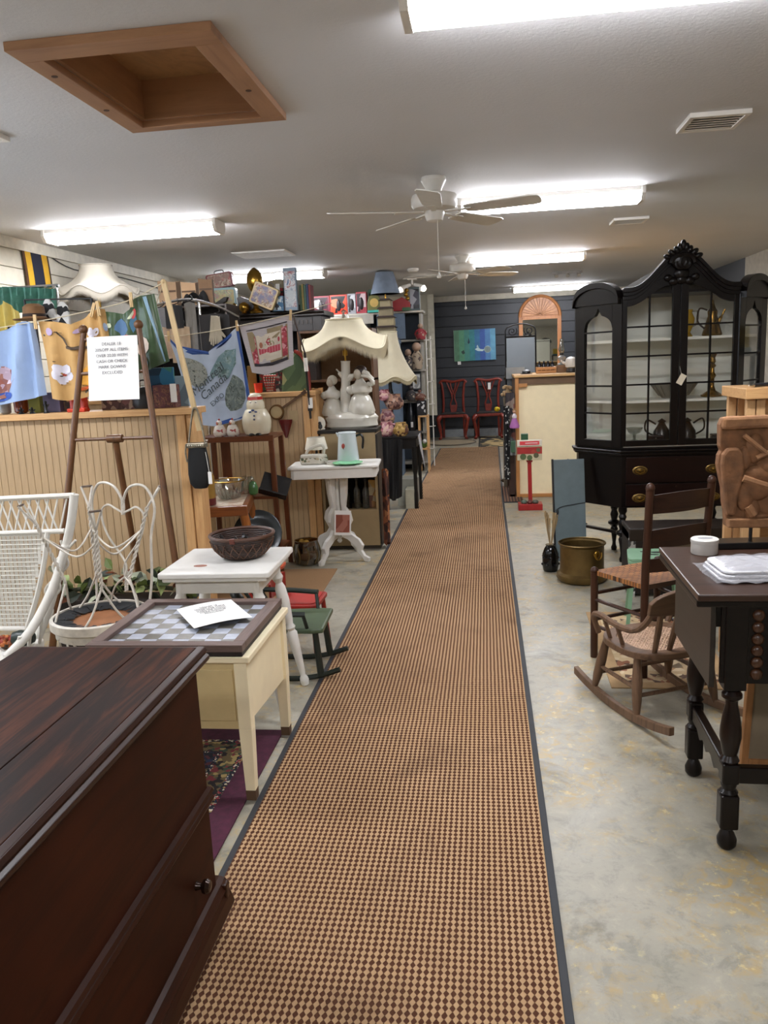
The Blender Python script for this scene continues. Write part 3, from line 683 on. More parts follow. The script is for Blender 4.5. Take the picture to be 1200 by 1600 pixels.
for k in range(22): z = .352 + k * .0198; m.bar((-.47, .001 + (z - .35) * .024, z), (-.09 + (z - .345) * .345, .001 + (z - .35) * .024, z), .0145, .002, (0, 0, 1))
m.build('cane_panel', WK, t, label='open caned back panel')
m = MB()
for s in (0, 1):
    m.tube(spline([(-.05 + .025 * j + .035 * math.sin(PI * j / 2 + s * PI) + .03, .004, .36 + .055 * j) for j in range(8)], 4), .006, 6)
m.build('side_scroll', WK, t)
MB().tube(spline([(.14, .005, .72), (.1, -.06, .56), (.04, -.17, .40), (-.02, -.28, .315)], 6), .019, 10).build('arm', WK, t)
m = MB()
for k in range(3): m.tube(spline([(.0 - k * .01, -.06 - .07 * k, .30), (.02 - k * .01, -.08 - .07 * k, .34), (.055 - k * .02, -.10 - .06 * k, .455 - .035 * k)], 5), .008, 6)
m.build('arm_spindles', WK, t)
# ornaments on the settee seat
t = thing('figurine', 'dark green and rust autumn figurine lying on the settee seat', 'figurine', (-2.03, 3.08, .302), math.radians(10))
o = MB().lathe([(.0, 0), (.03, .0), (.038, .03), (.03, .07), (.02, .09), (0, .095)], 12).build('body', M('#1d2a26', .4), t); o.rotation_euler = (0, PI/2, 0); o.location = (-.02, 0, .038)
m = MB(); random.seed(5)
for k in range(14): m.ball((-.09 + .07 * random.random(), -.03 + .05 * random.random(), .015 + .03 * random.random()), .016, 8, 6)
m.build('leaf_clump', PRINT('#7a3f1e', ['#8a2f1c', '#a35a22', '#3a2a18'], 60, .8), t)
# ------------------------------------------------------------------ leaf garland along the partition
t = thing('leaf_garland', 'long artificial autumn leaf garland on a dark crate by the beadboard', 'garland', (-1.93, 3.91, 0))
MB().box((-.36, -.075, 0), (.36, .075, .28)).build('crate', M('#2a211b', .7), t, .004)
MB().tube(spline([(-.38, 0, .30), (-.2, -.03, .33), (0, 0, .32), (.2, -.02, .33), (.36, 0, .31)], 5), .012, 6).build('stem', M('#3a3a22', .7), t)
LC = [M('#3f4a26', .6), M('#5c6b2f', .6), M('#2a3222', .6), M('#9aa86a', .5), M('#6b3a20', .6), M('#b9c0a6', .5)]
lf = []
for mt in LC:
    m = MB().add([(0, 0, 0), (.02, .02, .008), (.026, .045, .004), (0, .085, -.01), (-.026, .045, .004), (-.02, .02, .008), (0, .04, -.004)], [(0, 1, 6), (1, 2, 6), (2, 3, 6), (3, 4, 6), (4, 5, 6), (5, 0, 6)]); lf.append(m.build('leaf', mt, t))
random.seed(9)
for k in range(84):
    x = -.38 + .76 * random.random(); s = lf[k] if k < 6 else inst(random.choice(lf), t)
    s.location = (x, -.08 + .14 * random.random(), .29 + .13 * random.random()); s.rotation_euler = (random.uniform(-1.2, 1.2), random.uniform(-1, 1), random.uniform(0, 6.28)); sc = random.uniform(.8, 1.4); s.scale = (sc, sc, sc)

# ------------------------------------------------------------------ child's green rocker and red chair
GR = M('#2c3a2b', .4, var=.2); GRD = M('#1b231c', .45); RED = M('#8f2018', .4, var=.15)
t = thing('child_rocker', 'small dark green painted rocking chair beside the runner', 'rocking chair', (-.92, 3.585, 0), math.radians(-88))
# local y forward (towards the aisle), x right
s_ = MB().prism([(-.15, -.16), (.15, -.16), (.165, .1), (.155, .155), (-.155, .155), (-.165, .1)], 'z', .235, .26); s_.build('seat', M('#4a5a42', .38, var=.1), t, .008, 'moss green seat board')
for sx in (-1, 1):
    MB().tube(spline([(sx * .14, -.30, .06), (sx * .14, -.15, .022), (sx * .14, .0, .012), (sx * .14, .12, .024), (sx * .14, .22, .055)], 5), .013, 8).build('rocker', GRD, t)
    for y, dy in ((-.11, -.14), (.11, .13)): MB().tube([(sx * .12, y, .24), (sx * .14, dy, .025)], [.014, .017], 8).build('leg', GRD, t)
    MB().bar((sx * .13, -.15, .26), (sx * .165, -.25, .44), .038, .02, (0, 1, 0)).build('back_post', GRD, t, .003)
for x in (-.06, .02): MB().tube([(x, -.15, .26), (x, -.24, .41)], .009, 8).build('spindle', GRD, t)
MB().tube(spline([(-.235, -.215, .405), (-.225, -.205, .425), (-.2, -.225, .437), (-.1, -.262, .43), (0, -.27, .428), (.1, -.262, .43), (.2, -.225, .437), (.225, -.205, .425), (.235, -.215, .405)], 5), .023, 10).build('crest_rail', GRD, t)
for sx in (-1, 1):
    MB().tube(spline([(sx * .16, -.21, .36), (sx * .19, -.06, .345), (sx * .18, .08, .335)], 5), .013, 8).build('arm', GRD, t); MB().tube([(sx * .15, .08, .26), (sx * .18, .07, .335)], .009, 8).build('arm_post', GRD, t)
t = thing('child_chair', 'small red painted child chair behind the green rocker', 'chair', (-.965, 3.905, 0), math.radians(88))
MB().prism(rrect(.26, .22, .03), 'z', .24, .262).build('seat', RED, t, .006)
MB().prism(rrect(.22, .18, .03), 'z', .262, .266).build('seat_pad', M('#a3261c', .5), t)
for x in (-.11, .11):
    for y in (-.08, .08): MB().tube([(x, y, .25), (x * 1.2, y * 1.2, 0)], .013, 8).build('leg', RED, t)
MB().grid(lambda u, v: (-.13 + .26 * u, .12 + .03 * math.sin(PI * u), .27 + .1 * v), 8, 4, (0, .012, 0)).build('back_panel', RED, t)
t = thing('stool', 'low orange round stool with a straw fan behind the red child chair', 'stool', (-1.26, 4.22, 0)); MB().lathe([(0, .345), (.13, .345), (.135, .36), (.13, .37), (0, .372)], 24).build('seat', M('#c2502a', .45), t)
for k in range(3): MB().tube([(.08 * math.cos(2.1 * k), .08 * math.sin(2.1 * k), .35), (.12 * math.cos(2.1 * k), .12 * math.sin(2.1 * k), 0)], .013, 8).build('leg', RED, t)
t = thing('straw_fan', 'dried straw fan lying on the orange stool', 'fan', (-1.29, 4.19, .373)); m = MB()
for k in range(17): a_ = 2.2 + k * .11; m.bar((0, 0, .004), (.13 * math.cos(a_), .13 * math.sin(a_), .008), .006, .004, (0, 0, 1), .02)
m.build('straw', M('#9c8450', .8), t); MB().tube([(0, 0, .006), (.08, .05, .008)], .006, 6).build('handle', M('#6a5430', .7), t)
# ------------------------------------------------------------------ easel with its notice
EZ = WOOD('#3f2511', '#6a4423', .4, 'z', 5, .05)
t = thing('easel', 'tall brown wooden easel with ball finials holding a notice', 'easel', (-1.93, 3.8, 0))
for sx, top, bot in ((-1, (-.115, .2, 1.66), (-.36, -.06, 0)), (1, (.185, .2, 1.67), (.40, -.06, 0))):
    l = MB().tube([bot, tuple(Vector(bot).lerp(Vector(top), .5)), top], [.019, .0175, .015], 10).build('front_leg', EZ, t)
    MB().ball((top[0], top[1], top[2] + .018), .024).build('finial', EZ, l)
def legx(s, z): return (-.115 + (-.36 + .115) * (1 - z / 1.66)) if s < 0 else (.185 + (.40 - .185) * (1 - z / 1.67))
def legy(z): return .2 - .26 * (1 - z / 1.66)
for z in (1.625, 1.455): MB().tube([(legx(-1, z), legy(z), z), (legx(1, z), legy(z), z)], .0095, 8).build('cross_rod', EZ, t)
r = MB().tube([(legx(-1, 1.12), legy(1.12), 1.12), (legx(1, 1.12), legy(1.12), 1.12)], .009, 8).build('cross_rod', EZ, t)
MB().tube([(-.005, legy(1.12), 1.12), (.075, legy(1.12), 1.12)], .021, 12).build('hub', EZ, r)
MB().tube([(.035, legy(1.12) + .005, 1.10), (.03, .23, .4), (.03, .30, .0)], .0165, 10).build('rear_leg', EZ, t)
t = thing('paper_sign', 'white paper notice clipped upright to the wooden easel', 'sign', (-1.885, 3.958, 1.475), rot=(math.radians(90 - 8), 0, 0))
m = MB().grid(lambda u, v: ((u - .5) * .272 + .004 * (1 - v), (v - .5) * .325, .006 * math.sin(PI * u) + .012 * (1 - v) ** 2), 10, 8, (0, 0, .0008)); m.build('sheet', PAPER, t)
text(TXT, .0215, M('#6d6e74', .8), t, (.0, .05, .0115), (0, 0, 0), ext=.0003, spacing=1.35)
# ------------------------------------------------------------------ beadboard partitions of the left booths
BEAD = WOOD('#a58a68', '#bda07a', .55, 'z', 3, .03, 8)
def bead_wall(name, lab, y0, xa, xvis, xb, post):
    w = struct(MB().box((xa, y0 + .02, 0), (xb, y0 + .08, 1.215)), name, BEAD, label=lab)
    pw = .0405; k = 0; x = xvis; src = None
    while x < xb - .005:
        if src is None: src = MB().box((.0006, 0, .0), (pw - .0006, .02, 1.215)).build('plank', BEAD, w, .003); src.location = (x, y0, 0)
        else: inst(src, w, (x, y0, 0))
        x += pw
    if xvis > xa + .05: MB().box((xa, y0, 0), (xvis - .002, y0 + .02, 1.215)).build('plank', BEAD, w)
    MB().box((xa, y0 - .035, 1.215), (post + .005, y0 + .16, 1.25)).build('cap_board', PINE, w, .003)
    MB().box((xb, y0 - .022, 0), (xb + .05, y0 + .1, 1.215)).build('end_post', PINE_Z, w, .002)
    MB().box((xb + .053, y0 - .01, 0), (post, y0 + .1, 1.215)).build('end_post', PINE_Z, w, .002)
    return w
bead_wall('wall_booth_near', 'waist high pine beadboard partition behind the easel', 4.2, -3.7, -2.78, -1.665, -1.56)
bead_wall('wall_booth_middle', 'second pine beadboard partition behind the snowman jar', 6.1, -3.7, -2.3, -1.395, -1.29)
# ------------------------------------------------------------------ washing line
ROPE = M('#c2b79c', .8)
t = thing('clothesline', 'thin cord clothesline sagging between a leaning stick and the wall', 'clothesline', (0, 0, 0))
MB().tube(spline([(-3.7, 4.12, 1.80), (-3.0, 4.12, 1.70), (-2.4, 4.115, 1.735), (-2.02, 4.115, 1.785), (-1.82, 4.115, 1.825), (-1.64, 4.12, 1.9)], 6), .0028, 6).build('cord', ROPE, t)
MB().tube(spline([(-1.64, 4.12, 1.9), (-2.1, 5.0, 1.72), (-2.29, 5.76, 1.70), (-2.0, 5.76, 1.715), (-1.765, 5.76, 1.745), (-1.36, 5.76, 1.81), (-1.09, 5.9, 1.88)], 6), .0028, 6).build('cord', ROPE, t)
solo(MB().bar((-1.64, 4.12, 1.91), (-1.515, 4.12, 1.13), .026, .016, (0, 1, 0)).ball((-1.64, 4.12, 1.905), .014, 8, 6), 'line_stick', WOOD('#b09468', '#d2b88a', .6, 'z'), 'pale wooden stick propping the clothesline above the partition end', 'stick')
t = thing('line_prop', 'thin dark stick tied to the second partition post', 'stick', (0, 0, 0))
MB().tube([(-1.41, 6.0, 1.83), (-1.34, 6.04, 1.52)], .006, 6).build('upper_rod', M('#3a2a22', .5), t); MB().tube([(-1.345, 6.04, 1.54), (-1.335, 6.06, 1.04)], .009, 6).build('lower_rod', BLACK, t)
MB().tube([(-1.344, 6.04, 1.5), (-1.342, 6.045, 1.4)], .016, 8).build('white_sleeve', WHITE, t); MB().box((-1.35, 6.05, 1.1), (-1.32, 6.08, 1.13)).build('tie', BLACK, t)
MB().box((-1.345, 6.048, 1.12), (-1.31, 6.052, 1.2)).build('price_tag', PAPER, t)
PIN = WOOD('#c09a63', '#dcbd8a', .6, 'z')
pins = [(-2.365, 4.11, 1.74, 0, 'clothespin on the corner of the tan apron beside the blue one'), (-2.035, 4.11, 1.785, .35, 'tilted clothespin holding the tan apron by the green one'), (-2.005, 4.11, 1.79, -.1, 'upright clothespin at the left corner of the green apron'), (-1.82, 4.11, 1.825, 0, 'clothespin on the peak of the green apron'), (-2.285, 5.745, 1.70, 0, 'clothespin on the left corner of the Montreal towel'), (-1.765, 5.745, 1.75, -.05, 'dark clothespin between the Montreal towel and the placemat'), (-1.365, 5.745, 1.805, .1, 'clothespin on the right corner of the snowman placemat')]
for x, y, z, a, lab in pins:
    t = thing('clothespin', lab, 'clothespin', (x, y, z), rot=(0, a, 0), group='clothespins on the line')
    for s in (-1, 1): MB().bar((s * .004, 0, .035), (s * .005, 0, -.04), .007, .01).build('prong', PIN, t)
    MB().cyl((-.008, 0, 0), (.008, 0, 0), .005, n=8).build('spring', CHROME, t)
# ------------------------------------------------------------------ hanging cloths
def cloth_fn(T, B, y, fold=.012, nf=5, ph=0, lean=0):
    T = [Vector((a, 0, b)) for a, b in T]; B = [Vector((a, 0, b)) for a, b in B]
    def cur(P, u):
        k = (len(P) - 1) * min(max(u, 0), .9999); i = int(k); return P[i].lerp(P[i + 1], k - i)
    def fn(u, v):
        p = cur(T, u).lerp(cur(B, u), v); w = fold * (.35 + .65 * (1 - abs(2 * v - 1) * .5))
        return (p.x, y + lean * v + w * math.sin(nf * 2 * PI * u + ph + 1.2 * v) + .4 * w * math.sin(3.3 * nf * u + 4 * v), p.z)
    return fn
def patch(fn, poly, off=.0022):
    """flat printed shape that follows the cloth"""
    n = len(poly); cx = sum(p[0] for p in poly) / n; cy = sum(p[1] for p in poly) / n; m = MB(); vs = []; fs = []
    rings = (0, .34, .67, 1)
    vs.append(fn(cx, cy))
    for r in rings[1:]:
        for a, b in poly: vs.append(fn(cx + (a - cx) * r, cy + (b - cy) * r))
    vs = [(x, yy - off, z) for x, yy, z in vs]
    for j in range(n): fs.append((0, 1 + j, 1 + (j + 1) % n))
    for r in range(2):
        for j in range(n): fs.append((1 + r*n + j, 1 + r*n + (j+1) % n, 1 + (r+1)*n + (j+1) % n, 1 + (r+1)*n + j))
    m.add(vs, fs, True); return m
def blob(cx, cy, rx_, ry_, n=12, jag=.0, seed=1):
    r = random.Random(seed); return [(cx + rx_ * (1 + jag * r.uniform(-1, 1)) * math.cos(2*PI*i/n), cy + ry_ * (1 + jag * r.uniform(-1, 1)) * math.sin(2*PI*i/n)) for i in range(n)]
def cloth(name, lab, cat, fn, mat, decals, nu=30, nv=20):
    t = thing(name, lab, cat); MB().grid(fn, nu, nv, (0, .0016, 0)).build('fabric', mat, t)
    for i, (poly, mt, nm) in enumerate(decals): patch(fn, poly, .0014 + .0006 * i).build(nm, mt, t)
    return t
# pale blue apron
fb = cloth_fn([(-2.98, 1.60), (-2.80, 1.63), (-2.58, 1.70), (-2.44, 1.745), (-2.385, 1.735)], [(-3.0, 1.28), (-2.8, 1.285), (-2.62, 1.31), (-2.45, 1.335), (-2.362, 1.352)], 4.125, .022, 4)
cloth('apron', 'pale blue apron with a printed picture hanging at the left edge', 'apron', fb, M('#93a9cb', .75, var=.05), [
    (blob(.42, .68, .20, .26, 12, .12, 2), PRINT('#a08a98', ['#7a4a44', '#b09aa8', '#8a5a4c', '#c8b6c2'], 30, .7), 'printed_picture'),
    (blob(.49, .90, .11, .06, 10, .1, 3), M('#2f4fa0', .7), 'printed_blue_boat'), (blob(.44, .72, .08, .08, 9, .2, 4), M('#8a4f42', .7), 'printed_brown_hull')])
# tan apron with flowers
ft = cloth_fn([(-2.365, 1.742), (-2.27, 1.735), (-2.17, 1.715), (-2.08, 1.755), (-2.03, 1.79), (-1.985, 1.785)], [(-2.335, 1.33), (-2.25, 1.315), (-2.16, 1.325), (-2.07, 1.345), (-1.99, 1.38), (-1.93, 1.42)], 4.13, .017, 4, 1)
WF = M('#d9d6e2', .7); ORG = M('#c25a22', .7); LIL = M('#b8a3c4', .7); YEL = M('#d59a35', .7); DKB = M('#4a3a2a', .7)
fl = []
for k in range(5): a = 2*PI*k/5 + .4; fl.append((blob(.20 + .075*math.cos(a), .66 + .075*math.sin(a), .062, .062, 9, .1, k), WF, 'printed_petal'))
fl += [(blob(.22, .67, .022, .02, 7), M('#b24a3a', .7), 'printed_flower_eye')]
for k in range(3): a = 2*PI*k/3; fl.append((blob(.66 + .06*math.cos(a), .26 + .05*math.sin(a), .06, .05, 8, .1, k + 9), WF, 'printed_petal'))
fl += [(blob(.13, .13, .045, .05, 9), LIL, 'printed_lilac_dot'), (blob(.47, .12, .06, .03, 9), LIL, 'printed_lilac_dot'),
       (blob(.54, .73, .17, .14, 13, .25, 4), YEL, 'printed_butterfly'), (blob(.62, .55, .12, .06, 9, .4, 6), ORG, 'printed_wing'), (blob(.64, .66, .15, .035, 9, .4, 7), ORG, 'printed_wing'), (blob(.50, .88, .16, .03, 10, .5, 8), ORG, 'printed_wing'), (blob(.68, .83, .08, .035, 9, .4, 9), ORG, 'printed_wing'),
       (blob(.58, .74, .055, .05, 10), M('#7d8aa8', .7), 'printed_blue_spot'), (blob(.95, .25, .03, .06, 8), M('#9db0cc', .7), 'printed_blue_leaf'),
       ([(.22, .12), (.30, .2), (.34, .3), (.32, .3), (.27, .21), (.21, .14)], DKB, 'printed_twig'), ([(.3, .3), (.5, .33), (.66, .42), (.64, .44), (.5, .36), (.3, .33)], DKB, 'printed_twig'), ([(.45, .93), (.6, .86), (.74, .82), (.74, .84), (.6, .89), (.46, .95)], DKB, 'printed_twig')]
r_ = random.Random(21)
for k in range(16): fl.append((blob(r_.uniform(.05, .95), r_.uniform(.1, .95), r_.uniform(.008, .022), r_.uniform(.006, .014), 6, .3, k), (DKB, M('#8a6a3a', .7), M('#a8503a', .7))[k % 3], 'printed_speck'))
cloth('apron', 'tan apron printed with white flowers and an orange butterfly', 'apron', ft, M('#c39a5f', .75, var=.06), fl)
# green vinyl apron
fg = cloth_fn([(-1.995, 1.775), (-1.93, 1.765), (-1.885, 1.755), (-1.845, 1.775), (-1.815, 1.84), (-1.745, 1.845), (-1.705, 1.85)], [(-2.0, 1.42), (-1.95, 1.41), (-1.9, 1.42), (-1.84, 1.44), (-1.77, 1.46), (-1.70, 1.485), (-1.655, 1.50)], 4.14, .009, 3, 2)
cloth('apron', 'shiny green vinyl apron with blue flowers behind the paper notice', 'apron', fg, M('#42563c', .22, var=.18, scale=20), [
    (blob(.30, .22, .13, .12, 11, .25, 1), M('#4a6f96', .4), 'printed_blue_flower'), (blob(.33, .43, .16, .10, 11, .1, 2), M('#c2505c', .4), 'printed_pink_flower'), (blob(.55, .25, .07, .13, 9, .2, 3), M('#4a7a9a', .4), 'printed_blue_flower'),
    (blob(.58, .15, .05, .06, 8), M('#d0504f', .4), 'printed_red_bud'), (blob(.07, .2, .05, .04, 8, .3, 4), M('#c9cfb0', .4), 'printed_white_leaf'), (blob(.52, .12, .07, .03, 8, .3, 5), M('#c9cfb0', .4), 'printed_white_leaf'),
    (blob(.64, .66, .1, .12, 10), M('#c9b7a6', .4), 'printed_pale_disc'), ([(.78, .02), (.83, .02), (.93, .98), (.9, .98)], M('#7fa0b4', .3), 'printed_blue_line'), (blob(.63, .9, .04, .1, 8, .2, 6), M('#4a7a9a', .4), 'printed_stem')])
# Montreal towel
fm = cloth_fn([(-2.30, 1.695), (-2.235, 1.625), (-2.12, 1.58), (-2.0, 1.575), (-1.90, 1.63), (-1.82, 1.705), (-1.765, 1.745)], [(-2.22, 1.37), (-2.17, 1.10), (-2.10, 1.04), (-2.0, 1.03), (-1.9, 1.045), (-1.8, 1.07), (-1.705, 1.10)], 5.77, .014, 3, .5)
BLU = M('#2f5193', .7); INKD = M('#3a4448', .7); GREYP = PRINT('#8a8f88', ['#4f5650', '#6c6a5e', '#a3a69c', '#3d4540'], 45, .7, .7, 'n')
t = cloth('tea_towel', 'white and blue Montreal souvenir towel pegged on the line', 'tea towel', fm, M('#a9b6c8', .75, var=.08, scale=9), [
    ([(0, .0), (.15, 0), (.5, 0), (.8, 0), (1, 0), (1, .05), (.8, .045), (.5, .04), (.15, .045), (0, .08)], BLU, 'printed_border'), ([(.95, .02), (1, .02), (1, 1), (.955, 1)], BLU, 'printed_border'), ([(.55, .955), (1, .955), (1, 1), (.55, 1)], BLU, 'printed_border'),
    (blob(.30, .30, .17, .19, 16), GREYP, 'printed_fountain'), (blob(.72, .29, .19, .15, 12, .25, 3), PRINT('#6d8a90', ['#2f4a44', '#516a60', '#9fb0b0'], 30, .6, .7, 'n'), 'printed_bird'), (blob(.80, .68, .15, .2, 12, .12, 5), PRINT('#5f6a68', ['#2c3632', '#48524c', '#7a847c'], 40, .8, .7, 'n'), 'printed_building')], 34, 24)
text('Montreal\nCanada', .085, INKD, t, (-2.0, 5.745, 1.345), (PI/2, math.radians(-38), 0), 'lettering', ext=.0003, shear=.25, spacing=.8)
text('EXPO', .05, INKD, t, (-1.955, 5.743, 1.225), (PI/2, math.radians(-38), 0), 'lettering', ext=.0003)
# snowman placemat
fp = cloth_fn([(-1.76, 1.745), (-1.62, 1.765), (-1.48, 1.79), (-1.365, 1.81)], [(-1.69, 1.41), (-1.59, 1.39), (-1.48, 1.415), (-1.375, 1.455)], 5.78, .007, 2)
RP = M('#a8404c', .8); CRM = M('#c9bfae', .8); KK = M('#2f2a30', .8)
def rc(a, b, c, d): return [(a, c), ((a + b) / 2, c), (b, c), (b, (c + d) / 2), (b, d), ((a + b) / 2, d), (a, d), (a, (c + d) / 2)]
t = cloth('placemat', 'woven Christmas placemat with red side panels pegged on the line', 'placemat', fp, STRIPE('#a29da4', '#c3bdbc', .011, 'z', .5, .85), [
    (rc(.1, .9, .16, .86), M('#8e7f62', .8), 'woven_ground'), (rc(.12, .24, .26, .80), PRINT('#a8404c', ['#c98a90', '#8d2f3a'], 60, .5), 'woven_red_panel'), (rc(.76, .88, .2, .76), PRINT('#a8404c', ['#c98a90', '#8d2f3a'], 60, .5), 'woven_red_panel'), (rc(.26, .74, .25, .76), CRM, 'woven_scene'),
    (rc(.28, .72, .5, .62), STRIPE('#a8404c', '#c06a74', .02, 'x', .5, .85), 'woven_red_table'), ([(.50, .30), (.54, .36), (.6, .46), (.5, .48), (.4, .46), (.46, .36)], PRINT('#c9bfae', ['#a8404c', '#7a8a5a'], 90, .6), 'woven_tree'), (blob(.34, .44, .035, .06, 8), M('#a26a52', .8), 'woven_figure'), (blob(.69, .40, .025, .05, 8), RP, 'woven_figure'),
    (rc(.12, .88, .8, .86), KK, 'woven_dark_band'), (rc(.1, .9, .115, .135), KK, 'woven_dark_line')], 24, 18)
# ------------------------------------------------------------------ small goods on the near partition cap
ZS = 1.25
def jar(name, lab, cat, x, y, z, prof, mat, n=16, lid=None, group=None):
    t = thing(name, lab, cat, (x, y, z), 0, group); MB().lathe(prof, n).build('body', mat, t)
    if lid: MB().lathe(lid[0], n).build(lid[2] if len(lid) > 2 else 'lid', lid[1], t)
    return t
def bx(name, lab, cat, x0, x1, y0, y1, z0, z1, mat, face=None, rot=0, bevel=.003, group=None):
    """box with a printed front label"""
    t = thing(name, lab, cat, ((x0 + x1) / 2, (y0 + y1) / 2, z0), rot, group); a, b, h = (x1 - x0) / 2, (y1 - y0) / 2, z1 - z0
    MB().box((-a, -b, 0), (a, b, h)).build('carton', mat, t, bevel)
    if face: MB().box((-a * .86, -b - .0012, h * .08), (a * .86, -b + .001, h * .92)).build('front_print', face, t)
    return t
jar('jar', 'white crackle jar at the left end of the partition cap', 'jar', -2.70, 4.27, ZS, [(.02, 0), (.03, .01), (.032, .06), (.022, .08), (.022, .09)], M('#b9b2a4', .3))
jar('glass_jar', 'amber glass jar under the blue apron', 'jar', -2.61, 4.28, ZS, [(.025, 0), (.038, .01), (.04, .07), (.03, .09), (.03, .1)], M('#8a3f1a', .15, var=.3))
bx('box', 'olive green box between the blue and tan aprons', 'box', -2.56, -2.49, 4.27, 4.33, ZS, 1.37, M('#8c8a32', .6))
bx('box', 'dull purple box under the tan apron', 'box', -2.47, -2.37, 4.27, 4.33, ZS, 1.36, M('#6a6480', .6))
bx('tin', 'brown patterned tin under the tan apron', 'tin', -2.36, -2.29, 4.29, 4.34, ZS, 1.34, PRINT('#4a3426', ['#6a4a30', '#2f2018', '#8a6a44'], 40, .6))
for x, h, lab in ((-2.565, .03, 'tiny black figurine in front of the olive box'), (-2.50, .028, 'tiny black crouching figurine beside the first black figurine'), (-2.415, .06, 'taller black candle holder figurine under the tan apron')):
    t = thing('figurine', lab, 'figurine', (x, 4.20, ZS), 0, 'black figurines on the partition cap'); MB().lathe([(.018, 0), (.012, .008), (.006, h * .5), (.01, h * .8), (0, h)], 10).build('body', BLACK, t); MB().ball((0, 0, h), .008, 8, 6).build('head', BLACK, t); MB().tube([(-.018, 0, h * .8), (0, 0, h * .4), (.018, 0, h * .8)], .004, 6).build('arms', BLACK, t)
t = thing('boots', 'pair of orange red plastic boots on the partition cap', 'boots', (-2.225, 4.21, ZS), 0)
for s in (-1, 1): MB().lathe([(.026, 0), (.027, .01), (.021, .03), (.022, .12)], 14, (s * .03, 0, 0)).box((s * .03 - .022, -.045, 0), (s * .03 + .022, .01, .02)).build('boot', M('#c8381a', .35), t, .004)
bx('book', 'brown tooled leather album behind the easel', 'book', -2.13, -1.90, 4.28, 4.33, ZS, 1.345, PRINT('#4c3230', ['#6a4644', '#3a2422', '#8c7868'], 50, .6))
t = thing('handbag', 'dark handbag behind the easel leg', 'handbag', (-1.88, 4.29, ZS)); MB().lathe([(.05, 0), (.06, .02), (.055, .08), (.02, .115), (0, .12)], 14, (0, 0, 0), 1.2, .6).build('body', M('#181a1e', .4), t); MB().tube(spline([(-.04, 0, .1), (-.02, 0, .15), (.02, 0, .15), (.04, 0, .1)], 4), .004, 6).build('handle', M('#181a1e', .4), t)
o = bx('tin', 'maroon floral tin with a white price tag at the cap end', 'tin', -1.815, -1.69, 4.26, 4.34, ZS, 1.375, PRINT('#5a2f36', ['#7a4348', '#8a6242', '#432329'], 60, .6, .7, 'n'))
MB().box((.04, -.046, .03), (.075, -.043, .13)).build('price_tag', PAPER, o)
bx('book', 'teal picture book standing behind the tin', 'book', -1.87, -1.72, 4.345, 4.36, ZS, 1.47, PRINT('#1f4a6a', ['#2a6a8c', '#16344c', '#3f7a6a'], 14, .6))
bx('postcard', 'large landscape postcard behind the maroon tin', 'card', -1.80, -1.655, 4.37, 4.375, ZS, 1.42, PRINT('#6d7f8a', ['#8aa0ac', '#4c6a3c', '#7a9a5c'], 9, .6))
# ------------------------------------------------------------------ racks of cloth behind the line
t = thing('garment_rail', 'chrome garment rail behind the aprons', 'rail', (0, 4.95, 0))
MB().tube([(-3.68, 0, 2.01), (-2.66, 0, 2.01)], .012, 8).build('rail', CHROME, t)
for x in (-3.6, -2.68): MB().tube([(x, 0, 2.01), (x, 0, .0)], .012, 8).build('upright', CHROME, t)
fv = cloth_fn([(-3.4, 2.03), (-3.0, 2.02), (-2.67, 1.99)], [(-3.4, 1.86), (-3.0, 1.85), (-2.68, 1.87)], 4.92, .022, 14)
cloth('valance', 'teal green gathered valance hanging at upper left', 'valance', fv, M('#4f8474', .6, var=.25, scale=20), [], 70, 6)
for i, (x, w_, c, lab) in enumerate(((-3.15, .13, '#c9b45a', 'yellow cloth hanging at the far left edge'), (-2.93, .16, '#d0bb66', 'pale yellow cloth with a black print beside the brown hat'))):
    fy = cloth_fn([(x - w_/2, 1.86), (x, 1.92), (x + w_/2, 1.85)], [(x - w_*.7, 1.45), (x, 1.43), (x + w_*.7, 1.46)], 4.8 - .03 * i, .02, 3, i)
    cloth('apron', lab, 'apron', fy, M(c, .7), [(blob(.5, .42, .3, .1, 9, .3, i), BLACK, 'printed_patch')], 18, 12)
t = thing('hat', 'brown felt hat behind the blue apron', 'hat', (-2.66, 4.62, 1.785), 0)
MB().lathe([(.115, 0), (.118, .004), (.07, .008), (.062, .02), (.058, .075), (.035, .092), (0, .088)], 24, (0, 0, 0), 1.0, 1.15).build('crown', M('#7d5a38', .8, bump=.2), t); MB().lathe([(.0635, .012), (.0645, .014), (.062, .034), (.061, .034)], 24, (0, 0, 0), 1.0, 1.15).build('band', M('#2c1c14', .7), t)
t = thing('hat_stand', 'black hat stand pole under the brown hat', 'hat stand', (-2.66, 4.62, 0)); MB().tube([(0, 0, .02), (0, 0, 1.785)], .012, 8).build('pole', BLACK, t); MB().lathe([(.12, 0), (.12, .015), (.02, .03)], 18).build('base', BLACK, t)
COW = PRINT('#d8d8d4', ['#101014', '#1a1a20', '#0c0c10'], 22, .4)
for x, z, lab in ((-2.62, 1.91, 'black and white spotted oven mitt beside the lampshade'), (-2.53, 1.89, 'second black and white spotted oven mitt, right of the first')):
    t = thing('oven_mitt', lab, 'oven mitt', (x, 4.72, z), 0, 'spotted oven mitts'); MB().prism([(-.035, -.2), (.035, -.2), (.04, -.09), (.032, -.03), (.01, 0), (-.012, 0), (-.03, -.03), (-.038, -.09), (-.055, -.06), (-.068, -.07), (-.06, -.11), (-.038, -.14)], 'y', -.012, .012).build('mitt', COW, t, .006)
    MB().box((-.036, -.014, -.205), (.036, .014, -.175)).build('cuff', M('#2c4fa0', .7), t, .004)
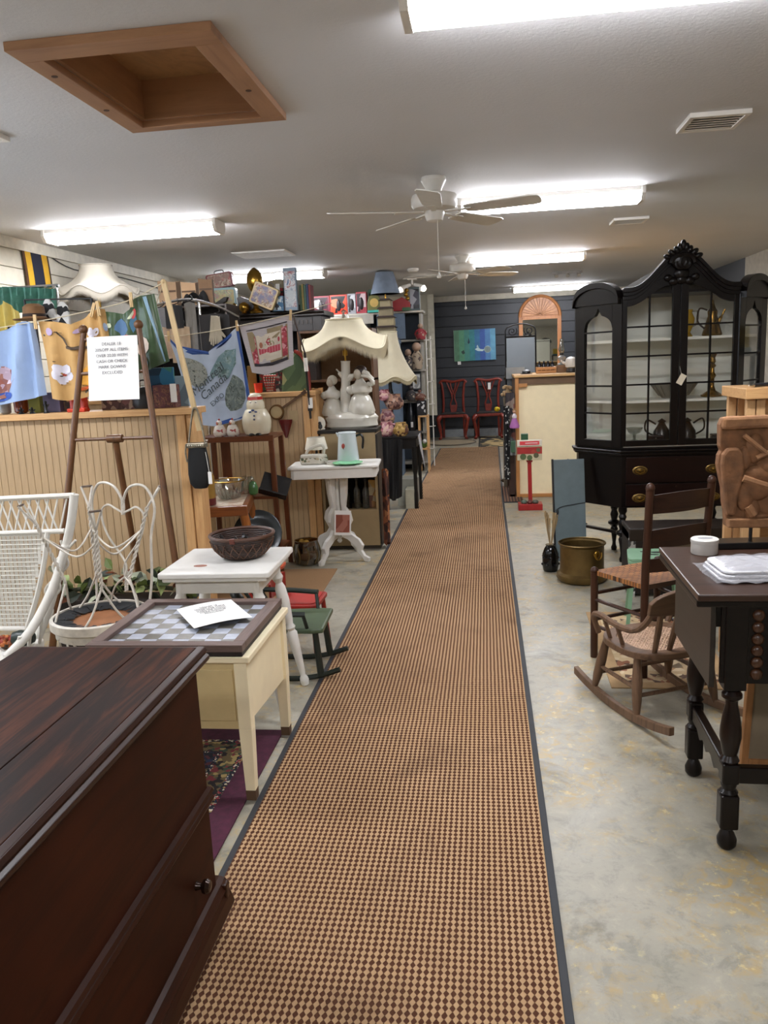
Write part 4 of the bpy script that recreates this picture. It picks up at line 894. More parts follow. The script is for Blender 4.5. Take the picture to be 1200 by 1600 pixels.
t = thing('mitt_rail', 'thin wire rail carrying the oven mitts', 'rail', (0, 0, 0)); MB().tube([(-2.78, 4.74, 1.915), (-2.35, 4.74, 1.9)], .005, 6).build('wire', BLACK, t); MB().tube([(-2.35, 4.74, 1.9), (-2.35, 4.74, 0)], .008, 6).build('post', BLACK, t); MB().tube([(-2.78, 4.74, 1.915), (-2.78, 4.74, 0)], .008, 6).build('post', BLACK, t)
# banner on the left wall
t = thing('banner', 'yellow and navy striped cloth banner on the left wall', 'banner', (XL + .012, 6.55, 2.52), rot=(0, 0, 0))
for y0, y1, c in ((-.2, -.165, '#4a2c18'), (-.165, -.08, '#c79a22'), (-.08, .085, '#10162c'), (.085, .17, '#c79a22'), (.17, .195, '#3a2416')):
    MB().grid(lambda u, v: (.006 + .006 * math.sin(3 * v), y0 + (y1 - y0) * u + .03 * v, -.42 * v), 3, 8, (.003, 0, 0)).build('stripe', M(c, .8, var=.08), t)
MB().tube([(.004, -.22, 0), (.004, .22, 0)], .008, 6).build('hanging_rod', M('#4a3422', .5), t)
t = thing('power_cable', 'thin dark cable running along the left wall', 'cable', (0, 0, 0)); MB().tube(spline([(XL + .01, 6.7, 2.5), (XL + .012, 7.2, 2.4), (XL + .012, 8.2, 2.42), (XL + .012, 9.4, 2.38)], 5), .005, 5).build('cord', BLACK, t)
# ------------------------------------------------------------------ big fringed shade on a floor lamp, far left
SH = M('#8d877b', .8, var=.05, bump=.1, bscale=200)
def bell_shade(t, H, r0, r1, sy=1, scall=8, dip=.04, mat=SH, fr=.0, frm=None, n=64, ex=1.9, sq=0):
    """scalloped bell shade; r0 top radius, r1 rim radius, optional fringe"""
    def rad(a):
        if not sq: return 1.0
        c, s = abs(math.cos(a)), abs(math.sin(a)); p = 4.0; return 1.0 / ((c ** p + s ** p) ** (1 / p))
    def P(a, v):
        r = (r0 + (r1 - r0) * (v ** ex)) * rad(a); d = dip * v ** 2 * (.5 + .5 * math.cos(scall * (a + PI / 2)))
        return (r * math.cos(a), r * sy * math.sin(a), H * (1 - v) + d)
    m = MB(); nv = 12; vs = [P(2*PI*j/n, i / nv) for i in range(nv + 1) for j in range(n)]
    fs = [(i*n+j, i*n+(j+1)%n, (i+1)*n+(j+1)%n, (i+1)*n+j) for i in range(nv) for j in range(n)]
    m.add(vs, fs, True); s = m.build('lamp_shade', mat, t)
    sol = s.modifiers.new('thickness', 'SOLIDIFY'); sol.thickness = .004
    rim = [P(2*PI*j/n, 1) for j in range(n)]; MB().tube(rim, .006, 6, True).build('rim_braid', mat, t); MB().tube([P(2*PI*j/n, 0) for j in range(n)], .005, 6, True).build('top_ring', mat, t)
    if fr:
        m = MB(); k = 8 * n; fringe(m, [P(2*PI*j/k, 1) for j in range(k)], fr, .0038, 1, .2); m.build('fringe', frm or mat, t)
    return P
t = thing('floor_lamp', 'floor lamp with a wide white fringed shade by the left wall', 'lamp', (-3.31, 6.82, 0))
sub = thing('shade', '', ''); del sub['label']; del sub['category']; sub.parent = t; sub.location = (0, 0, 2.11); bell_shade(sub, .26, .135, .34, 1, 6, .07, SH, .09)
MB().tube([(0, 0, .02), (0, 0, 2.3)], .014, 10).build('pole', BRASS, t); MB().lathe([(.14, 0), (.14, .02), (.03, .05)], 20).build('base', BRASS, t)
# ------------------------------------------------------------------ clothes rack with arched rail
t = thing('clothes_rack', 'chrome clothes rack with an arched top rail behind the towel', 'clothes rack', (0, 5.93, 0))
MB().tube(spline([(-2.63, 0, 1.88), (-2.44, 0, 1.935), (-2.19, 0, 1.965), (-1.98, 0, 1.91), (-1.80, 0, 1.815)], 6), .011, 8).build('arched_rail', CHROME, t)
for x, z in ((-2.63, 1.88), (-2.1, 1.94)): MB().tube([(x, 0, z), (x, 0, 0)], .011, 8).build('upright', CHROME, t)
MB().tube([(-2.63, 0, .1), (-2.1, 0, .1)], .011, 8).build('base_bar', CHROME, t)
GAR = [('grey felt vest', -2.383, 0.148, 1.917, 1.735, '#8f8f93'), ('grey panel skirt', -2.16, 0.085, 1.946, 1.598, '#8c8983'), ('pink beige leather bag', -2.383, 0.125, 1.775, 1.541, '#b59a82'), ('pale tan leather bag', -2.24, 0.148, 1.775, 1.507, '#c0a585'), ('black lace top', -2.269, 0.137, 1.929, 1.758, '#17171b'), ('black jacket', -1.961, 0.228, 1.849, 1.507, '#1d1a1c')]
for i, (nm, x, w_, z1, z0, c) in enumerate(GAR):
    f_ = cloth_fn([(x - w_/2, z1 - .012), (x, z1), (x + w_/2, z1 - .012)], [(x - w_/2, z0), (x, z0 - .005), (x + w_/2, z0)], 5.90 - .012 * i, .006, 2, i)
    t = cloth(nm.split()[-1], nm + ' hanging on the chrome rack', nm.split()[-1], f_, M(c, .6 if i not in (2, 3) else .35, var=.1), [], 12, 10)
    MB().tube(spline([(x, 5.93, z1 + .05), (x + .015, 5.92, z1 + .03), (x, 5.91, z1 + .01), (x - w_/2, 5.90 - .012*i, z1 - .01)], 4), .004, 5).build('hanger', BLACK, t)
t = thing('gloves', 'pair of cream lace gloves pinned on the clothes rack', 'gloves', (-1.96, 5.805, 1.73)); GLV = M('#b9b09c', .8, bump=.4, bscale=200)
for s in (0, 1):
    a = MB(); a.T = tr(s * .035, -s * .006, -s * .01) @ ry(.12 - .2 * s); a.prism([(-.025, .1), (.025, .1), (.022, .0), (.035, -.02), (.05, -.045), (.042, -.055), (.022, -.035), (.022, -.1), (.013, -.105), (.01, -.06), (.006, -.115), (-.004, -.115), (-.005, -.06), (-.01, -.11), (-.02, -.105), (-.018, -.05), (-.024, -.09), (-.032, -.085), (-.028, 0)], 'y', -.006, .006); a.build('glove', GLV, t, .003)
MB().tube([(.0, 0, .09), (.0, .12, .10)], .004, 5).build('clip', CHROME, t)
# ------------------------------------------------------------------ tall dark shelf with brown bags
DK = WOOD('#140e0b', '#2a1c15', .4, 'z', 4, .04)
t = thing('shelving_unit', 'tall dark shelving unit carrying brown paper bags', 'shelf', (-2.78, 7.6, 0))
for x in (-.42, .40): MB().box((x, -.2, 0), (x + .02, .2, 2.04)).build('side_panel', DK, t, .002)
for z in (.1, .6, 1.1, 1.6, 2.02): MB().box((-.4, -.2, z), (.4, .2, z + .02)).build('shelf_board', DK, t, .002)
MB().box((-.42, .19, 0), (.42, .2, 2.04)).build('back_panel', M('#0d0a09', .7), t)
for i, (x, w_, h, c, lab) in enumerate(((-2.93, .17, .24, '#8f7458', 'wide brown paper bag on the tall dark shelf'), (-2.73, .13, .22, '#a08262', 'folded tan paper bag in the middle of the tall dark shelf'), (-2.57, .12, .24, '#6b5138', 'crumpled dark brown bag at the right of the tall dark shelf'))):
    t = thing('paper_bag', lab, 'paper bag', (x, 7.5, 2.04), .1 * i, 'brown bags on the dark shelf')
    MB().add([(-w_/2, -.06, 0), (w_/2, -.06, 0), (w_/2, .06, 0), (-w_/2, .06, 0), (-w_/2 - .006, -.06, h), (w_/2, -.055, h - .02), (w_/2, .06, h), (-w_/2, .06, h - .01)], [(0,3,2,1),(0,1,5,4),(1,2,6,5),(2,3,7,6),(3,0,4,7)]).build('bag', M(c, .8, var=.1), t)
    MB().box((-w_/2, -.0615, h * .55), (w_/2 - .004, -.0605, h * .62)).build('fold', M('#4a3626', .8), t)
t = thing('dark_cloth', 'black cloth bundle heaped beside the brown bags', 'cloth', (-2.66, 7.42, 2.04)); m = MB().grid(lambda u, v: (-.12 + .26 * u, -.06 + .1 * v, .2 * math.sin(PI * u) ** .6 * (.6 + .4 * math.sin(7 * u + 3 * v)) * (1 - .5 * abs(2 * v - 1))), 16, 8, (0, 0, -.004)); m.build('fold', M('#0a0909', .9), t); MB().grid(lambda u, v: (-.08 + .2 * u, -.1 + .08 * v, .11 * math.sin(PI * u) * (1 - .4 * v)), 12, 6, (0, 0, -.004)).build('fold', M('#0a0909', .9), t)
# ------------------------------------------------------------------ dark armoire with pediment
ARM = WOOD('#15100e', '#2c211c', .35, 'x', 4, .04); ARMZ = WOOD('#15100e', '#2c211c', .35, 'z', 4, .04)
t = thing('armoire', 'dark carved armoire with a broken pediment', 'armoire', (-2.3, 8.7, 0))
for x in (-.62, .52): MB().box((x, -.25, 0), (x + .1, .25, 1.95)).build('side_panel', ARMZ, t, .004)
MB().box((-.6, .22, 0), (.6, .25, 1.95)).build('back_panel', M('#0f0c0b', .7), t)
for z in (.05, .95, 1.38): MB().box((-.52, -.2, z), (.52, .22, z + .03)).build('shelf_board', ARM, t, .003)
MB().box((-.52, -.24, 1.80), (.52, -.2, 1.95)).build('frieze', ARM, t, .003)
for k in range(22):
    if k == 0: dn = MB().box((0, 0, 0), (.02, .012, .04)).build('dentil', M('#4a4038', .4), t); dn.location = (-.5, -.252, 1.87)
    else: inst(dn, t, (-.5 + k * .0475, -.252, 1.87))
MB().prism([(-.3, 1.95), (-.3, 1.97), (-.33, 1.985), (-.33, 2.0), (.26, 2.0), (.26, 1.95)], 'x', -.66, .66).build('cornice', ARM, t, .003)
MB().prism([(-.64, 2.0), (-.38, 2.14), (-.36, 2.185), (-.40, 2.185), (-.64, 2.05)], 'y', -.3, -.22).build('pediment', ARM, t, .004)
MB().prism([(-.24, 2.0), (.18, 2.0), (.16, 2.03), (-.22, 2.18), (-.26, 2.17)], 'y', -.3, -.22).build('pediment', ARM, t, .004)
MB().lathe([(.05, 0), (.03, .03), (.012, .05), (.03, .08), (.02, .11), (0, .13)], 14, (-.31, -.24, 2.0)).build('finial', BRASS, t)
MB().box((-.52, -.24, 0), (.52, -.215, .95)).build('door', ARM, t, .003)
t = thing('plate', 'silver plate standing in the armoire', 'plate', (-1.93, 8.42, 1.51), rot=(math.radians(80), 0, .1)); MB().lathe([(0, 0), (.05, 0), (.07, .008), (.10, .014), (.10, .018), (.068, .012), (0, .006)], 28).build('dish', M('#a9aeb0', .15, .9), t)
jar('vase', 'grey pottery vase in the armoire niche', 'vase', -2.12, 8.45, 1.41, [(.03, 0), (.045, .05), (.05, .12), (.03, .18), (.025, .22), (.035, .25)], M('#7c7a70', .4))
# goods on top of the armoire
LB = [(-2.745, 8.5, 2.285, .28, .15, -.12, '#7a2a2c', PRINT('#8f6a5a', ['#3c5a34', '#b03a34', '#c9b59a', '#7a4a30'], 22, .8, .4, 'n'), 'red edged tin lunch box tilted on top of the pale one'), (-2.715, 8.5, 2.0, .25, .285, 0, '#8db0b0', PRINT('#b9a86c', ['#c9c49a', '#b5706c', '#8aa080', '#d0c088'], 24, .8, .4, 'n'), 'pale blue tin lunch box with a pastel picture'), (-2.255, 8.22, 2.055, .26, .22, .42, '#c2a870', PRINT('#6a6480', ['#4a3f5c', '#a3553a', '#c9b99a', '#80603c'], 24, .8, .4, 'n'), 'tilted tan edged tin lunch box leaning before the trophy')]
for x, y, z, w_, h, a, c, pm, lab in LB:
    t = thing('lunch_box', lab, 'lunch box', (x, y, z), rot=(0, a, .05), group='tin lunch boxes on the armoire')
    m = MB(); m.T = tr(0, .05, h / 2) @ rx(PI / 2); m.prism(rrect(w_, h, .025), 'z', 0, .1); m.build('tin_body', M(c, .35), t, .004)
    m = MB(); m.T = tr(0, -.0515, h / 2) @ rx(PI / 2); m.prism(rrect(w_ * .86, h * .84, .018), 'z', -.001, .001); m.build('front_print', pm, t)
    MB().tube(spline([(-.05, 0, h), (-.04, 0, h + .03), (.04, 0, h + .03), (.05, 0, h)], 4), .005, 6).build('handle', M('#2a2320', .4), t)
t = thing('trophy', 'tall brass oil lamp shaped trophy on the armoire', 'trophy', (-2.36, 8.42, 2.0)); MB().lathe([(.075, 0), (.08, .02), (.04, .05), (.03, .08), (.055, .11), (.05, .15), (.04, .2), (.045, .21)], 22).build('stem', BRASS, t); MB().ball((0, 0, .33), (.085, .085, .125), 22, 14).build('globe', BRASS, t); MB().lathe([(.03, 0), (.012, .012), (0, .016)], 12, (0, 0, .45)).build('finial', BRASS, t)
t = thing('brass_bell', 'small brass ball beside the tilted lunch box', 'bell', (-2.46, 8.3, 2.0)); MB().ball((0, 0, .06), .055).build('ball', BRASS, t); MB().lathe([(.03, 0), (.015, .02)], 12).build('foot', BRASS, t)
q = NT('plaid'); v = q.coord(kind='Generated'); sp = q.n('ShaderNodeSeparateXYZ'); q.l(v, sp.inputs[0])
fa = q.math('FRACT', q.math('MULTIPLY', sp.outputs[0], 5.0)); fz = q.math('FRACT', q.math('MULTIPLY', sp.outputs[2], 5.0))
st = q.math('MAXIMUM', q.math('LESS_THAN', fa, .35), q.math('LESS_THAN', fz, .35)); q.col(q.mix(st, '#8c1f1c', '#1f2420')); PLAID = fin(q, .4)
t = thing('picnic_jug', 'red plaid insulated picnic jug with a cream lid', 'jug', (-2.12, 8.46, 2.0)); MB().lathe([(.105, 0), (.11, .01), (.11, .24)], 26).build('body', PLAID, t); MB().lathe([(.112, .24), (.114, .29), (.1, .32), (.04, .335), (0, .335)], 26).build('lid', M('#8a7f68', .4), t); MB().tube(spline([(-.115, 0, .25), (-.1, 0, .35), (0, 0, .42), (.1, 0, .35), (.115, 0, .25)], 5), .004, 6).build('bail_handle', CHROME, t)
MB().box((.0, -.118, .21), (.04, -.114, .28)).build('price_tag', PAPER, t)
solo(MB().tube([(0, 0, 0), (-.01, 0, .4)], .012, 8), 'walking_stick', BLACK, 'short black stick upright behind the plaid jug', 'stick', (-2.07, 8.56, 2.0))
bx('tin', 'small blue and white picture tin below the plaid jug', 'tin', -2.14, -2.025, 8.24, 8.3, 2.0, 2.15, M('#2f5a7a', .4), PRINT('#9fb0b8', ['#3f6a8c', '#2a2a30', '#c9d0d0'], 30, .7))
bx('game_box', 'tall red, white and blue box standing on the armoire', 'box', -2.01, -1.88, 8.24, 8.30, 2.0, 2.42, M('#7a8a9a', .5), PRINT('#a9b0b4', ['#a82a34', '#2f4f7a', '#c9c9c9', '#8a2a30'], 14, .8, .4, 'n'))
for i, (c, h) in enumerate((('#2f4a2c', .25), ('#7a6a2c', .26), ('#3a5a48', .25), ('#2a3a5c', .26), ('#7a2a2c', .25))):
    nm = ('dark green', 'olive yellow', 'sea green', 'navy', 'red')[i]
    bx('book', nm + ' spined book in the row at the armoire corner', 'book', -1.868 + i * .024, -1.846 + i * .024, 8.3, 8.46, 2.0, 2.0 + h, M(c, .6), None, 0, .002, 'books at the armoire corner')
# ------------------------------------------------------------------ goods on the middle partition cap
t = thing('painted_tray', 'arched green and red painted tray on the middle partition cap', 'tray', (-1.47, 6.19, 1.25), rot=(math.radians(-8), 0, 0))
MB().prism([(-.11, 0), (.11, 0), (.1, .17), (.06, .27), (0, .3), (-.06, .27), (-.1, .17)], 'y', 0, .012).build('panel', PRINT('#4a5f3c', ['#3a4f30', '#8a8a5c', '#5c6f48'], 10, .5), t, .004)
MB().tube(spline([(.11, .0, 0), (.105, 0, .15), (.06, 0, .27), (0, 0, .31)], 5), .014, 8).build('red_edge', M('#8a2a1e', .5), t)
jar('glass', 'bright orange red glass tumbler on the middle partition cap', 'glass', -1.755, 6.15, 1.25, [(.025, 0), (.03, .005), (.034, .06), (.036, .075)], M('#e03a22', .2))
t = thing('candy_canes', 'bunch of striped candy cane sticks in a glass', 'ornament', (-1.67, 6.17, 1.25)); MB().lathe([(.03, 0), (.035, .06), (.036, .06)], 14).build('cup', GLASS('#e0c8c8'), t)
CC = STRIPE('#c93a30', '#d8cfc4', .02, 'z', .5, .4)
for k in range(5): MB().tube(spline([(-.02 + .01 * k, .0, .01), (-.04 + .02 * k, 0, .1), (-.035 + .02 * k, 0, .13), (-.02 + .02 * k, 0, .12)], 4), .006, 6).build('cane', CC, t)
bx('picture_card', 'mustard greeting card behind the orange tumbler', 'card', -1.85, -1.78, 6.2, 6.21, 1.25, 1.46, M('#7d5f22', .6)); bx('tinsel_box', 'busy printed ornament box on the middle partition cap', 'box', -1.76, -1.58, 6.21, 6.25, 1.25, 1.47, PRINT('#4a4440', ['#7a2a2c', '#9a9a90', '#3a5a3c', '#2a2a2c'], 40, .8))
# things hung on the middle partition
t = thing('banjo_ornament', 'small gold banjo ornament hanging on the beadboard', 'ornament', (-1.60, 6.065, 1.10), rot=(0, math.radians(58), 0))
m = MB(); m.T = rx(PI / 2); m.lathe([(.0, -.012), (.055, -.012), (.06, 0), (.055, .012), (0, .012)], 22); m.build('drum', M('#6a4a24', .35, .4), t); m = MB(); m.T = tr(0, -.014, 0) @ rx(PI / 2); m.lathe([(0, -.001), (.045, -.001), (.045, .001), (0, .001)], 20); m.build('head', M('#a8926a', .4), t)
MB().bar((0, 0, .055), (0, 0, .25), .018, .012).build('neck', M('#5a3c1e', .4), t); MB().cbox((0, 0, .265), (.028, .014, .04)).build('headstock', M('#4a2f18', .4), t)
for k in range(4): MB().tube([(-.022 if k % 2 else .022, 0, .255 + .01 * k), (-.012 if k % 2 else .012, 0, .255 + .01 * k)], .004, 6).build('peg', BRASS, t)
t = thing('pocket_vase', 'dark red glass wall pocket vase on the beadboard', 'vase', (-1.535, 6.06, .90)); MB().lathe([(.008, 0), (.012, .01), (.03, .06), (.05, .12), (.052, .14)], 16, (0, 0, 0), 1, .7, .06, 8).build('cone', M('#5a1a1a', .25), t)
solo(MB().box((-.035, 0, 0), (.035, .002, .075)), 'note_card', M('#b09a74', .8), 'small tan paper card pinned by the banjo', 'card', (-1.475, 6.094, 1.03))
t = thing('letter_rack', 'narrow pine letter rack with dark cards beside the post', 'letter rack', (-1.34, 6.26, 0)); MB().box((-.035, 0, 0), (.0, .03, 1.265)).box((.035, 0, 0), (.07, .03, 1.265)).build('stile', PINE_Z, t, .002)
for k in range(3): MB().box((.0, .004, 1.0 - k * .09), (.034, .012, 1.055 - k * .09)).build('card', M('#4a3024', .7), t)
MB().box((-.035, .02, 0), (.07, .03, 1.26)).build('back', PINE_Z, t)
# ------------------------------------------------------------------ etagere with the snowman jar
ET = WOOD('#4a2412', '#6b3a1f', .35, 'x', 4, .05); ETZ = WOOD('#4a2412', '#6b3a1f', .35, 'z', 4, .05)
t = thing('etagere', 'reddish brown open shelf stand under the snowman jar', 'shelf', (-1.74, 5.56, 0))
for z in (.955, .53, .15): MB().box((-.275, -.15, z), (.275, .15, z + .022)).build('shelf_board', ET, t, .004)
MB().box((-.275, -.157, .94), (.275, -.147, .98)).build('front_rail', ET, t, .003)
for x in (-.255, .255):
    for y in (-.135, .135): MB().bar((x, y, .96), (x * 1.05, y * 1.05, 0), .035, .028).build('post', ETZ, t, .003)
MB().box((-.2, .12, .56), (-.13, .135, .95)).build('back_slat', ETZ, t, .002)
IV = M('#cfc6ae', .25, var=.05)
t = thing('cookie_jar', 'cream snowman cookie jar with a red hat band', 'jar', (-1.60, 5.50, .978))
MB().lathe([(.07, 0), (.085, .01), (.098, .05), (.102, .09), (.098, .13), (.075, .175), (.06, .185)], 30).build('body', IV, t)
h = MB().lathe([(.062, .185), (.064, .19), (.062, .225), (.05, .25), (.045, .275), (.03, .29), (0, .295)], 26).build('head', IV, t)
MB().lathe([(.0505, .245), (.054, .247), (.051, .268), (.048, .268)], 26).build('hat_band', M('#a8281e', .3), h)
for x in (-.018, .02): MB().ball((x, -.058, .232), (.008, .004, .006), 8, 6).build('eye', WHITE_GLOSS, h); MB().ball((x, -.0615, .231), .003, 6, 5).build('pupil', BLACK, h)
for k in range(5): a = -.5 + k * .25; MB().ball((math.sin(a) * .078, -math.cos(a) * .078, .165 + .012 * math.cos(k * 1.57 - 3.14)), (.012, .006, .007), 8, 6).build('scarf', M('#23386e', .4), t)
for z in (.14, .115): MB().ball((.012, -.099 if z < .12 else -.094, z), .007, 8, 6).build('button', M('#1f2f5c', .4), t)
for x in (-.018, .03): MB().ball((x, -.085, .008), (.022, .018, .012), 10, 6).build('shoe', BLACK, t)
for z in (.05, .075): MB().tube(ring((0, 0, z), .0985 if z > .06 else .0965, 30), .0015, 5, True).build('groove', M('#9c9078', .5), t)
for x, lab in ((-1.86, 'left red and white china hen shaker on the etagere'), (-1.765, 'right red and white china hen shaker nearest the snowman jar')):
    t = thing('shaker', lab, 'shaker', (x, 5.46, .978), 0, 'china hen shakers'); CH = PRINT('#d6cec4', ['#a33a34', '#c9c2b8', '#7a3a34'], 60, .4, .3)
    t.scale = (1.22, 1.22, 1.15); MB().lathe([(.028, 0), (.038, .012), (.04, .03), (.028, .06), (.02, .07)], 16).build('body', CH, t); MB().ball((0, -.005, .083), .018, 10, 8).build('head', CH, t); MB().ball((0, 0, .102), (.005, .012, .008), 8, 6).build('comb', M('#a3281e', .4), t); MB().ball((0, -.024, .082), (.004, .009, .004), 6, 5).build('beak', M('#c98a2a', .4), t)
solo(MB().prism([(-.015, 0), (.015, 0), (.018, .012), (-.012, .012)], 'y', 0, .002), 'price_sticker', PAPER, 'tiny white sticker on the etagere front edge', 'sticker', (-1.95, 5.401, .955))
# ------------------------------------------------------------------ cane topped side table and its goods
OT = WOOD('#5c2f16', '#8a5028', .3, 'x', 4, .05); OTZ = WOOD('#6b3a1a', '#a3642f', .3, 'z', 4, .05)
t = thing('side_table', 'brown cane topped side table behind the partition post', 'table', (-1.85, 5.08, 0), math.radians(12))
MB().box((-.28, -.28, .52), (.28, -.24, .585)).box((-.28, .22, .52), (.28, .26, .585)).box((-.28, -.26, .52), (-.245, .26, .585)).box((.245, -.26, .52), (.28, .26, .585)).build('frame', OT, t, .006)
q = NT('woven_cane'); v = q.coord((1, 1, 1)); ck = q.n('ShaderNodeTexChecker'); ck.inputs['Scale'].default_value = 70; q.l(v, ck.inputs[0]); br = q.noise(v, 30, 2)
q.col(q.mix(ck.outputs['Fac'], q.ramp(br, [(.4, '#cfc4b0'), (.6, '#b3836a')]), '#a89a84')); CANE = fin(q, .6)
MB().box((-.245, -.26, .565), (.245, .26, .582)).build('cane_top', CANE, t)
for x in (-.25, .25):
    for y in (-.25, .23): s = 1 if x > 0 else -1; MB().tube(spline([(x, y, .53), (x + s * .015, y, .4), (x - s * .01, y, .15), (x + s * .02, y, .012)], 5), [.03] * 5 + [.022] * 5 + [.016] * 6, 10).build('leg', OTZ, t)
t = thing('canister', 'gold canister with a maroon foot beside the hanging purse', 'canister', (-1.80, 4.925, .586)); MB().lathe([(.055, 0), (.057, .04), (.055, .045)], 22).build('foot', M('#5c1a18', .4), t); MB().lathe([(.055, .045), (.056, .18), (.05, .2), (0, .2)], 22).build('body', M('#a07d3a', .4, .3), t)
t = thing('glass_bowl', 'cut glass bowl with a gold rim on the cane table', 'bowl', (-1.73, 5.17, .586)); CG = GLASS('#e6e8e4', .22)
MB().shell([(.06, 0), (.07, .004), (.095, .05), (.108, .12)], 28, (0, 0, 0), .006).build('bowl', CG, t); MB().tube(ring((0, 0, .121), .106, 36), .004, 6, True).build('gold_rim', BRASS, t)
for k in range(20):
    a = 2 * PI * k / 20
    if k == 0: rb = MB().tube([(.066, 0, .008), (.09, 0, .045), (.097, 0, .075)], .005, 5).build('cut_rib', GLASS('#d8dcd8', .35), t)
    else: inst(rb, t, None, (0, 0, a))
t = thing('perfume_bottle', 'green glass perfume bottle on the cane table', 'bottle', (-1.60, 5.29, .586)); MB().lathe([(.02, 0), (.03, .01), (.034, .05), (.022, .085), (.008, .095)], 14, (0, 0, 0), 1, 1, .06, 6).build('body', M('#3f6a3c', .15), t); MB().lathe([(.012, .095), (.014, .105), (.004, .125), (0, .128)], 10).build('stopper', GLASS('#dfe8df', .3), t)
jar('glass', 'clear ribbed tumbler behind the perfume bottle', 'glass', -1.66, 5.36, .586, [(.025, 0), (.03, .01), (.034, .12)], GLASS('#dfe3df', .25))
t = thing('black_case', 'open black leather case leaning on the etagere', 'case', (-1.50, 5.40, .556), rot=(math.radians(-35), math.radians(18), .15)); MB().box((-.1, 0, 0), (.1, .02, .17)).build('lid', M('#0d0b0b', .35), t, .004); MB().box((-.1, -.06, 0), (.1, 0, .012)).build('tray', M('#141111', .4), t, .003)
solo(MB().box((-.03, 0, 0), (.03, .003, .12)), 'card', PAPER, 'white card standing behind the gold canister', 'card', (-1.82, 5.32, .586), rot=(-.1, 0, .1))
# things under the cane table
t = thing('glass_platter', 'dark smoked glass platter leaning under the etagere', 'platter', (-1.60, 5.36, .175), rot=(math.radians(72), 0, .25)); MB().lathe([(0, 0), (.1, 0), (.16, .012), (.17, .02), (.165, .022), (.1, .006), (0, .006)], 30).build('dish', M('#2f3538', .15, .2), t); t.location = (-1.60, 5.32, .30)
MB().box((-.04, .0, .014), (.05, .03, .016)).build('label', M('#8a9094', .6), t)
t = thing('lidded_dish', 'olive green pottery lid behind the wicker bowl', 'dish', (-1.72, 5.0, 0)); MB().lathe([(.12, 0), (.15, .03), (.15, .2), (.13, .22)], 24).build('pot', M('#23241f', .4), t); MB().lathe([(.15, .22), (.145, .24), (.1, .29), (.04, .315), (0, .32)], 24).build('lid', M('#3f4a38', .35), t)
jar('bottle', 'dark bottle under the cane table', 'bottle', -1.98, 5.1, 0, [(.05, 0), (.055, .02), (.055, .2), (.02, .26), (.018, .33)], M('#15130f', .2))
t = thing('white_cloth', 'crumpled pale cloth under the cane table', 'cloth', (-1.74, 5.3, .0)); MB().ball((0, 0, .2), (.09, .08, .07), 12, 8).build('fold', M('#8f9290', .8), t); MB().ball((.03, 0, .1), (.11, .1, .1), 12, 8).build('fold', M('#7c7f7c', .8), t)
# purse
t = thing('purse', 'black velvet drawstring purse with a beaded silver frame hanging on the post', 'purse', (-1.525, 4.09, .82))
MB().lathe([(0, .0), (.035, .004), (.056, .03), (.062, .08), (.058, .16), (.05, .21), (.048, .225)], 22, (0, 0, 0), 1, .5).build('pouch', M('#0a0b0d', .75, bump=.2), t)
FRM = M('#8c8474', .35, .8, .3, 60)
f_ = MB().box((-.052, -.026, .222), (.052, .026, .25)).build('clasp_frame', FRM, t, .006)
for k in range(8): MB().ball((-.042 + .012 * k, -.027, .236), .005, 8, 6).build('bead', M('#c9c2b0', .3, .6), f_)
MB().tube(spline([(-.05, -.026, .245), (-.056, -.03, .2), (-.05, -.033, .15)], 4), .005, 6).build('clasp_arm', FRM, t)
m = MB()
for s in (-1, 1): m.tube(spline([(s * .045, 0, .25), (s * .03, .01, .34), (s * .012, .015, .42), (0, .015, .43)], 5), .0055, 6)
m.build('chain', FRM, t); MB().tube([(.05, -.02, .2), (.065, -.03, .09)], .0015, 4).build('tag_string', WHITE, t); MB().box((.058, -.034, .03), (.078, -.032, .095)).build('price_tag', PAPER, t)
def sub(parent, name, loc=(0, 0, 0), rotz=0):
    o = bpy.data.objects.new(name, None); C.objects.link(o); o.parent = parent; o.location = loc; o.rotation_euler = (0, 0, rotz); o.empty_display_size = .05; return o
# ------------------------------------------------------------------ white Victorian pedestal table
t = thing('pedestal_table', 'white painted pedestal table with four scrolled legs', 'table', (-1.11, 5.79, 0), math.radians(4))
MB().prism([(-.33, -.17), (-.30, -.2), (.30, -.2), (.33, -.17), (.33, .17), (.30, .2), (-.30, .2), (-.33, .17)], 'z', .705, .725).build('table_top', TW, t, .006)
MB().prism([(-.31, -.16), (-.285, -.185), (.285, -.185), (.31, -.16), (.31, .16), (.285, .185), (-.285, .185), (-.31, .16)], 'z', .635, .705).build('apron', TW, t, .005)
leg = [(.035, .64), (.10, .64), (.088, .5), (.07, .40), (.11, .36), (.125, .30), (.085, .235), (.11, .2), (.18, .165), (.215, .12), (.2, .08), (.225, .045), (.265, .03), (.262, .0), (.225, .0), (.205, .03), (.165, .065), (.15, .11), (.08, .155), (.03, .17), (.03, .23), (.05, .3), (.045, .36), (.035, .42)]
lg = None
for k in range(4):
    a = math.radians(331 + 90 * k)
    if lg is None: lg = MB().prism([(x, z) for x, z in leg], 'y', -.014, .014).build('leg', TW, t, .004); lg.rotation_euler = (0, 0, a)
    else: inst(lg, t, None, (0, 0, a))
MB().lathe([(.0, .12), (.012, .125), (.02, .14), (.012, .15), (.024, .165), (.024, .19), (.012, .2), (.02, .24), (.014, .5), (.02, .64)], 16).build('centre_finial', TW, t)
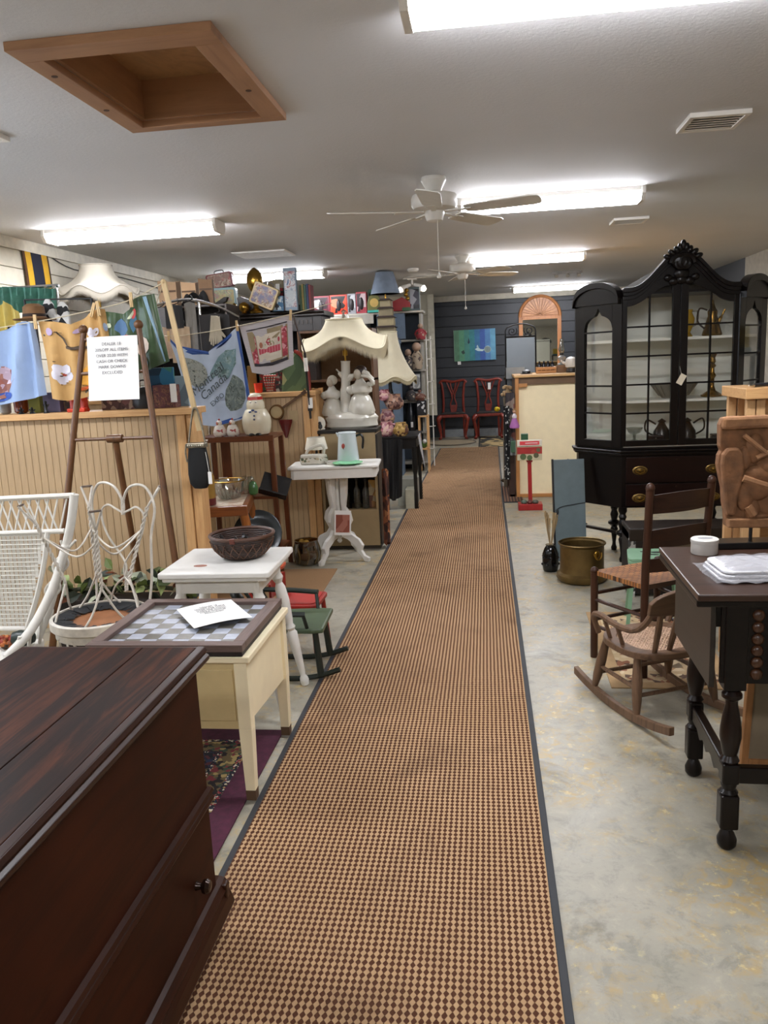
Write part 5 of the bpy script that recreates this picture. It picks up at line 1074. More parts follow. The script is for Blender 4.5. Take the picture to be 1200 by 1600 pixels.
t = thing('photo_card', 'photo price card hanging on the pedestal table leg', 'card', (-1.05, 5.60, .22), rot=(-.06, .06, .15)); MB().box((-.06, 0, 0), (.06, .002, .18)).build('card', PAPER, t); MB().box((-.05, -.001, .02), (.05, 0, .15)).build('picture', PRINT('#8a4a38', ['#a86a5a', '#7a3a2c', '#b58a80'], 16, .5), t); MB().tube([(-.03, .001, .18), (-.055, .09, .25)], .002, 4).build('string', WHITE, t)
# goods on the pedestal table
ZP = .725
t = thing('china_iron', 'white china flat iron with a floral band on the pedestal table', 'ornament', (-1.26, 5.76, ZP), .08); PO = M('#c9c5b8', .25)
MB().prism([(-.1, -.035), (.04, -.045), (.1, 0), (.04, .045), (-.1, .035)], 'z', 0, .075).build('body', PO, t, .012); MB().prism([(-.102, -.037), (.042, -.047), (.103, 0), (.042, .047), (-.102, .037)], 'z', .02, .052).build('floral_band', PRINT('#c9c5b8', ['#7a745c', '#5a5f48', '#b5a88c'], 55, .5, .3), t, .004)
MB().tube(spline([(-.06, 0, .075), (-.03, 0, .115), (.05, 0, .14), (.075, 0, .12), (.07, 0, .075)], 5), .011, 8).build('handle', PO, t)
t = thing('spoon_rest', 'white china spoon rest beside the flat iron', 'spoon rest', (-1.13, 5.72, ZP), -.5); MB().lathe([(0, 0), (.025, .0), (.032, .012), (.03, .014), (0, .004)], 16, (0, 0, 0), 1.3, .8).build('bowl', PO, t); MB().tube(spline([(-.03, 0, .01), (-.06, 0, .025), (-.085, .01, .035)], 4), .008, 8).build('handle', PO, t)
t = thing('enamel_pitcher', 'pale blue white enamel coffee pitcher with a black handle', 'pitcher', (-1.02, 5.84, ZP)); EN = M('#c2ccd0', .2, var=.03)
MB().shell([(.08, 0), (.082, .006), (.078, .06), (.066, .2), (.064, .215)], 28, (0, 0, 0), .005).build('body', EN, t); MB().lathe([(.064, .213), (.068, .217), (.064, .223), (.03, .226), (0, .226)], 28).build('lid', EN, t); MB().prism([(-.062, .215), (-.085, .222), (-.07, .185)], 'y', -.015, .015).build('spout', EN, t, .004)
MB().tube(spline([(.062, 0, .19), (.1, 0, .2), (.118, 0, .17), (.112, 0, .11), (.118, 0, .1)], 5), .009, 8).build('handle', M('#101012', .3), t)
d = MB().ball((-.02, -.069, .125), (.014, .005, .02), 10, 6).build('printed_rooster', M('#a8403a', .3), t); MB().ball((-.008, -.069, .105), (.018, .004, .008), 8, 5).build('printed_base', M('#3a3a3c', .3), d)
t = thing('plate', 'jadeite green plate on the pedestal table', 'plate', (-1.0, 5.69, ZP)); MB().lathe([(0, 0), (.06, 0), (.09, .01), (.11, .014), (.11, .018), (.088, .015), (0, .007)], 30).build('dish', M('#7fc593', .25), t)
# ------------------------------------------------------------------ display pedestal box with niche
BXM = M('#9c8662', .5, var=.05); BXD = M('#3a3024', .6)
t = thing('display_stand', 'tan boxed display stand with an open niche of bottles', 'display stand', (-1.06, 6.22, 0))
MB().box((-.21, -.15, .58), (.215, .15, .92)).build('upper_box', BXM, t, .003); MB().box((-.22, -.15, .03), (.22, .15, .32)).build('lower_box', BXM, t, .003)
MB().box((-.22, -.13, 0), (.22, .15, .03)).build('plinth', BXD, t)
for x in (-.22, .2): MB().box((x, -.15, .32), (x + .02, .15, .58)).build('niche_side', BXM, t)
MB().box((-.2, .13, .32), (.2, .15, .58)).build('niche_back', M('#16120e', .7), t); MB().box((-.23, -.165, .92), (.23, .16, .945)).build('top_board', M('#1a1613', .35), t, .003)
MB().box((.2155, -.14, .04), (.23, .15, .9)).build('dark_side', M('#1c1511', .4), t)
for i, (x, r, h, c, lab) in enumerate(((-.14, .035, .2, '#2c2a24', 'squat dark bottle in the left of the niche'), (-.05, .045, .19, '#1a1a17', 'thick black bottle in the middle of the niche'), (.04, .028, .22, '#4a463a', 'slim grey bottle in the niche, right of the thick one'), (.11, .03, .21, '#3f3d36', 'grey patterned bottle at the right of the niche'))):
    t = thing('bottle', lab, 'bottle', (-1.06 + x, 6.15, .32), 0, 'bottles in the display niche'); MB().lathe([(r, 0), (r, h * .65), (r * .4, h * .8), (r * .4, h)], 14).build('glass', M(c, .25, var=.3, scale=60), t); MB().lathe([(r * .45, h), (r * .45, h + .02), (0, h + .022)], 10).build('cap', M('#8a6a3a', .4) if i == 0 else BLACK, t)
bx('book', 'faded orange paperback standing in the niche', 'book', -.925, -.87, 6.14, 6.26, .32, .54, PRINT('#8a6238', ['#b08a4a', '#5a3a2c', '#9a8a6a'], 20, .7))
t = thing('scarf', 'copper brown patterned scarf draped down the side of the display stand', 'scarf', (-.80, 6.1, 0)); MB().grid(lambda u, v: (.02 * math.sin(9 * u + 3 * v) + .01, -.08 + .16 * u, .62 - .58 * v + .02 * math.sin(6 * u)), 12, 16, (.006, 0, 0)).build('cloth', PRINT('#4a2418', ['#8a5030', '#2a1410', '#6b3a24', '#a06a44'], 22, .7), t)
# ------------------------------------------------------------------ porcelain figure lamp with the large shade
PORC = M('#c6c2b6', .18, var=.06, scale=6)
t = thing('table_lamp', 'white porcelain figure lamp with a large cream fringed shade', 'lamp', (-1.05, 6.26, .945))
MB().lathe([(.17, 0), (.19, .015), (.185, .05), (.195, .08), (.17, .11), (.12, .125), (0, .13)], 30, (0, 0, 0), 1.05, .62, .05, 7).build('base', PORC, t)
tk = MB().tube(spline([(-.035, 0, .1), (-.04, 0, .25), (-.03, .0, .38), (-.025, 0, .52)], 6), [.055] * 3 + [.042] * 6 + [.036] * 9 + [.04], 14).build('tree_trunk', PORC, t)
MB().tube(spline([(-.03, 0, .36), (.02, -.02, .40), (.06, -.03, .41)], 5), [.024] * 6 + [.016] * 5, 8).build('branch', PORC, tk); MB().tube(spline([(-.04, 0, .38), (-.075, -.01, .43), (-.1, -.01, .46)], 5), [.018] * 6 + [.006] * 5, 8).build('branch', PORC, tk)
for x, y, s, hc in ((.085, -.02, 1.0, '#2a1912'), (-.145, .0, .82, '#b9b3a4')):
    f_ = sub(t, 'lady_figure', (x, y, .1)); k = s
    MB().lathe([(.095*k, 0), (.105*k, .03*k), (.09*k, .09*k), (.07*k, .14*k), (.045*k, .165*k)], 20, (0, 0, 0), 1, .8, .05, 9).build('skirt', PORC, f_)
    MB().lathe([(.045*k, .155*k), (.085*k, .175*k), (.09*k, .2*k), (.075*k, .23*k), (.045*k, .245*k), (.03*k, .27*k), (.022*k, .285*k)], 20, (0, 0, 0), 1, .7, .04, 12).build('bodice', PORC, f_)
    MB().ball((.045*k, -.02, .185*k), (.03*k, .03*k, .034*k), 10, 8).build('puff_sleeve', PORC, f_); MB().ball((-.075*k, -.02, .195*k), (.035*k, .03*k, .036*k), 10, 8).build('puff_sleeve', PORC, f_); MB().ball((-.012*k, -.016, .315*k), (.034*k, .034*k, .042*k), 14, 10).build('head', M('#b5ac9c', .25), f_)
    MB().ball((.008*k, .006, .335*k), (.05*k, .044*k, .048*k), 14, 10).build('hair', M(hc, .35), f_)
    if s == 1.0:
        MB().tube(spline([(.06, -.01, .235), (.105, -.03, .24), (.075, -.05, .29), (.02, -.04, .3)], 5), [.018] * 8 + [.012] * 8, 8).build('arm', PORC, f_)
        MB().tube(spline([(.03, -.02, .33), (.07, -.03, .31), (.11, -.03, .27)], 5), [.02] * 6 + [.012] * 5, 8).build('wing_sleeve', PORC, f_)
MB().cyl((-.025, 0, .52), (-.025, 0, .62), .008).build('lamp_stem', BRASS, t); MB().cyl((-.025, 0, .56), (-.025, 0, .60), .02).build('socket', BRASS, t)
SHC = M('#ddd4b8', .7, var=.04, bump=.08, bscale=200)
h_ = sub(t, 'shade', (-.02, .0, .60)); bell_shade(h_, .235, .14, .325, .62, 4, .1, SHC, .1, M('#d4caae', .8), 72, 1.5, 1)
MB().tube([(-.02, 0, .62), (-.02, 0, .86)], .004, 6).build('harp', BRASS, t); MB().lathe([(.008, 0), (.016, .02), (.006, .04), (.02, .06), (0, .08)], 12, (-.02, 0, .835)).build('finial', GLASS('#e6e6e6', .4), t)
t = thing('glass_bell', 'clear glass bell ornament standing behind the large shade', 'ornament', (-1.12, 6.62, 1.72)); MB().shell([(.05, 0), (.05, .03), (.03, .06), (.02, .09)], 18, (0, 0, 0), .004).build('bell', GLASS('#d8dcd8', .3), t); MB().tube(spline([(-.03, 0, .06), (-.02, 0, .12), (0, 0, .15), (.02, 0, .12), (.03, 0, .06)], 4), .003, 5).build('wire_loop', CHROME, t)
# tall shelving behind lamp that carries it and hides the aisle beyond
t = thing('shelving_unit', 'brown shelving unit behind the large fringed lampshade', 'shelf', (-1.2, 6.72, 0)); SU = WOOD('#3a2418', '#6b4a30', .45, 'z', 4, .04)
for x in (-.32, .28): MB().box((x, -.14, 0), (x + .02, .14, 1.7)).build('side_panel', SU, t, .002)
for z in (.05, .5, .93, 1.30, 1.70): MB().box((-.32, -.14, z), (.3, .14, z + .02)).build('shelf_board', SU, t, .002)
MB().box((-.3, .12, 0), (.3, .14, 1.7)).build('back_panel', M('#8a6a4a', .6), t)
bx('box', 'dark box on the brown shelf behind the fringed shade', 'box', -1.49, -1.38, 6.6, 6.8, 1.32, 1.52, M('#2a201a', .6))
jar('vase', 'brown patterned pot behind the porcelain lamp base', 'vase', -1.37, 6.66, .95, [(.05, 0), (.07, .05), (.072, .12), (.05, .18), (.04, .2)], PRINT('#6a4a34', ['#8a6a4c', '#3a241a', '#a88a6a'], 40, .6))
# small white lamp and cat silhouette plaque
t = thing('small_lamp', 'small white lamp with a pleated shade behind the enamel pitcher', 'lamp', (-1.275, 5.92, .725)); 
MB().lathe([(.035, 0), (.035, .008), (.015, .015), (.022, .04), (.01, .06), (.008, .1)], 14).build('stem', M('#101010', .3), t); MB().lathe([(.085, .095), (.065, .185), (.063, .185), (.083, .095)], 26, (0, 0, 0), 1, 1, .02, 26).build('shade', M('#d8d2c2', .7), t)
t = thing('plaque', 'white oval plaque with a black cat silhouette', 'plaque', (-1.29, 6.12, .947), rot=(-.1, 0, .1)); m = MB(); m.T = tr(0, 0, .05) @ rx(PI / 2); m.lathe([(0, -.006), (.055, -.006), (.055, .006), (0, .006)], 24); m.build('oval', M('#d8d2c2', .4), t)
MB().box((-.05, -.012, 0), (.05, .012, .012)).build('foot', M('#d8d2c2', .4), t, .003); MB().ball((.012, -.01, .05), (.012, .004, .014), 8, 6).ball((.014, -.01, .024), (.017, .004, .025), 8, 6).build('cat_silhouette', BLACK, t)
# ------------------------------------------------------------------ second fringed lamp on the black table
BT = M('#0e0d0d', .35)
t = thing('console_table', 'black console table with a dark cloth beyond the display stand', 'table', (-.86, 8.0, 0))
MB().box((-.16, -.3, .70), (.20, .3, .725)).build('table_top', BT, t, .004); MB().box((-.14, -.28, .6), (.18, .28, .70)).build('apron', BT, t, .003)
for x in (-.12, .165):
    for y in (-.27, .27): MB().tube(spline([(x, y, .62), (x, y, .4), (x * 1.0, y, .2), (x, y, .0)], 4), [.028] * 5 + [.018] * 4 + [.022] * 4, 8).build('leg', BT, t)
fk = cloth_fn([(-1.0, .70), (-.9, .705), (-.8, .70)], [(-1.0, .15), (-.92, .1), (-.83, .14)], 7.68, .02, 3); cloth('black_drape', 'black cloth hanging from the console table front', 'cloth', fk, M('#0b0a0b', .7), [], 14, 10)
t = thing('white_runner', 'white pointed table runner hanging off the console table', 'cloth', (-.655, 7.85, 0)); o = MB().add([(0, -.12, .73), (0, .12, .73), (.02, .12, .55), (.045, 0, .40), (.02, -.12, .58)], [(0, 1, 2, 3, 4)]).build('linen', M('#b5b5b8', .8), t); o.modifiers.new('thickness', 'SOLIDIFY').thickness = .003
bx('storage_box', 'pale storage box on the floor under the console table', 'box', -.9, -.70, 7.95, 8.2, 0, .27, M('#8f8f84', .6)); bx('storage_box', 'lower cream box with a lid under the console table', 'box', -.80, -.70, 7.72, 7.93, 0, .2, M('#a09c88', .6))
t = thing('table_lamp', 'cream lamp with an octagonal fringed shade on the console table', 'lamp', (-.955, 8.16, .725))
MB().lathe([(.09, 0), (.09, .015), (.03, .03), (.02, .2), (.03, .4), (.018, .45), (.018, .6)], 16).build('stand', BT, t)
h_ = sub(t, 'shade', (0, 0, .52), .3); bell_shade(h_, .49, .09, .27, 1, 6, .05, SHC, .05, M('#b3a888', .8), 60, 1.7)
DOLL = [PRINT('#a8707a', ['#c99aa0', '#8a4a54', '#d0b0a0'], 40, .7), PRINT('#a8884a', ['#8a6a30', '#c9a86a', '#5a3a2c'], 40, .7), PRINT('#8a6a6a', ['#b58a80', '#6a3a44', '#c0a070'], 40, .7), PRINT('#7a5a50', ['#a8806a', '#4a2c28', '#b59a8a'], 40, .7)]
for i, (x, y, z, k, lab) in enumerate(((-.97, 7.8, .725, 1.0, 'pink painted pottery jug on the console table'), (-.82, 7.76, .725, .95, 'rose and blue pottery jug at the console table corner'), (-.97, 7.95, .84, 1.0, 'mustard pottery jug behind the pink one'), (-.9, 8.0, .97, 1.1, 'pile of patterned fabric on the console table'), (-1.0, 8.02, 1.06, .8, 'floral pottery pot under the octagonal shade'))):
    t = thing('pottery_jug', lab, 'jug', (x, y, z), i, 'painted pottery on the console table')
    MB().lathe([(.05*k, 0), (.08*k, .03*k), (.085*k, .07*k), (.06*k, .11*k), (.055*k, .13*k), (.06*k, .14*k)], 16, (0, 0, 0), 1, .9, .05, 5).build('body', DOLL[i % 4], t); MB().tube(spline([(.06*k, 0, .12*k), (.1*k, 0, .1*k), (.08*k, 0, .05*k)], 4), .01*k, 6).build('handle', DOLL[i % 4], t)
# ------------------------------------------------------------------ long far shelf with boxed dolls and the blue lamp
GP = M('#8a867c', .5); t = thing('display_shelf', 'long pale shelf unit carrying boxed dolls and a blue lamp', 'shelf', (-1.5, 10.6, 0))
for x in (-.72, -.02, .68): MB().box((x, -.12, 0), (x + .03, .2, 2.04)).build('upright', GP, t, .002)
for z in (.1, .5, .9, 1.3, 1.68, 2.04): MB().box((-.75, -.16, z), (.74, .2, z + .025)).build('shelf_board', M('#b5b0a4', .5) if z > 2 else GP, t, .002)
MB().box((-.72, .19, 0), (.71, .2, 2.04)).build('back_panel', M('#3a4450', .6), t); MB().box((-.72, -.155, 1.93), (.1, -.145, 2.04)).build('fascia', M('#a8a398', .5), t, .002)
MB().box((.14, -.15, 1.72), (.5, -.1, 2.04)).build('blue_panel', M('#5a6a7c', .6), t)
for i, (x0, x1, h, c, fc, lab) in enumerate(((-2.19, -1.96, .24, '#8a2a3a', ['#5a1f2c', '#2a1a22', '#d0c8c8', '#7a3a4c'], 'maroon boxed doll at the left of the far shelf'), (-1.955, -1.73, .245, '#c23a26', ['#d84a2a', '#1a1214', '#e08a6a', '#2a1a1a'], 'bright red boxed doll second on the far shelf'), (-1.725, -1.62, .25, '#9a9aa0', ['#c9c9cc', '#3a3a40', '#8a8a90'], 'silver grey box third on the far shelf'), (-1.615, -1.48, .265, '#a83a44', ['#c9b0b4', '#3a2a30', '#8a2a34'], 'crimson framed box fourth on the far shelf'))):
    t = bx('doll_box', lab, 'box', x0, x1, 10.44, 10.56, 2.065, 2.065 + h, M(c, .35), PRINT(c, fc, 11, .8, .25), 0, .003, 'boxed dolls on the far shelf')
    MB().ball((0, -.062, h * .45), (.03, .01, h * .3), 10, 8).build('doll', M('#1c1418', .4), t)
t = thing('mantel_clock', 'small green and gold arched clock on the far shelf', 'clock', (-1.38, 10.45, 2.065)); MB().prism([(-.09, 0), (.09, 0), (.09, .12), (.06, .2), (0, .235), (-.06, .2), (-.09, .12)], 'y', -.03, .03).build('case', M('#6a6a34', .4), t, .005); m = MB(); m.T = tr(0, -.032, .12) @ rx(PI / 2); m.lathe([(0, -.002), (.055, -.002), (.055, .004), (0, .004)], 20); m.build('face', M('#c9a85a', .4), t); MB().box((-.09, -.035, 0), (.09, .03, .03)).build('teal_base', M('#3fa89a', .4), t, .003)
bx('green_box', 'dark green box behind the arched clock', 'box', -1.47, -1.36, 10.55, 10.65, 2.065, 2.36, M('#1f4a34', .5))
t = thing('table_lamp', 'table lamp with a pale blue shade and a stacked block base', 'lamp', (-1.21, 10.24, 0)); solo(MB().prism(rrect(.3, .3, .02), 'z', 0, 1.69).prism(rrect(.32, .32, .02), 'z', 1.66, 1.704), 'plinth', M('#5a6a7c', .6), 'tall blue grey plinth under the blue shaded lamp', 'plinth', (-1.21, 10.24, 0)); LBS = M('#7c8a9c', .7)
for i, (w_, z0, z1, c) in enumerate(((.22, 1.73, 1.86, '#8f8468'), (.2, 1.88, 1.98, '#a39674'), (.17, 2.0, 2.09, '#8f8468'), (.13, 2.11, 2.19, '#a39674'))):
    MB().box((-w_/2, -w_/2, z0), (w_/2, w_/2, z1)).build('house_block', M(c, .5), t, .003); MB().prism([(-w_/2 - .02, z1), (w_/2 + .02, z1), (w_/2 - .01, z1 + .022), (-w_/2 + .01, z1 + .022)], 'y', -w_/2 - .02, w_/2 + .02).build('roof', M('#3a2a24', .5), t)
MB().cyl((0, 0, 2.19), (0, 0, 2.32), .01).build('stem', BRASS, t); MB().lathe([(.185, 2.27), (.11, 2.53), (.106, 2.53), (.181, 2.27)], 32).build('shade', LBS, t); MB().box((-.14, -.14, 1.705), (.14, .14, 1.73)).build('base', M('#3a2a24', .5), t)
t = thing('toy_house', 'red toy barn with gold bells on the far shelf', 'toy', (-1.02, 10.45, 2.065)); MB().prism([(-.12, 0), (.1, 0), (.1, .1), (.0, .17), (-.12, .12)], 'y', -.06, .06).build('barn', M('#8a1f22', .5), t, .004); 
for x, z in ((.05, .2), (.07, .15), (.06, .25)): MB().ball((x, -.03, z), .028, 10, 8).build('bell', BRASS, t)
MB().box((.0, -.07, 0), (.1, .0, .04)).build('green_base', M('#2f5a38', .5), t, .003)
bx('doll_box', 'tall black and silver box at the right end of the far shelf', 'box', -.93, -.80, 10.44, 10.56, 2.065, 2.35, M('#3a4a4c', .35), PRINT('#1c1c22', ['#3a3a44', '#8a8a90', '#101014'], 12, .7, .25))
# goods down the aisle end of the far shelf: each a small thing on its shelf board
GOODS = [('figurine', 'red hooded figurine at the top of the aisle shelf', -.80, 1.70, .2, '#7a1f26'), ('figurine', 'cream and brown stuffed doll on the aisle shelf', -.86, 1.33, .34, '#8a7a66'), ('doll', 'dark dressed doll leaning on the aisle shelf', -.97, 1.33, .26, '#1f1a1c'), ('basket', 'brown glossy basket on the aisle shelf', -.84, .93, .14, '#5a3426'), ('ornament', 'dark ornament beside the brown basket', -.95, .93, .2, '#2a2422')]
for nm, lab, x, z, h, c in GOODS:
    t = thing(nm, lab, nm, (x, 10.40, z), 0, 'goods on the aisle shelf'); MB().lathe([(.06, 0), (.075, h * .25), (.05, h * .55), (.03, h * .68)], 14, (0, 0, 0), 1, .8).build('body', PRINT(c, [c, '#3a2a24', '#8a7a66'], 40, .5), t); MB().ball((0, -.005, h * .82), h * .17, 12, 8).build('head' if nm in ('doll', 'figurine') else 'knob', M('#8f7460' if nm in ('doll', 'figurine') else c, .5), t); MB().tube(spline([(-.07, 0, h * .3), (-.04, -.02, h * .55), (.04, -.02, h * .55), (.07, 0, h * .3)], 4), .014, 6).build('arms' if nm in ('doll', 'figurine') else 'handle', M(c, .6), t)
bx('framed_print', 'small framed print on the aisle shelf', 'picture', -.93, -.82, 10.40, 10.41, 1.07, 1.28, M('#2a2a2c', .4), PRINT('#a8a8a4', ['#7a7a78', '#c0c0bc', '#4a4a4c'], 18, .5)); bx('box', 'grey speckled box on the aisle shelf', 'box', -.96, -.80, 10.38, 10.5, .93, 1.04, M('#7d7d7a', .6)); bx('black_case', 'black tin case on the aisle shelf', 'case', -.88, -.76, 10.36, 10.5, .72, .93, M('#0f0f12', .3), PRINT('#0f0f12', ['#1a1a20', '#2a2a30', '#c9c9c9'], 30, .3))
t = thing('tall_vase', 'dark bottle shaped vase with a white tag below the aisle shelf', 'vase', (-.97, 10.5, .525)); MB().lathe([(.05, 0), (.07, .1), (.06, .25), (.03, .35), (.035, .4)], 16).build('body', M('#14161c', .3), t); MB().box((.0, -.075, .06), (.03, -.07, .13)).build('price_tag', PAPER, t)
t = thing('wire_rack', 'white wire rack standing at the end of the aisle shelf', 'rack', (-.74, 10.9, 0))
for x in (-.03, .03): MB().tube([(x, 0, 0), (x, 0, 1.75)], .008, 6).build('upright', WHITE, t)
for z in (.25, .55, .85, 1.15, 1.45, 1.7): MB().tube([(-.03, 0, z), (.03, 0, z), (.06, -.06, z + .01)], .006, 6).build('prong', WHITE, t)
t = thing('wooden_stand', 'small light wood plant stand at the aisle edge', 'stand', (-.80, 10.4, 0))
for x in (-.055, .055):
    for y in (-.1, .1): MB().bar((x, y, 0), (x, y, .74), .02, .02).build('leg', PINE_Z, t, .002)
for z in (.3, .72): MB().box((-.066, -.11, z), (.066, .11, z + .018)).build('shelf_board', PINE, t, .002)
t = thing('toy', 'green and white toy on the small wood stand', 'toy', (-.80, 10.36, .318)); MB().ball((0, 0, .05), (.045, .06, .05), 12, 8).build('body', M('#4a6a2c', .5), t); MB().ball((.01, -.05, .09), .03, 10, 8).build('head', M('#b5b5b0', .5), t); MB().tube([(.03, -.02, .05), (.06, -.05, .02)], .012, 6).build('leg', M('#9a8a4a', .5), t)
# ------------------------------------------------------------------ far wall: painting, chairs, arched mirror
t = thing('painting', 'blue and green canvas painting with white figures on the blue wall', 'painting', (-.17, YF - .012, 1.385), rot=(0, math.radians(-.5), 0))
cols = ['#4f7a5c', '#4f8a6a', '#3f7f74', '#2f7a80', '#2f6a94', '#34559a', '#4a78a8', '#5a92ae']
for i, c in enumerate(cols): MB().box((-.375 + i * .094, -.028, 0), (-.375 + (i + 1) * .094, 0, .555)).build('painted_band', M(c, .45, var=.15), t)
cv = MB().box((-.376, -.03, .0), (-.376 + .004, 0, .555)).build('canvas_edge', M('#8aa08c', .6), t)
def decal_ring(t, x, z, r0, r1, mt, nm): m = MB(); m.T = tr(x, -.03, z) @ rx(PI / 2); m.lathe([(r0, -.001), (r1, -.001), (r1, .002), (r0, .002), (r0, -.001)], 22); m.build(nm, mt, t)
WP = M('#b9d0d0', .5)
decal_ring(t, .23, .19, .02, .035, WP, 'painted_wheel'); decal_ring(t, .23, .19, .05, .062, WP, 'painted_wheel')
MB().prism([(.0, .2), (.06, .24), (.1, .2), (.17, .19), (.14, .16), (.05, .17)], 'y', -.031, -.0285).build('painted_figure', WP, t); MB().prism([(.03, .24), (.05, .28), (.07, .24)], 'y', -.031, -.0285).build('painted_figure', WP, t)
MB().prism([(-.16, .39), (-.12, .33), (-.11, .42), (-.085, .33), (-.11, .3)], 'y', -.031, -.0285).build('painted_bird', M('#1a2a3c', .5), t); MB().prism([(-.25, .17), (-.2, .2), (-.18, .14), (-.22, .12)], 'y', -.031, -.0285).build('painted_bird', M('#1f3a34', .5), t)
MB().box((-.32, -.02, -.06), (-.26, -.015, .01)).build('price_tag', PAPER, t)
CHR = M('#7a2a1c', .4, var=.2)
def red_chair(x, lab, tagged=False):
    t = thing('red_chair', lab, 'chair', (x, 14.68, 0), 0, 'red Chippendale style chairs')
    # faces the camera: front is local -y
    MB().prism([(-.25, -.24), (.25, -.24), (.2, .2), (-.2, .2)], 'z', .40, .45).build('seat_rail', CHR, t, .01); MB().prism([(-.225, -.22), (.225, -.22), (.18, .17), (-.18, .17)], 'z', .45, .475).build('seat_cushion', PRINT('#1c1a18', ['#8a7a5a', '#2a2a28', '#5a2a24'], 16, .4), t, .01)
    for s in (-1, 1):
        MB().tube(spline([(s * .22, -.21, .42), (s * .26, -.25, .36), (s * .235, -.23, .2), (s * .22, -.22, .06), (s * .24, -.26, .02)], 5), [.042] * 6 + [.03] * 6 + [.022] * 6 + [.03] * 3, 10).build('cabriole_leg', CHR, t); MB().bar((s * .18, .18, .42), (s * .19, .24, 0), .035, .035).build('rear_leg', CHR, t, .003)
        MB().tube(spline([(s * .19, .18, .45), (s * .18, .19, .7), (s * .2, .21, .95), (s * .235, .215, 1.03)], 5), .022, 8).build('back_post', CHR, t)
    MB().tube(spline([(-.25, .215, 1.0), (-.18, .215, 1.045), (0, .215, 1.02), (.18, .215, 1.045), (.25, .215, 1.0)], 6), .024, 8).build('crest_rail', CHR, t)
    m = MB()
    for s in (-1, 1):
        m.tube(spline([(s * .03, .19, .46), (s * .055, .195, .6), (s * .02, .2, .75), (s * .07, .205, .9), (s * .12, .212, 1.02)], 5), .014, 7); m.tube(spline([(s * .035, .2, .75), (-s * .03, .205, .9), (-s * .05, .21, 1.01)], 5), .012, 7)
    m.box((-.05, .18, .45), (.05, .2, .6)); m.build('pierced_splat', CHR, t)
    if tagged: MB().box((.0, .16, .86), (.05, .165, .98)).build('price_tag', PAPER, t)
red_chair(-.585, 'left red carved wooden chair against the blue wall'); red_chair(.05, 'right red carved wooden chair with a white price tag', True)
t = thing('toy', 'small yellow toy on the right red chair seat', 'toy', (.20, 14.5, .476)); MB().ball((0, 0, .04), (.05, .04, .045), 12, 8).build('body', M('#d8b81f', .4), t); MB().ball((.03, -.03, .05), .025, 10, 8).build('head', M('#d8b81f', .4), t)
MW = WOOD('#8a5430', '#b57a4a', .4, 'z', 4, .03)
t = thing('arched_mirror', 'tall arched wooden mirror with a sunburst top on the blue wall', 'mirror', (1.0, YF - .005, 1.0))
R = .375; arc = [(R * math.cos(PI * i / 24), 1.11 + R * math.sin(PI * i / 24)) for i in range(25)]
MB().prism([(-R, 0)] + [(R, 0)] + arc, 'y', -.02, 0).build('backboard', MW, t)
for i in range(16):
    a0, a1 = PI * i / 16, PI * (i + 1) / 16; r = .315
    MB().prism([(.02 * math.cos((a0+a1)/2), 1.13 + .02 * math.sin((a0+a1)/2)), (r * math.cos(a0 + .012), 1.13 + r * math.sin(a0 + .012)), (r * math.cos(a1 - .012), 1.13 + r * math.sin(a1 - .012))], 'y', -.034, -.02).build('sunburst_slat', WOOD('#9c6238', '#c48a58', .4, 'x', 4, .03) if i % 2 else MW, t, .002)
MB().tube([((R - .02) * math.cos(PI * i / 24), -.025, 1.11 + (R - .02) * math.sin(PI * i / 24)) for i in range(25)], .028, 8).build('arch_moulding', MW, t)
for s in (-1, 1): MB().box((s * (R - .035) - .035, -.04, 0), (s * (R - .035) + .035, 0, 1.11)).build('stile', MW, t, .004)
MB().box((-R + .05, -.04, 1.06), (R - .05, 0, 1.12)).build('rail', MW, t, .004); MB().box((-R + .05, -.04, 0), (R - .05, 0, .06)).build('rail', MW, t, .004)
q = NT('mirror_glass'); q.col('#c8ccc8'); MIR = fin(q, .02, 1.0)
MB().box((-R + .07, -.026, .06), (R - .07, -.02, 1.06)).build('mirror_glass', MIR, t)
# scrolled iron framed mirror on the booth counter
IR = M('#17171a', .45, .6)
t = thing('iron_mirror', 'leaning mirror in a black scrolled iron frame on the booth counter', 'mirror', (.40, 9.15, .82), rot=(math.radians(-4), 0, 0))
for x in (-.165, .165): MB().tube([(x, 0, 0), (x, 0, .86)], .009, 8).build('frame_rod', IR, t)
for z in (.02, .83): MB().tube([(-.165, 0, z), (.165, 0, z)], .009, 8).build('frame_rod', IR, t)
MB().box((-.155, .0, .03), (.155, .006, .82)).build('mirror_glass', M('#5c6368', .3, .35, .02), t)  # flat grey stands in for what the mirror would reflect
def spiral(x, z, s): return [(x + s * (.055 - .0028 * i) * math.cos(.55 * i + 2.6), 0, z + (.055 - .0028 * i) * math.sin(.55 * i + 2.6)) for i in range(18)]
for s in (-1, 1): MB().tube(spiral(s * .09, .895, s), .006, 6).build('scroll', IR, t)
MB().tube(spline([(-.165, 0, .83), (-.15, 0, .93), (0, 0, .97), (.15, 0, .93), (.165, 0, .83)], 6), .007, 6).build('crest_rod', IR, t)
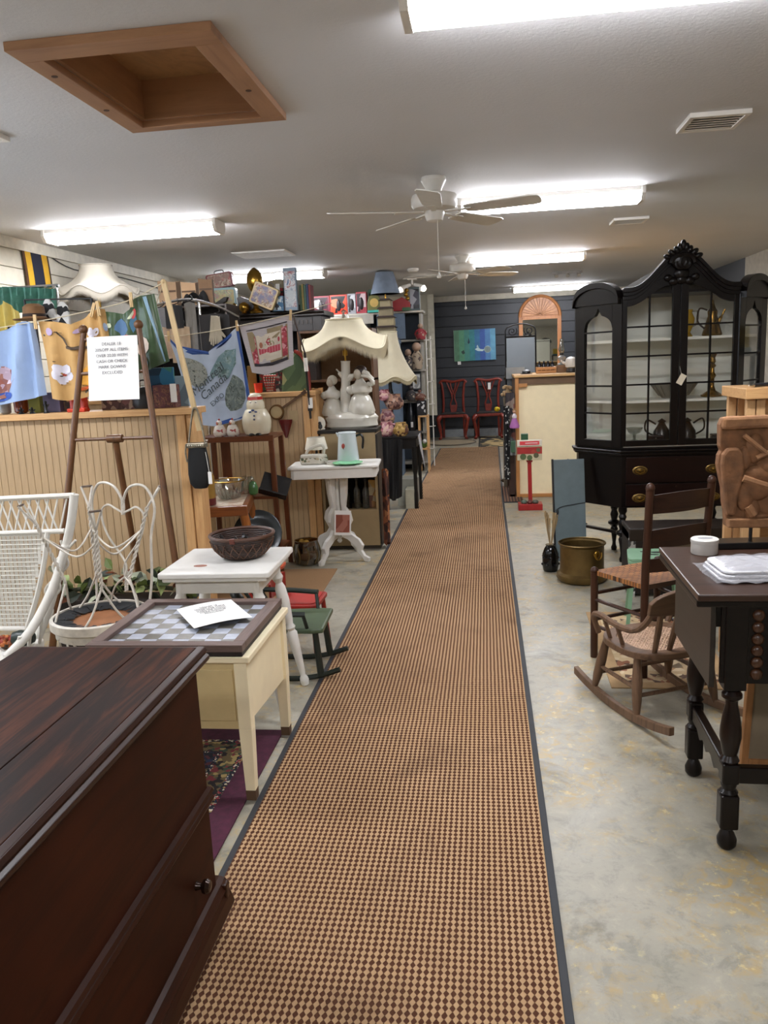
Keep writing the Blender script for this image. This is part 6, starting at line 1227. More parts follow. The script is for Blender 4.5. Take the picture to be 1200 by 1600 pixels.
# ------------------------------------------------------------------ right booth divider
DV = M('#f6e6bf', .6, var=.03)
w = struct(MB().box((.335, 8.30, .02), (2.3, 8.34, 1.2)), 'wall_booth_right', DV, label='tan booth divider panel with a pine frame'); OP = WOOD('#a8713c', '#c48a50', .45, 'x', 4, .04); OPZ = WOOD('#a8713c', '#c48a50', .45, 'z', 4, .04)
MB().box((.30, 8.26, 0), (.335, 8.36, 1.235)).build('frame_post', OPZ, w, .003); MB().box((.335, 8.27, .0), (2.3, 8.30, .035)).build('bottom_rail', OP, w, .003)
MB().box((.29, 8.24, 1.225), (2.3, 9.6, 1.25)).build('counter_top', WOOD('#b98a52', '#dcb278', .45, 'x', 4, .04), w, .003); MB().box((.335, 8.275, 1.15), (2.3, 8.30, 1.225)).build('top_rail', M('#6a5038', .6), w, .002); MB().box((.335, 8.25, 1.13), (.42, 8.31, 1.165)).build('bracket', OP, w, .003)
MB().box((.30, 8.36, 0), (.33, 9.6, 1.225)).build('return_panel', M('#4a3526', .6), w)
# goods on the counter
ZD = 1.251
t = thing('wooden_crate', 'shallow slatted wooden crate on the booth counter', 'crate', (.63, 8.6, ZD)); 
for z in (.0, .035): MB().box((-.1, -.08, z), (.1, -.07, z + .03)).build('slat', OP, t, .002); MB().box((-.1, .07, z), (.1, .08, z + .03)).build('slat', OP, t, .002)
for x in (-.1, .09): MB().box((x, -.07, 0), (x + .01, .07, .065)).build('crate_end', OP, t, .002)
MB().box((-.09, -.07, 0), (.09, .07, .008)).build('crate_base', OP, t)
for k in range(4):
    t2 = thing('dark_bottle', ('first', 'second', 'third', 'fourth')[k] + ' small dark bottle from the left in the slatted crate', 'bottle', (.565 + k * .044, 8.6, ZD + .009), 0, 'bottles in the crate'); MB().lathe([(.018, 0), (.02, .05), (.02, .08), (.008, .1)], 10).build('glass', M('#1a1620', .2), t2); MB().lathe([(.009, .1), (.009, .115), (0, .117)], 8).build('cap', BLACK, t2)
bx('wooden_box', 'plain brown wooden box on the booth counter', 'box', .745, .90, 8.62, 8.76, ZD, ZD + .075, WOOD('#6a4a30', '#8f6a48', .5, 'x'))
t = thing('oil_lamp', 'clear glass oil lamp on the booth counter', 'lamp', (.80, 8.69, ZD + .076)); MB().lathe([(.04, 0), (.045, .01), (.012, .03), (.04, .06), (.045, .08), (.02, .1)], 18).build('font', M('#9a9a98', .2, .2), t); MB().lathe([(.018, .1), (.022, .115), (.018, .125)], 14).build('burner', M('#1a1714', .3), t); MB().shell([(.02, .125), (.034, .16), (.02, .22), (.018, .27)], 18, (0, 0, 0), .002).build('chimney', GLASS('#e0e4e4', .2), t)
t = thing('teapot', 'white enamel teapot on the booth counter', 'teapot', (.88, 8.5, ZD)); MB().lathe([(.04, .045), (.06, .055), (.064, .10), (.055, .14), (.03, .155), (0, .16)], 20).build('body', M('#d0ccc4', .25), t); MB().tube(spline([(-.055, 0, .09), (-.09, 0, .11), (-.1, 0, .13)], 4), [.014] * 4 + [.008] * 5, 8).build('spout', M('#d0ccc4', .25), t); MB().tube(spline([(.055, 0, .13), (.085, 0, .12), (.06, 0, .07)], 4), .007, 6).build('handle', M('#d0ccc4', .25), t); MB().lathe([(.05, 0), (.055, .01), (.045, .045)], 16).build('warmer', M('#2a2420', .5), t)
t = thing('figurine', 'tiny brass figurine at the cabinet end of the counter', 'figurine', (.93, 8.42, ZD)); MB().lathe([(.02, 0), (.012, .01), (.016, .04), (.008, .06), (0, .065)], 10).build('body', M('#6a5a3c', .3, .5), t)
t = thing('hat', 'black bowler hat on the booth counter', 'hat', (.43, 8.62, ZD)); MB().lathe([(.062, 0), (.064, .004), (.045, .006), (.042, .03), (.02, .045), (0, .047)], 20).build('felt', BLACK, t)
solo(MB().box((-.1, 0, 0), (.1, .004, .12)), 'card', M('#8f9496', .5), 'grey card leaning under the iron mirror', 'card', (.33, 8.95, 1.20), rot=(-.1, 0, 0))
t = thing('candle_lamp', 'bronze candle lamp with a flame shaped bulb left of the iron mirror', 'lamp', (.245, 9.4, 0)); MB().lathe([(.09, 0), (.09, .02), (.015, .04), (.015, 1.16), (.03, 1.18), (.035, 1.2), (.02, 1.21), (.016, 1.28)], 14).build('stand', M('#4a3a24', .35, .6), t); MB().ball((0, 0, 1.335), (.014, .014, .05), 10, 8).build('flame_bulb', M('#d8dce0', .1), t)
t = thing('flower_bunch', 'cream dried flower bunch by the booth end', 'flowers', (.235, 8.97, 0)); random.seed(4); MB().lathe([(.05, 0), (.05, .5), (.035, .9), (.045, 1.0)], 14).build('tall_vase', M('#6a6050', .5), t)
m = MB()
for k in range(26): a = random.random() * 6.28; r = .06 * random.random(); m.ball((r * math.cos(a), r * math.sin(a), 1.02 + .1 * random.random()), .02, 6, 5)
m.build('blossoms', M('#b59a74', .8), t, kind='stuff')
# things hanging on the aisle end of the booth
t = thing('hanging_rack', 'dark rack of hanging goods on the aisle end of the booth', 'rack', (.255, 8.6, 0)); MB().box((-.02, -.3, .0), (.03, .3, .03)).box((-.02, -.3, .45), (.03, .3, .48)).build('shelf_board', M('#4a3020', .5), t, .002)
for y in (-.3, .28): MB().box((-.03, y, 0), (.03, y + .02, 1.0)).build('side_panel', M('#3a2418', .5), t, .002)
fh = lambda x0, x1, z0, z1, y, mt, nm, lab: cloth(nm, lab, 'cloth', cloth_fn([(x0, z1), (x1, z1)], [(x0, z0), (x1, z0)], y, .012, 2), mt, [], 10, 10)
fh(.20, .295, .55, 1.08, 8.24, PRINT('#3a3438', ['#7a4a44', '#5a5a5c', '#8a7a70'], 14, .6), 'folded_quilt', 'grey and rust folded quilt hanging at the booth end'); fh(.18, .24, .2, .95, 8.22, PRINT('#141416', ['#c9c9c4', '#1f1f22', '#101012'], 70, .3), 'dotted_scarf', 'black scarf with white dots hanging at the booth end'); fh(.24, .30, .45, .6, 8.2, M('#8a8f92', .5), 'grey_pouch', 'silver grey pouch hanging low at the booth end')
t = thing('doll', 'small doll in a pink and lilac dress hanging at the booth end', 'doll', (.285, 8.16, .73)); MB().lathe([(.045, 0), (.05, .02), (.02, .1), (.015, .12)], 14).build('dress', M('#a868a8', .7), t); MB().lathe([(.022, .1), (.024, .12), (.012, .145)], 12).build('bodice', M('#d0c8d0', .7), t); MB().ball((0, 0, .165), .018, 10, 8).build('head', M('#b58a74', .6), t); MB().ball((0, .004, .172), .019, 10, 8).build('hair', M('#8a6a44', .6), t); MB().tube([(0, .01, .18), (.0, .12, .22)], .002, 4).build('hook', CHROME, t)
bx('green_tin', 'small green tin on the hanging rack', 'tin', .245, .29, 8.17, 8.24, .481, .60, M('#3a5a44', .4))
# red post sign stand
RS = M('#9c1f1f', .4)
t = thing('sign_stand', 'red post stand carrying a painted holiday box', 'stand', (.40, 7.62, 0)); MB().box((-.11, -.075, 0), (.115, .075, .06)).build('base', RS, t, .004); MB().bar((.005, 0, .06), (0, 0, .47), .036, .036).build('post', RS, t, .003); MB().box((-.028, -.028, .455), (.028, .028, .475)).build('collar', RS, t, .003)
b_ = MB().box((-.115, -.05, .475), (.115, .05, .605)).build('painted_box', M('#c2b898', .6), t, .004); MB().box((-.115, -.0515, .535), (.115, -.05, .60)).build('red_roof_print', M('#9a2420', .6), b_)
for k, (x, z, r, c) in enumerate(((-.06, .51, .03, '#4a5a34'), (.0, .50, .026, '#4a5a34'), (.06, .52, .025, '#4f4f34'), (.035, .555, .02, '#a33a2c'), (.08, .57, .02, '#5a5a3c'))): m = MB(); m.T = tr(x, -.052, z) @ rx(PI / 2); m.lathe([(0, -.001), (r, -.001), (r, .001), (0, .001)], 9); m.build('painted_leaf', M(c, .6), b_)
s_ = MB().box((-.115, -.055, .61), (.115, -.02, .665)).build('sign_board', M('#d8d0c0', .5), t, .003); MB().box((-.09, -.0565, .62), (.09, -.055, .655)).build('red_swash', M('#cf3a40', .5), s_); MB().box((-.04, -.057, .632), (.075, -.0565, .642)).build('white_stroke', M('#d8b8b4', .5), s_)
MB().box((-.075, -.02, .60), (-.01, .04, .72)).build('flag', M('#1f4a2c', .5), t, .003)
for k, (x, r, c) in enumerate(((-.055, .03, '#5a6a5c'), (0, .024, '#6a3a34'), (.05, .03, '#5a5c50'))): MB().ball((x, -.03, .075), (r, .03, .022), 10, 8).build('stone_ornament', M(c, .6), t)
# ------------------------------------------------------------------ black china cabinet
CB = WOOD('#060404', '#0e0807', .3, 'z', 4, .03, 14, .3); CBX = WOOD('#060404', '#0e0807', .3, 'x', 4, .03, 14, .3); CDR = WOOD('#100605', '#1f0c08', .32, 'x', 3, .03, 14, .3); CIN = M('#f3f3e6', .6, var=.02)
CX, CY = 1.268, 5.55
t = thing('china_cabinet', 'black breakfront china cabinet with arched glazed doors and a carved crest', 'china cabinet', (CX, CY, 0))
HW, SW, SD, BD = .365, .625, .30, .42       # half width of the front, of the whole case, cant depth, back depth
plan = lambda g=0: [(-HW - g*.4, -g), (HW + g*.4, -g), (SW + g, SD), (SW + g, BD), (-SW - g, BD), (-SW - g, SD)]
# base
MB().prism(plan(-.012), 'z', .385, .76).build('base_case', CB, t, .003)
MB().prism(plan(.012), 'z', .745, .765).build('waist_moulding', CBX, t, .005); MB().prism(plan(.022), 'z', .765, .785).build('waist_moulding', CBX, t, .006); MB().prism(plan(.0), 'z', .785, .80).build('waist_moulding', CBX, t, .004)
for z0, z1, zh in ((.56, .735, .645), (.40, .55, .455)):
    d = MB().box((-.33, -.004, z0), (.33, .014, z1)).build('drawer_front', CDR, t, .003)
    for x in (-.24, .235):
        m = MB(); m.T = tr(x, -.004, zh) @ rx(PI / 2); m.lathe([(0, 0), (.05, 0), (.05, .002), (.046, .004), (.03, .005), (.028, .003), (.012, .005), (0, .007)], 26, (0, 0, 0), 1, .62)
        h = m.build('handle_plate', M('#7d6538', .35, .85, .25, 90), d); e_ = [(x + .036 * math.cos(2*PI*i/28), -.0095, zh + .022 * math.sin(2*PI*i/28)) for i in range(28)]; MB().tube(e_, .0022, 6, True).build('plate_ring', M('#4a3a20', .4, .8), d); MB().ball((x, -.011, zh), (.009, .005, .007), 10, 7).build('plate_boss', BRASS, d); MB().tube([(x - .03, -.012, zh + .008), (x - .028, -.014, zh - .01), (x, -.016, zh - .02), (x + .028, -.014, zh - .01), (x + .03, -.012, zh + .008)], .003, 6).build('bail', BRASS, d)
    k = MB(); k.T = tr(.0, -.004, z1 - .02) @ rx(PI / 2); k.lathe([(.006, 0), (.006, .003), (0, .003)], 10); k.build('keyhole', M('#3a2a1c', .3, .6), d)
lp = [(.018, .0), (.022, .02), (.014, .04), (.012, .06), (.02, .12), (.028, .16), (.02, .18), (.045, .20), (.045, .215), (.02, .23), (.03, .27), (.02, .3), (.028, .32), (.02, .34), (.03, .36), (.03, .39)]
for x, y in ((-.345, .03), (.345, .03), (-.59, .33), (.59, .33), (-.345, .39), (.345, .39)): MB().lathe(lp, 16, (x, y, 0)).build('leg', CB, t)
MB().bar((-.345, .03, .205), (.345, .03, .205), .03, .02).bar((-.345, .03, .205), (-.59, .33, .205), .03, .02).bar((.345, .03, .205), (.59, .33, .205), .03, .02).build('stretcher', CBX, t, .003)
# upper case: floor, back, sides
MB().box((-SW + .01, BD - .02, .80), (SW - .01, BD, 1.86)).build('back_board', CIN, t); MB().prism(plan(-.015), 'z', .80, .815).build('case_floor', CIN, t)
for s in (-1, 1): MB().box((s * SW - (.018 if s > 0 else 0), SD, .80), (s * SW + (0 if s > 0 else .018), BD, 1.84)).build('case_side', CB, t, .002)
for z in (1.095, 1.50): MB().prism([(-HW + .01, .035), (HW - .01, .035), (SW - .03, SD), (SW - .03, BD - .02), (-SW + .03, BD - .02), (-SW + .03, SD)], 'z', z, z + .018).build('shelf_board', CIN, t, .002)
def topz(x): u = min(1, abs(x) / HW); return 1.845 + .225 * (.5 + .5 * math.cos(PI * min(1, u / .92))) ** 1.15
def doorz(a): return 1.728 + .125 * (.5 - .5 * math.cos(PI * a))        # a: 0 outer edge, 1 inner edge
DW0, DW1 = -.055, -.335
N = 20
# doors
for s in (-1, 1):
    g = sub(t, 'door', (0, 0, 0)); xo, xi = s * .335, s * .05
    MB().box((min(xo, s * HW), -.006, .81), (max(xo, s * HW), .022, 1.80)).build('stile', CB, g, .002)
    MB().box((min(xi, s * .002), -.008, .81), (max(xi, s * .002), .022, 1.86)).build('stile', CB, g, .002)
    MB().box((min(xo, xi), -.006, .81), (max(xo, xi), .022, .848)).build('bottom_rail', CBX, g, .002)
    lo = [(xo + (xi - xo) * i / N, doorz(i / N)) for i in range(N + 1)]; hi = [(x, z + .05 + .02 * abs(x) / HW) for x, z in lo]
    MB().prism(lo + hi[::-1], 'y', -.006, .022).build('arched_rail', CBX, g, .001)
    xm = (xo + xi) / 2; MB().box((xm - .0055, -.004, .848), (xm + .0055, .012, doorz(.5) + .01)).build('muntin', CB, g)
    for z in (1.03, 1.22, 1.405, 1.595): MB().box((min(xo, xi), -.004, z - .0055), (max(xo, xi), .012, z + .0055)).build('muntin', CB, g)
    zs = [.848, 1.03, 1.22, 1.405, 1.595]
    for r in range(5):
        for c_ in range(2):
            xa, xb = (xo, xm) if c_ == 0 else (xm, xi)
            z0 = zs[r]
            if r < 4: poly = [(xa, z0), (xb, z0), (xb, zs[r + 1]), (xa, zs[r + 1])]
            else: poly = [(xa, z0), (xb, z0)] + [(xb + (xa - xb) * i / 6, doorz((c_ + 1 - i / 6) / 2)) for i in range(7)]
            MB().prism(poly, 'y', .002, .004).build('pane', GLASS('#ffffff', .03), g)
# frieze between doors and cornice, then the arched cornice
fr = [(-HW + 2 * HW * i / 48) for i in range(49)]
low = [(x, doorz(min(1, max(0, (.335 - abs(x)) / .285))) + .045) for x in fr]; up = [(x, topz(x) - .055) for x in fr]
MB().prism(low + up[::-1], 'y', .0, .03).build('frieze', CBX, t)
for y0, dz0, dz1 in ((-.012, -.075, -.045), (-.03, -.05, -.022), (-.05, -.028, 0)):
    MB().prism([(x, topz(x) + dz0) for x in fr] + [(x, topz(x) + dz1) for x in fr[::-1]], 'y', y0, .06).build('cornice', CBX, t, .002)
MB().prism([(x, topz(x) - .03) for x in fr] + [(HW, 1.8), (-HW, 1.8)], 'y', .06, .08).build('cornice_back', CB, t)
# white edged packing board behind the crest
MB().prism([(-.33, 1.86), (-.06, 2.0), (.02, 2.02), (.02, 1.9)], 'y', .2, .21).build('backing_card', M('#a9a9a6', .5), t)
# carved crest
cr = sub(t, 'carved_crest', (0, -.045, 0))
for s in (-1, 1):
    MB().tube([(s * (.02 + (.055 - .0026 * i) * math.cos(.5 * i)), 0, 2.0 + (.055 - .0026 * i) * math.sin(.5 * i) - .02) for i in range(17)], [.02 - .0006 * i for i in range(17)], 8).build('scroll', CB, cr)
    for k, (x, z, a) in enumerate(((.04, 2.06, .5), (.07, 2.045, .9), (.095, 2.02, 1.2), (.02, 2.075, .2))):
        m = MB(); m.T = tr(s * x, 0, z) @ ry(s * a); m.ball((0, 0, .0), (.018, .02, .028), 10, 7); m.build('acanthus_leaf', CB, cr)
m = MB(); m.ball((0, 0, 2.09), (.02, .02, .034), 12, 8).build('acanthus_leaf', CB, cr); MB().ball((0, .01, 2.0), (.075, .025, .06), 14, 9).build('boss', CB, cr)
dr = sub(t, 'carved_drop', (0, -.02, 0))
for k, (x, z, r) in enumerate(((-.085, 1.895, .022), (-.05, 1.872, .026), (0, 1.88, .03), (.05, 1.872, .026), (.085, 1.895, .022), (0, 1.92, .04))): MB().ball((x, 0, z), (r * 1.2, .016, r), 10, 7).build('shell_lobe', CB, dr)
# canted glazed ends
L_ = math.hypot(SW - HW, SD)
for s in (-1, 1):
    g = sub(t, 'canted_end', (s * HW, 0, 0)); g.rotation_euler = (0, 0, math.atan2(SD, (SW - HW)) if s > 0 else PI - math.atan2(SD, (SW - HW)))
    # local x runs from the front corner back along the cant; local y faces inward/outward
    yo, yi = (-.012, .016) if s > 0 else (-.016, .012)
    MB().box((-.005, yo, .80), (.075, yi, 1.78)).build('stile', CB, g, .002); MB().box((L_ - .08, yo, .80), (L_, yi, 1.78)).build('stile', CB, g, .002); MB().box((.075, yo, .80), (L_ - .08, yi, .848)).build('bottom_rail', CBX, g, .002)
    a, b = .075, L_ - .08; mid = (a + b) / 2; hwid = (b - a) / 2
    def og(x):
        u = abs(x - mid) / hwid
        return 1.60 + .085 * math.sqrt(max(0, 1 - u * u)) + (.05 * max(0, 1 - u / .28) ** 1.4)
    xs = [a + (b - a) * i / 24 for i in range(25)]; pa = [(x, og(x)) for x in xs]
    def tz(x): u = (x - L_ / 2) / (L_ / 2); return 1.775 + .115 * math.sqrt(max(0, 1 - min(1, abs(u)) ** 2.2))
    MB().prism(pa + [(b, 1.78), (a, 1.78)], 'y', yo, yi).build('arched_rail', CBX, g)
    xa = [L_ * i / 24 for i in range(25)]; oy0, oy1 = (yo - .035, yi) if s > 0 else (yo, yi + .035)
    MB().prism([(x, tz(x)) for x in xa] + [(L_, 1.755), (0, 1.755)], 'y', yo - (.02 if s > 0 else 0), yi + (0 if s > 0 else .02)).build('hood', CBX, g)
    MB().prism([(x, tz(x) - .03) for x in xa] + [(x, tz(x) + .012) for x in xa[::-1]], 'y', oy0, oy1).build('hood_moulding', CBX, g, .003)
    for z in (1.03, 1.215, 1.395, 1.575): MB().box((a, yo + .004, z - .0055), (b, yi - .002, z + .0055)).build('muntin', CB, g)
    zz = [.848, 1.03, 1.215, 1.395, 1.575]
    for r in range(5):
        poly = [(a, zz[r]), (b, zz[r]), (b, zz[r + 1]), (a, zz[r + 1])] if r < 4 else [(a, 1.575), (b, 1.575)] + pa[::-1]
        MB().prism(poly, 'y', -.001, .001).build('pane', GLASS('#ffffff', .03), g)
MB().prism([(p[0], p[1]) for p in plan(.0)], 'z', 1.80, 1.815).build('case_top', CB, t)
MB().tube([(.0, -.02, 1.33), (.012, -.022, 1.275)], .0012, 4).build('tag_string', WHITE, t)
m = MB(); m.T = tr(.012, -.022, 1.245) @ ry(.5); m.box((-.02, -.001, -.035), (.02, .001, .035)); m.build('price_tag', TAG, t)
# goods in the cabinet
AB = M('#8c6a2c', .25, .9, .2); PEW = M('#8f8b80', .3, .6, .1)
def in_cab(x, y, z): return (CX + x, CY + y, z)
t = thing('glass_pitcher', 'amber yellow glass pitcher on the upper cabinet shelf', 'pitcher', in_cab(.10, .22, 1.519)); MB().lathe([(.03, 0), (.035, .005), (.018, .03), (.04, .08), (.045, .12), (.028, .16), (.032, .18)], 18).build('body', M('#c9a01f', .12), t); MB().tube(spline([(.03, 0, .17), (.065, 0, .16), (.06, 0, .09), (.035, 0, .07)], 5), .006, 6).build('handle', M('#a8a08a', .2), t)
t = thing('brass_ewer', 'tall brass coffee pot on the upper cabinet shelf', 'ewer', in_cab(.255, .2, 1.519)); MB().lathe([(.06, 0), (.065, .01), (.05, .06), (.03, .13), (.033, .16), (.02, .18), (.012, .2), (.008, .23), (0, .235)], 22).build('body', AB, t); MB().tube(spline([(-.035, 0, .17), (-.085, 0, .18), (-.095, 0, .1), (-.05, 0, .05)], 6), .006, 6).build('handle', M('#3a2c1c', .3, .5), t); MB().tube(spline([(.035, 0, .08), (.06, 0, .13), (.08, 0, .17)], 4), [.012] * 4 + [.007] * 5, 8).build('spout', AB, t)
t = thing('candlestick', 'turned brass candlestick on the middle cabinet shelf', 'candlestick', in_cab(.265, .2, 1.114)); MB().lathe([(.07, 0), (.07, .008), (.055, .02), (.025, .04), (.015, .07), (.014, .12), (.026, .14), (.014, .16), (.012, .19), (.024, .205), (.013, .22), (.022, .235), (.016, .26), (.028, .285), (.018, .288)], 24).build('column', AB, t); MB().tube(ring((0, 0, .009), .069, 28), .004, 6, True).build('foot_ring', AB, t)
t = thing('silver_bowl', 'fluted silver bowl on the middle cabinet shelf', 'bowl', in_cab(.02, .22, 1.114)); MB().shell([(.07, 0), (.075, .008), (.1, .04), (.13, .09), (.14, .1)], 36, (0, 0, 0), .004, 1.15, .8).build('bowl', PEW, t); 
for k in range(16): a = 2*PI*k/16; MB().tube([(.085 * 1.15 * math.cos(a), .085 * .8 * math.sin(a), .015), (.135 * 1.15 * math.cos(a), .135 * .8 * math.sin(a), .092)], .004, 5).build('flute', PEW, t)
for x, lab, s in ((-.06, 'dark pewter teapot at the left on the cabinet floor', -1), (.11, 'tall handled pewter coffee pot at the right on the cabinet floor', 1)):
    t = thing('teapot', lab, 'teapot', in_cab(x, .2, .816), 0, 'pewter pots on the cabinet floor'); DP = M('#33302c', .3, .6)
    MB().lathe([(.045, 0), (.06, .02), (.055, .07), (.03, .11), (.02, .13), (.03, .14), (0, .16)], 18).build('body', DP, t); MB().tube(spline([(s * .04, 0, .12), (s * .1, 0, .15), (s * .11, 0, .08), (s * .05, 0, .04)], 5), .006, 6).build('handle', DP, t); MB().tube(spline([(-s * .05, 0, .04), (-s * .08, 0, .1), (-s * .085, 0, .17), (-s * .11, 0, .19)], 5), [.012] * 8 + [.007] * 8, 8).build('spout', DP, t)
t = thing('glass_compote', 'clear pressed glass dish at the left of the cabinet floor', 'dish', in_cab(-.24, .22, .816)); MB().lathe([(.035, 0), (.035, .006), (.01, .02), (.01, .05), (.04, .065), (.06, .1), (.056, .1), (.036, .07), (0, .06)], 20).build('dish', GLASS('#e6eae6', .25), t)
for x, lab in ((-.12, 'dark lidded box left of the pewter pots'), (.3, 'dark lidded box right of the pewter pots')):
    t = thing('trinket_box', lab, 'box', in_cab(x, .12, .816), 0, 'dark boxes on the cabinet floor'); MB().box((-.05, -.03, 0), (.05, .03, .035)).build('body', M('#1c1411', .35), t, .003); MB().box((-.052, -.032, .035), (.052, .032, .05)).build('lid', M('#241814', .3), t, .006); MB().ball((0, -.033, .035), .005, 8, 6).build('clasp', CHROME, t)
# ------------------------------------------------------------------ beside the cabinet
t = thing('painted_panel', 'blue grey painted panel leaning on the cabinet side', 'panel', (.56, 5.62, .0), rot=(math.radians(-9), 0, math.radians(4))); MB().box((-.085, 0, 0), (.13, .03, .72)).build('board', M('#67777c', .45, var=.08), t, .003); MB().box((-.095, -.002, 0), (-.085, .032, .725)).build('dark_edge', BLACK, t); MB().tube(spline([(-.08, -.004, .36), (-.04, -.006, .385), (.05, -.006, .40), (.13, -.004, .41)], 5), .003, 5).build('cord', M('#23282a', .6), t); MB().ball((-.07, -.01, .35), (.01, .008, .022), 8, 6).build('cord_knot', M('#1a1d1f', .6), t)  # a plain painted panel, carries no lettering
t = thing('vase', 'black faceted glass vase of dried grasses', 'vase', (.415, 5.36, 0)); MB().lathe([(.045, 0), (.05, .01), (.055, .04), (.055, .12), (.04, .16), (.03, .175), (.034, .185)], 12).build('glass', M('#08080a', .12), t)
m = MB(); random.seed(2)
for k in range(26): a = random.random() * 6.28; r = .02 + .03 * random.random(); m.tube([(0, 0, .15), (r * .6 * math.cos(a), r * .6 * math.sin(a), .28), (r * math.cos(a), r * math.sin(a), .36 + .05 * random.random())], [.0012, .002, .005], 5)
m.build('dried_grass', M('#a8906a', .8), t, kind='stuff')
for k in range(12): a = 2*PI*k/12; MB().ball((.053 * math.cos(a), .053 * math.sin(a), .05 + .05 * (k % 2)), .01, 6, 5).build('facet', M('#1c1c22', .08), t)
PB = M('#6f5a34', .4, .75, .25, 12)
t = thing('brass_pot', 'large aged brass jardiniere with side handles', 'pot', (.595, 5.12, 0)); MB().shell([(.12, 0), (.15, .01), (.162, .03), (.16, .05), (.142, .065), (.138, .09), (.138, .235), (.147, .245), (.147, .252)], 40, (0, 0, 0), .005).build('body', PB, t)
MB().tube(ring((0, 0, .25), .146, 40), .005, 6, True).build('rim', PB, t)
for a in (-1.0, 2.14): 
    h = sub(t, 'handle', (.14 * math.cos(a), .14 * math.sin(a), .2), a); MB().ball((.006, 0, .0), (.012, .022, .026), 10, 8).build('handle_boss', BRASS, h); MB().tube(spline([(.012, -.03, .01), (.02, -.02, -.02), (.022, 0, -.03), (.02, .02, -.02), (.012, .03, .01)], 5), .005, 6).build('ring_pull', BRASS, h)
t = thing('garden_tool', 'slim dark stick with a woven green head leaning on the divider', 'tool', (.56, 6.5, 0), rot=(0, math.radians(8), 0)); MB().tube([(0, 0, .2), (0, 0, .62)], .008, 6).build('stick', M('#3a2c24', .6), t); MB().lathe([(.02, .18), (.05, .16), (.06, .1), (.04, .02), (.03, 0)], 14).build('woven_head', M('#5c6a66', .6, var=.3, scale=80), t)
# ------------------------------------------------------------------ dark trunk and mint stand behind the chairs
t = thing('luggage_case', 'dark low trunk with a round mask under the cabinet', 'case', (1.12, 4.86, 0)); MB().box((-.3, -.12, .02), (.5, .12, .40)).build('case', M('#1a120e', .5), t, .006); MB().box((-.3, -.125, .34), (.5, .12, .42)).build('lid', M('#21170f', .45), t, .008); 
m = MB(); m.T = tr(.0, -.13, .33) @ rx(PI/2); m.lathe([(0, .01), (.05, .006), (.055, 0), (0, 0)], 16); m.build('round_mask', M('#5a4c38', .6), t)
MB().box((-.3, -.122, .0), (-.26, -.11, .4)).build('corner_strip', PRINT('#9a9a94', ['#3a3a3a', '#c9c9c4'], 60, .5), t)
MT = M('#7da484', .4, var=.08)
t = thing('tin_stand', 'mint green metal stool with a dark bird print', 'stool', (.86, 4.24, 0), math.radians(-8)); MB().prism(rrect(.26, .24, .03), 'z', .36, .375).build('tray_top', MT, t, .003)
MB().prism(rrect(.26, .24, .03), 'z', .375, .39).build('rim', MT, t, .003)
for x in (-.1, .1):
    for y in (-.09, .09): MB().bar((x, y, .36), (x * 1.3, y * 1.3, .0), .02, .012).build('leg', MT, t)
for k, (x, y, a) in enumerate(((0, -.02, .02), (.03, .03, .03), (-.04, .04, .018))): MB().lathe([(0, 0), (a, 0), (a, .0015), (0, .0015)], 10, (x, y, .39), 1.4, .6).build('printed_bird', M('#1c2a22', .5), t)
# ------------------------------------------------------------------ ladder back chair with woven seat
LC_ = WOOD('#24130c', '#402618', .4, 'z', 4, .05, 14, .3); LCX = WOOD('#1c0f0a', '#331e13', .4, 'x', 4, .05, 14, .3)
t = thing('ladder_back_chair', 'brown ladder back chair with a woven splint seat', 'chair', (.74, 3.72, 0), math.radians(30))
bw, fw, dp = .165, .19, .16
for s in (-1, 1):
    b = MB().tube(spline([(s * bw, -dp, 0), (s * bw, -dp, .43), (s * (bw + .003), -dp - .015, .66), (s * (bw + .006), -dp - .03, .86)], 5), .0175, 10).build('back_post', LC_, t); MB().ball((s * (bw + .006), -dp - .03, .868), (.02, .02, .024), 12, 8).build('finial', LC_, b)
    f_ = MB().tube([(s * fw, dp, 0), (s * fw, dp, .42)], .0175, 10).build('front_post', LC_, t); MB().ball((s * fw, dp, .43), (.02, .02, .02), 12, 8).build('finial', LC_, f_)
for z0, z1 in ((.755, .835), (.6, .68), (.49, .55)):
    MB().grid(lambda u, v: (-bw + 2 * bw * u, -dp - .005 - .03 * math.sin(PI * u) - .03 * ((z0 + (z1 - z0) * v) - .43) / .43, z0 + (z1 - z0) * v * (1 + .12 * math.sin(PI * u))), 12, 3, (0, .01, 0)).build('slat', LCX, t)
for z in (.14, .27):
    MB().tube([(-fw, dp, z + .05), (fw, dp, z + .05)], .0095, 8).build('rung', LC_, t); MB().tube([(-bw, -dp, z), (bw, -dp, z)], .0095, 8).build('rung', LC_, t)
    for s in (-1, 1): MB().tube([(s * bw, -dp, z + .02), (s * fw, dp, z + .02)], .0095, 8).build('rung', LC_, t)
q = NT('splint_seat'); v = q.coord((1, 1, 1), (0, 0, .0)); ck = q.n('ShaderNodeTexBrick'); ck.inputs['Scale'].default_value = 14; ck.inputs['Color1'].default_value = lin('#a8703a'); ck.inputs['Color2'].default_value = lin('#8a5428'); ck.inputs['Mortar'].default_value = lin('#3a2414'); ck.inputs['Mortar Size'].default_value = .03; q.l(v, ck.inputs[0]); q.col(ck.outputs['Color']); q.bump(ck.outputs['Fac'], .5, .003); SPL = fin(q, .6)
m = MB()
m.grid(lambda u, v: ((-1 + 2 * u) * (bw + (fw - bw) * v), -dp + 2 * dp * v, .432 - .018 * math.sin(PI * u) * math.sin(PI * v)), 12, 10, (0, 0, -.022)); m.build('woven_seat', SPL, t)
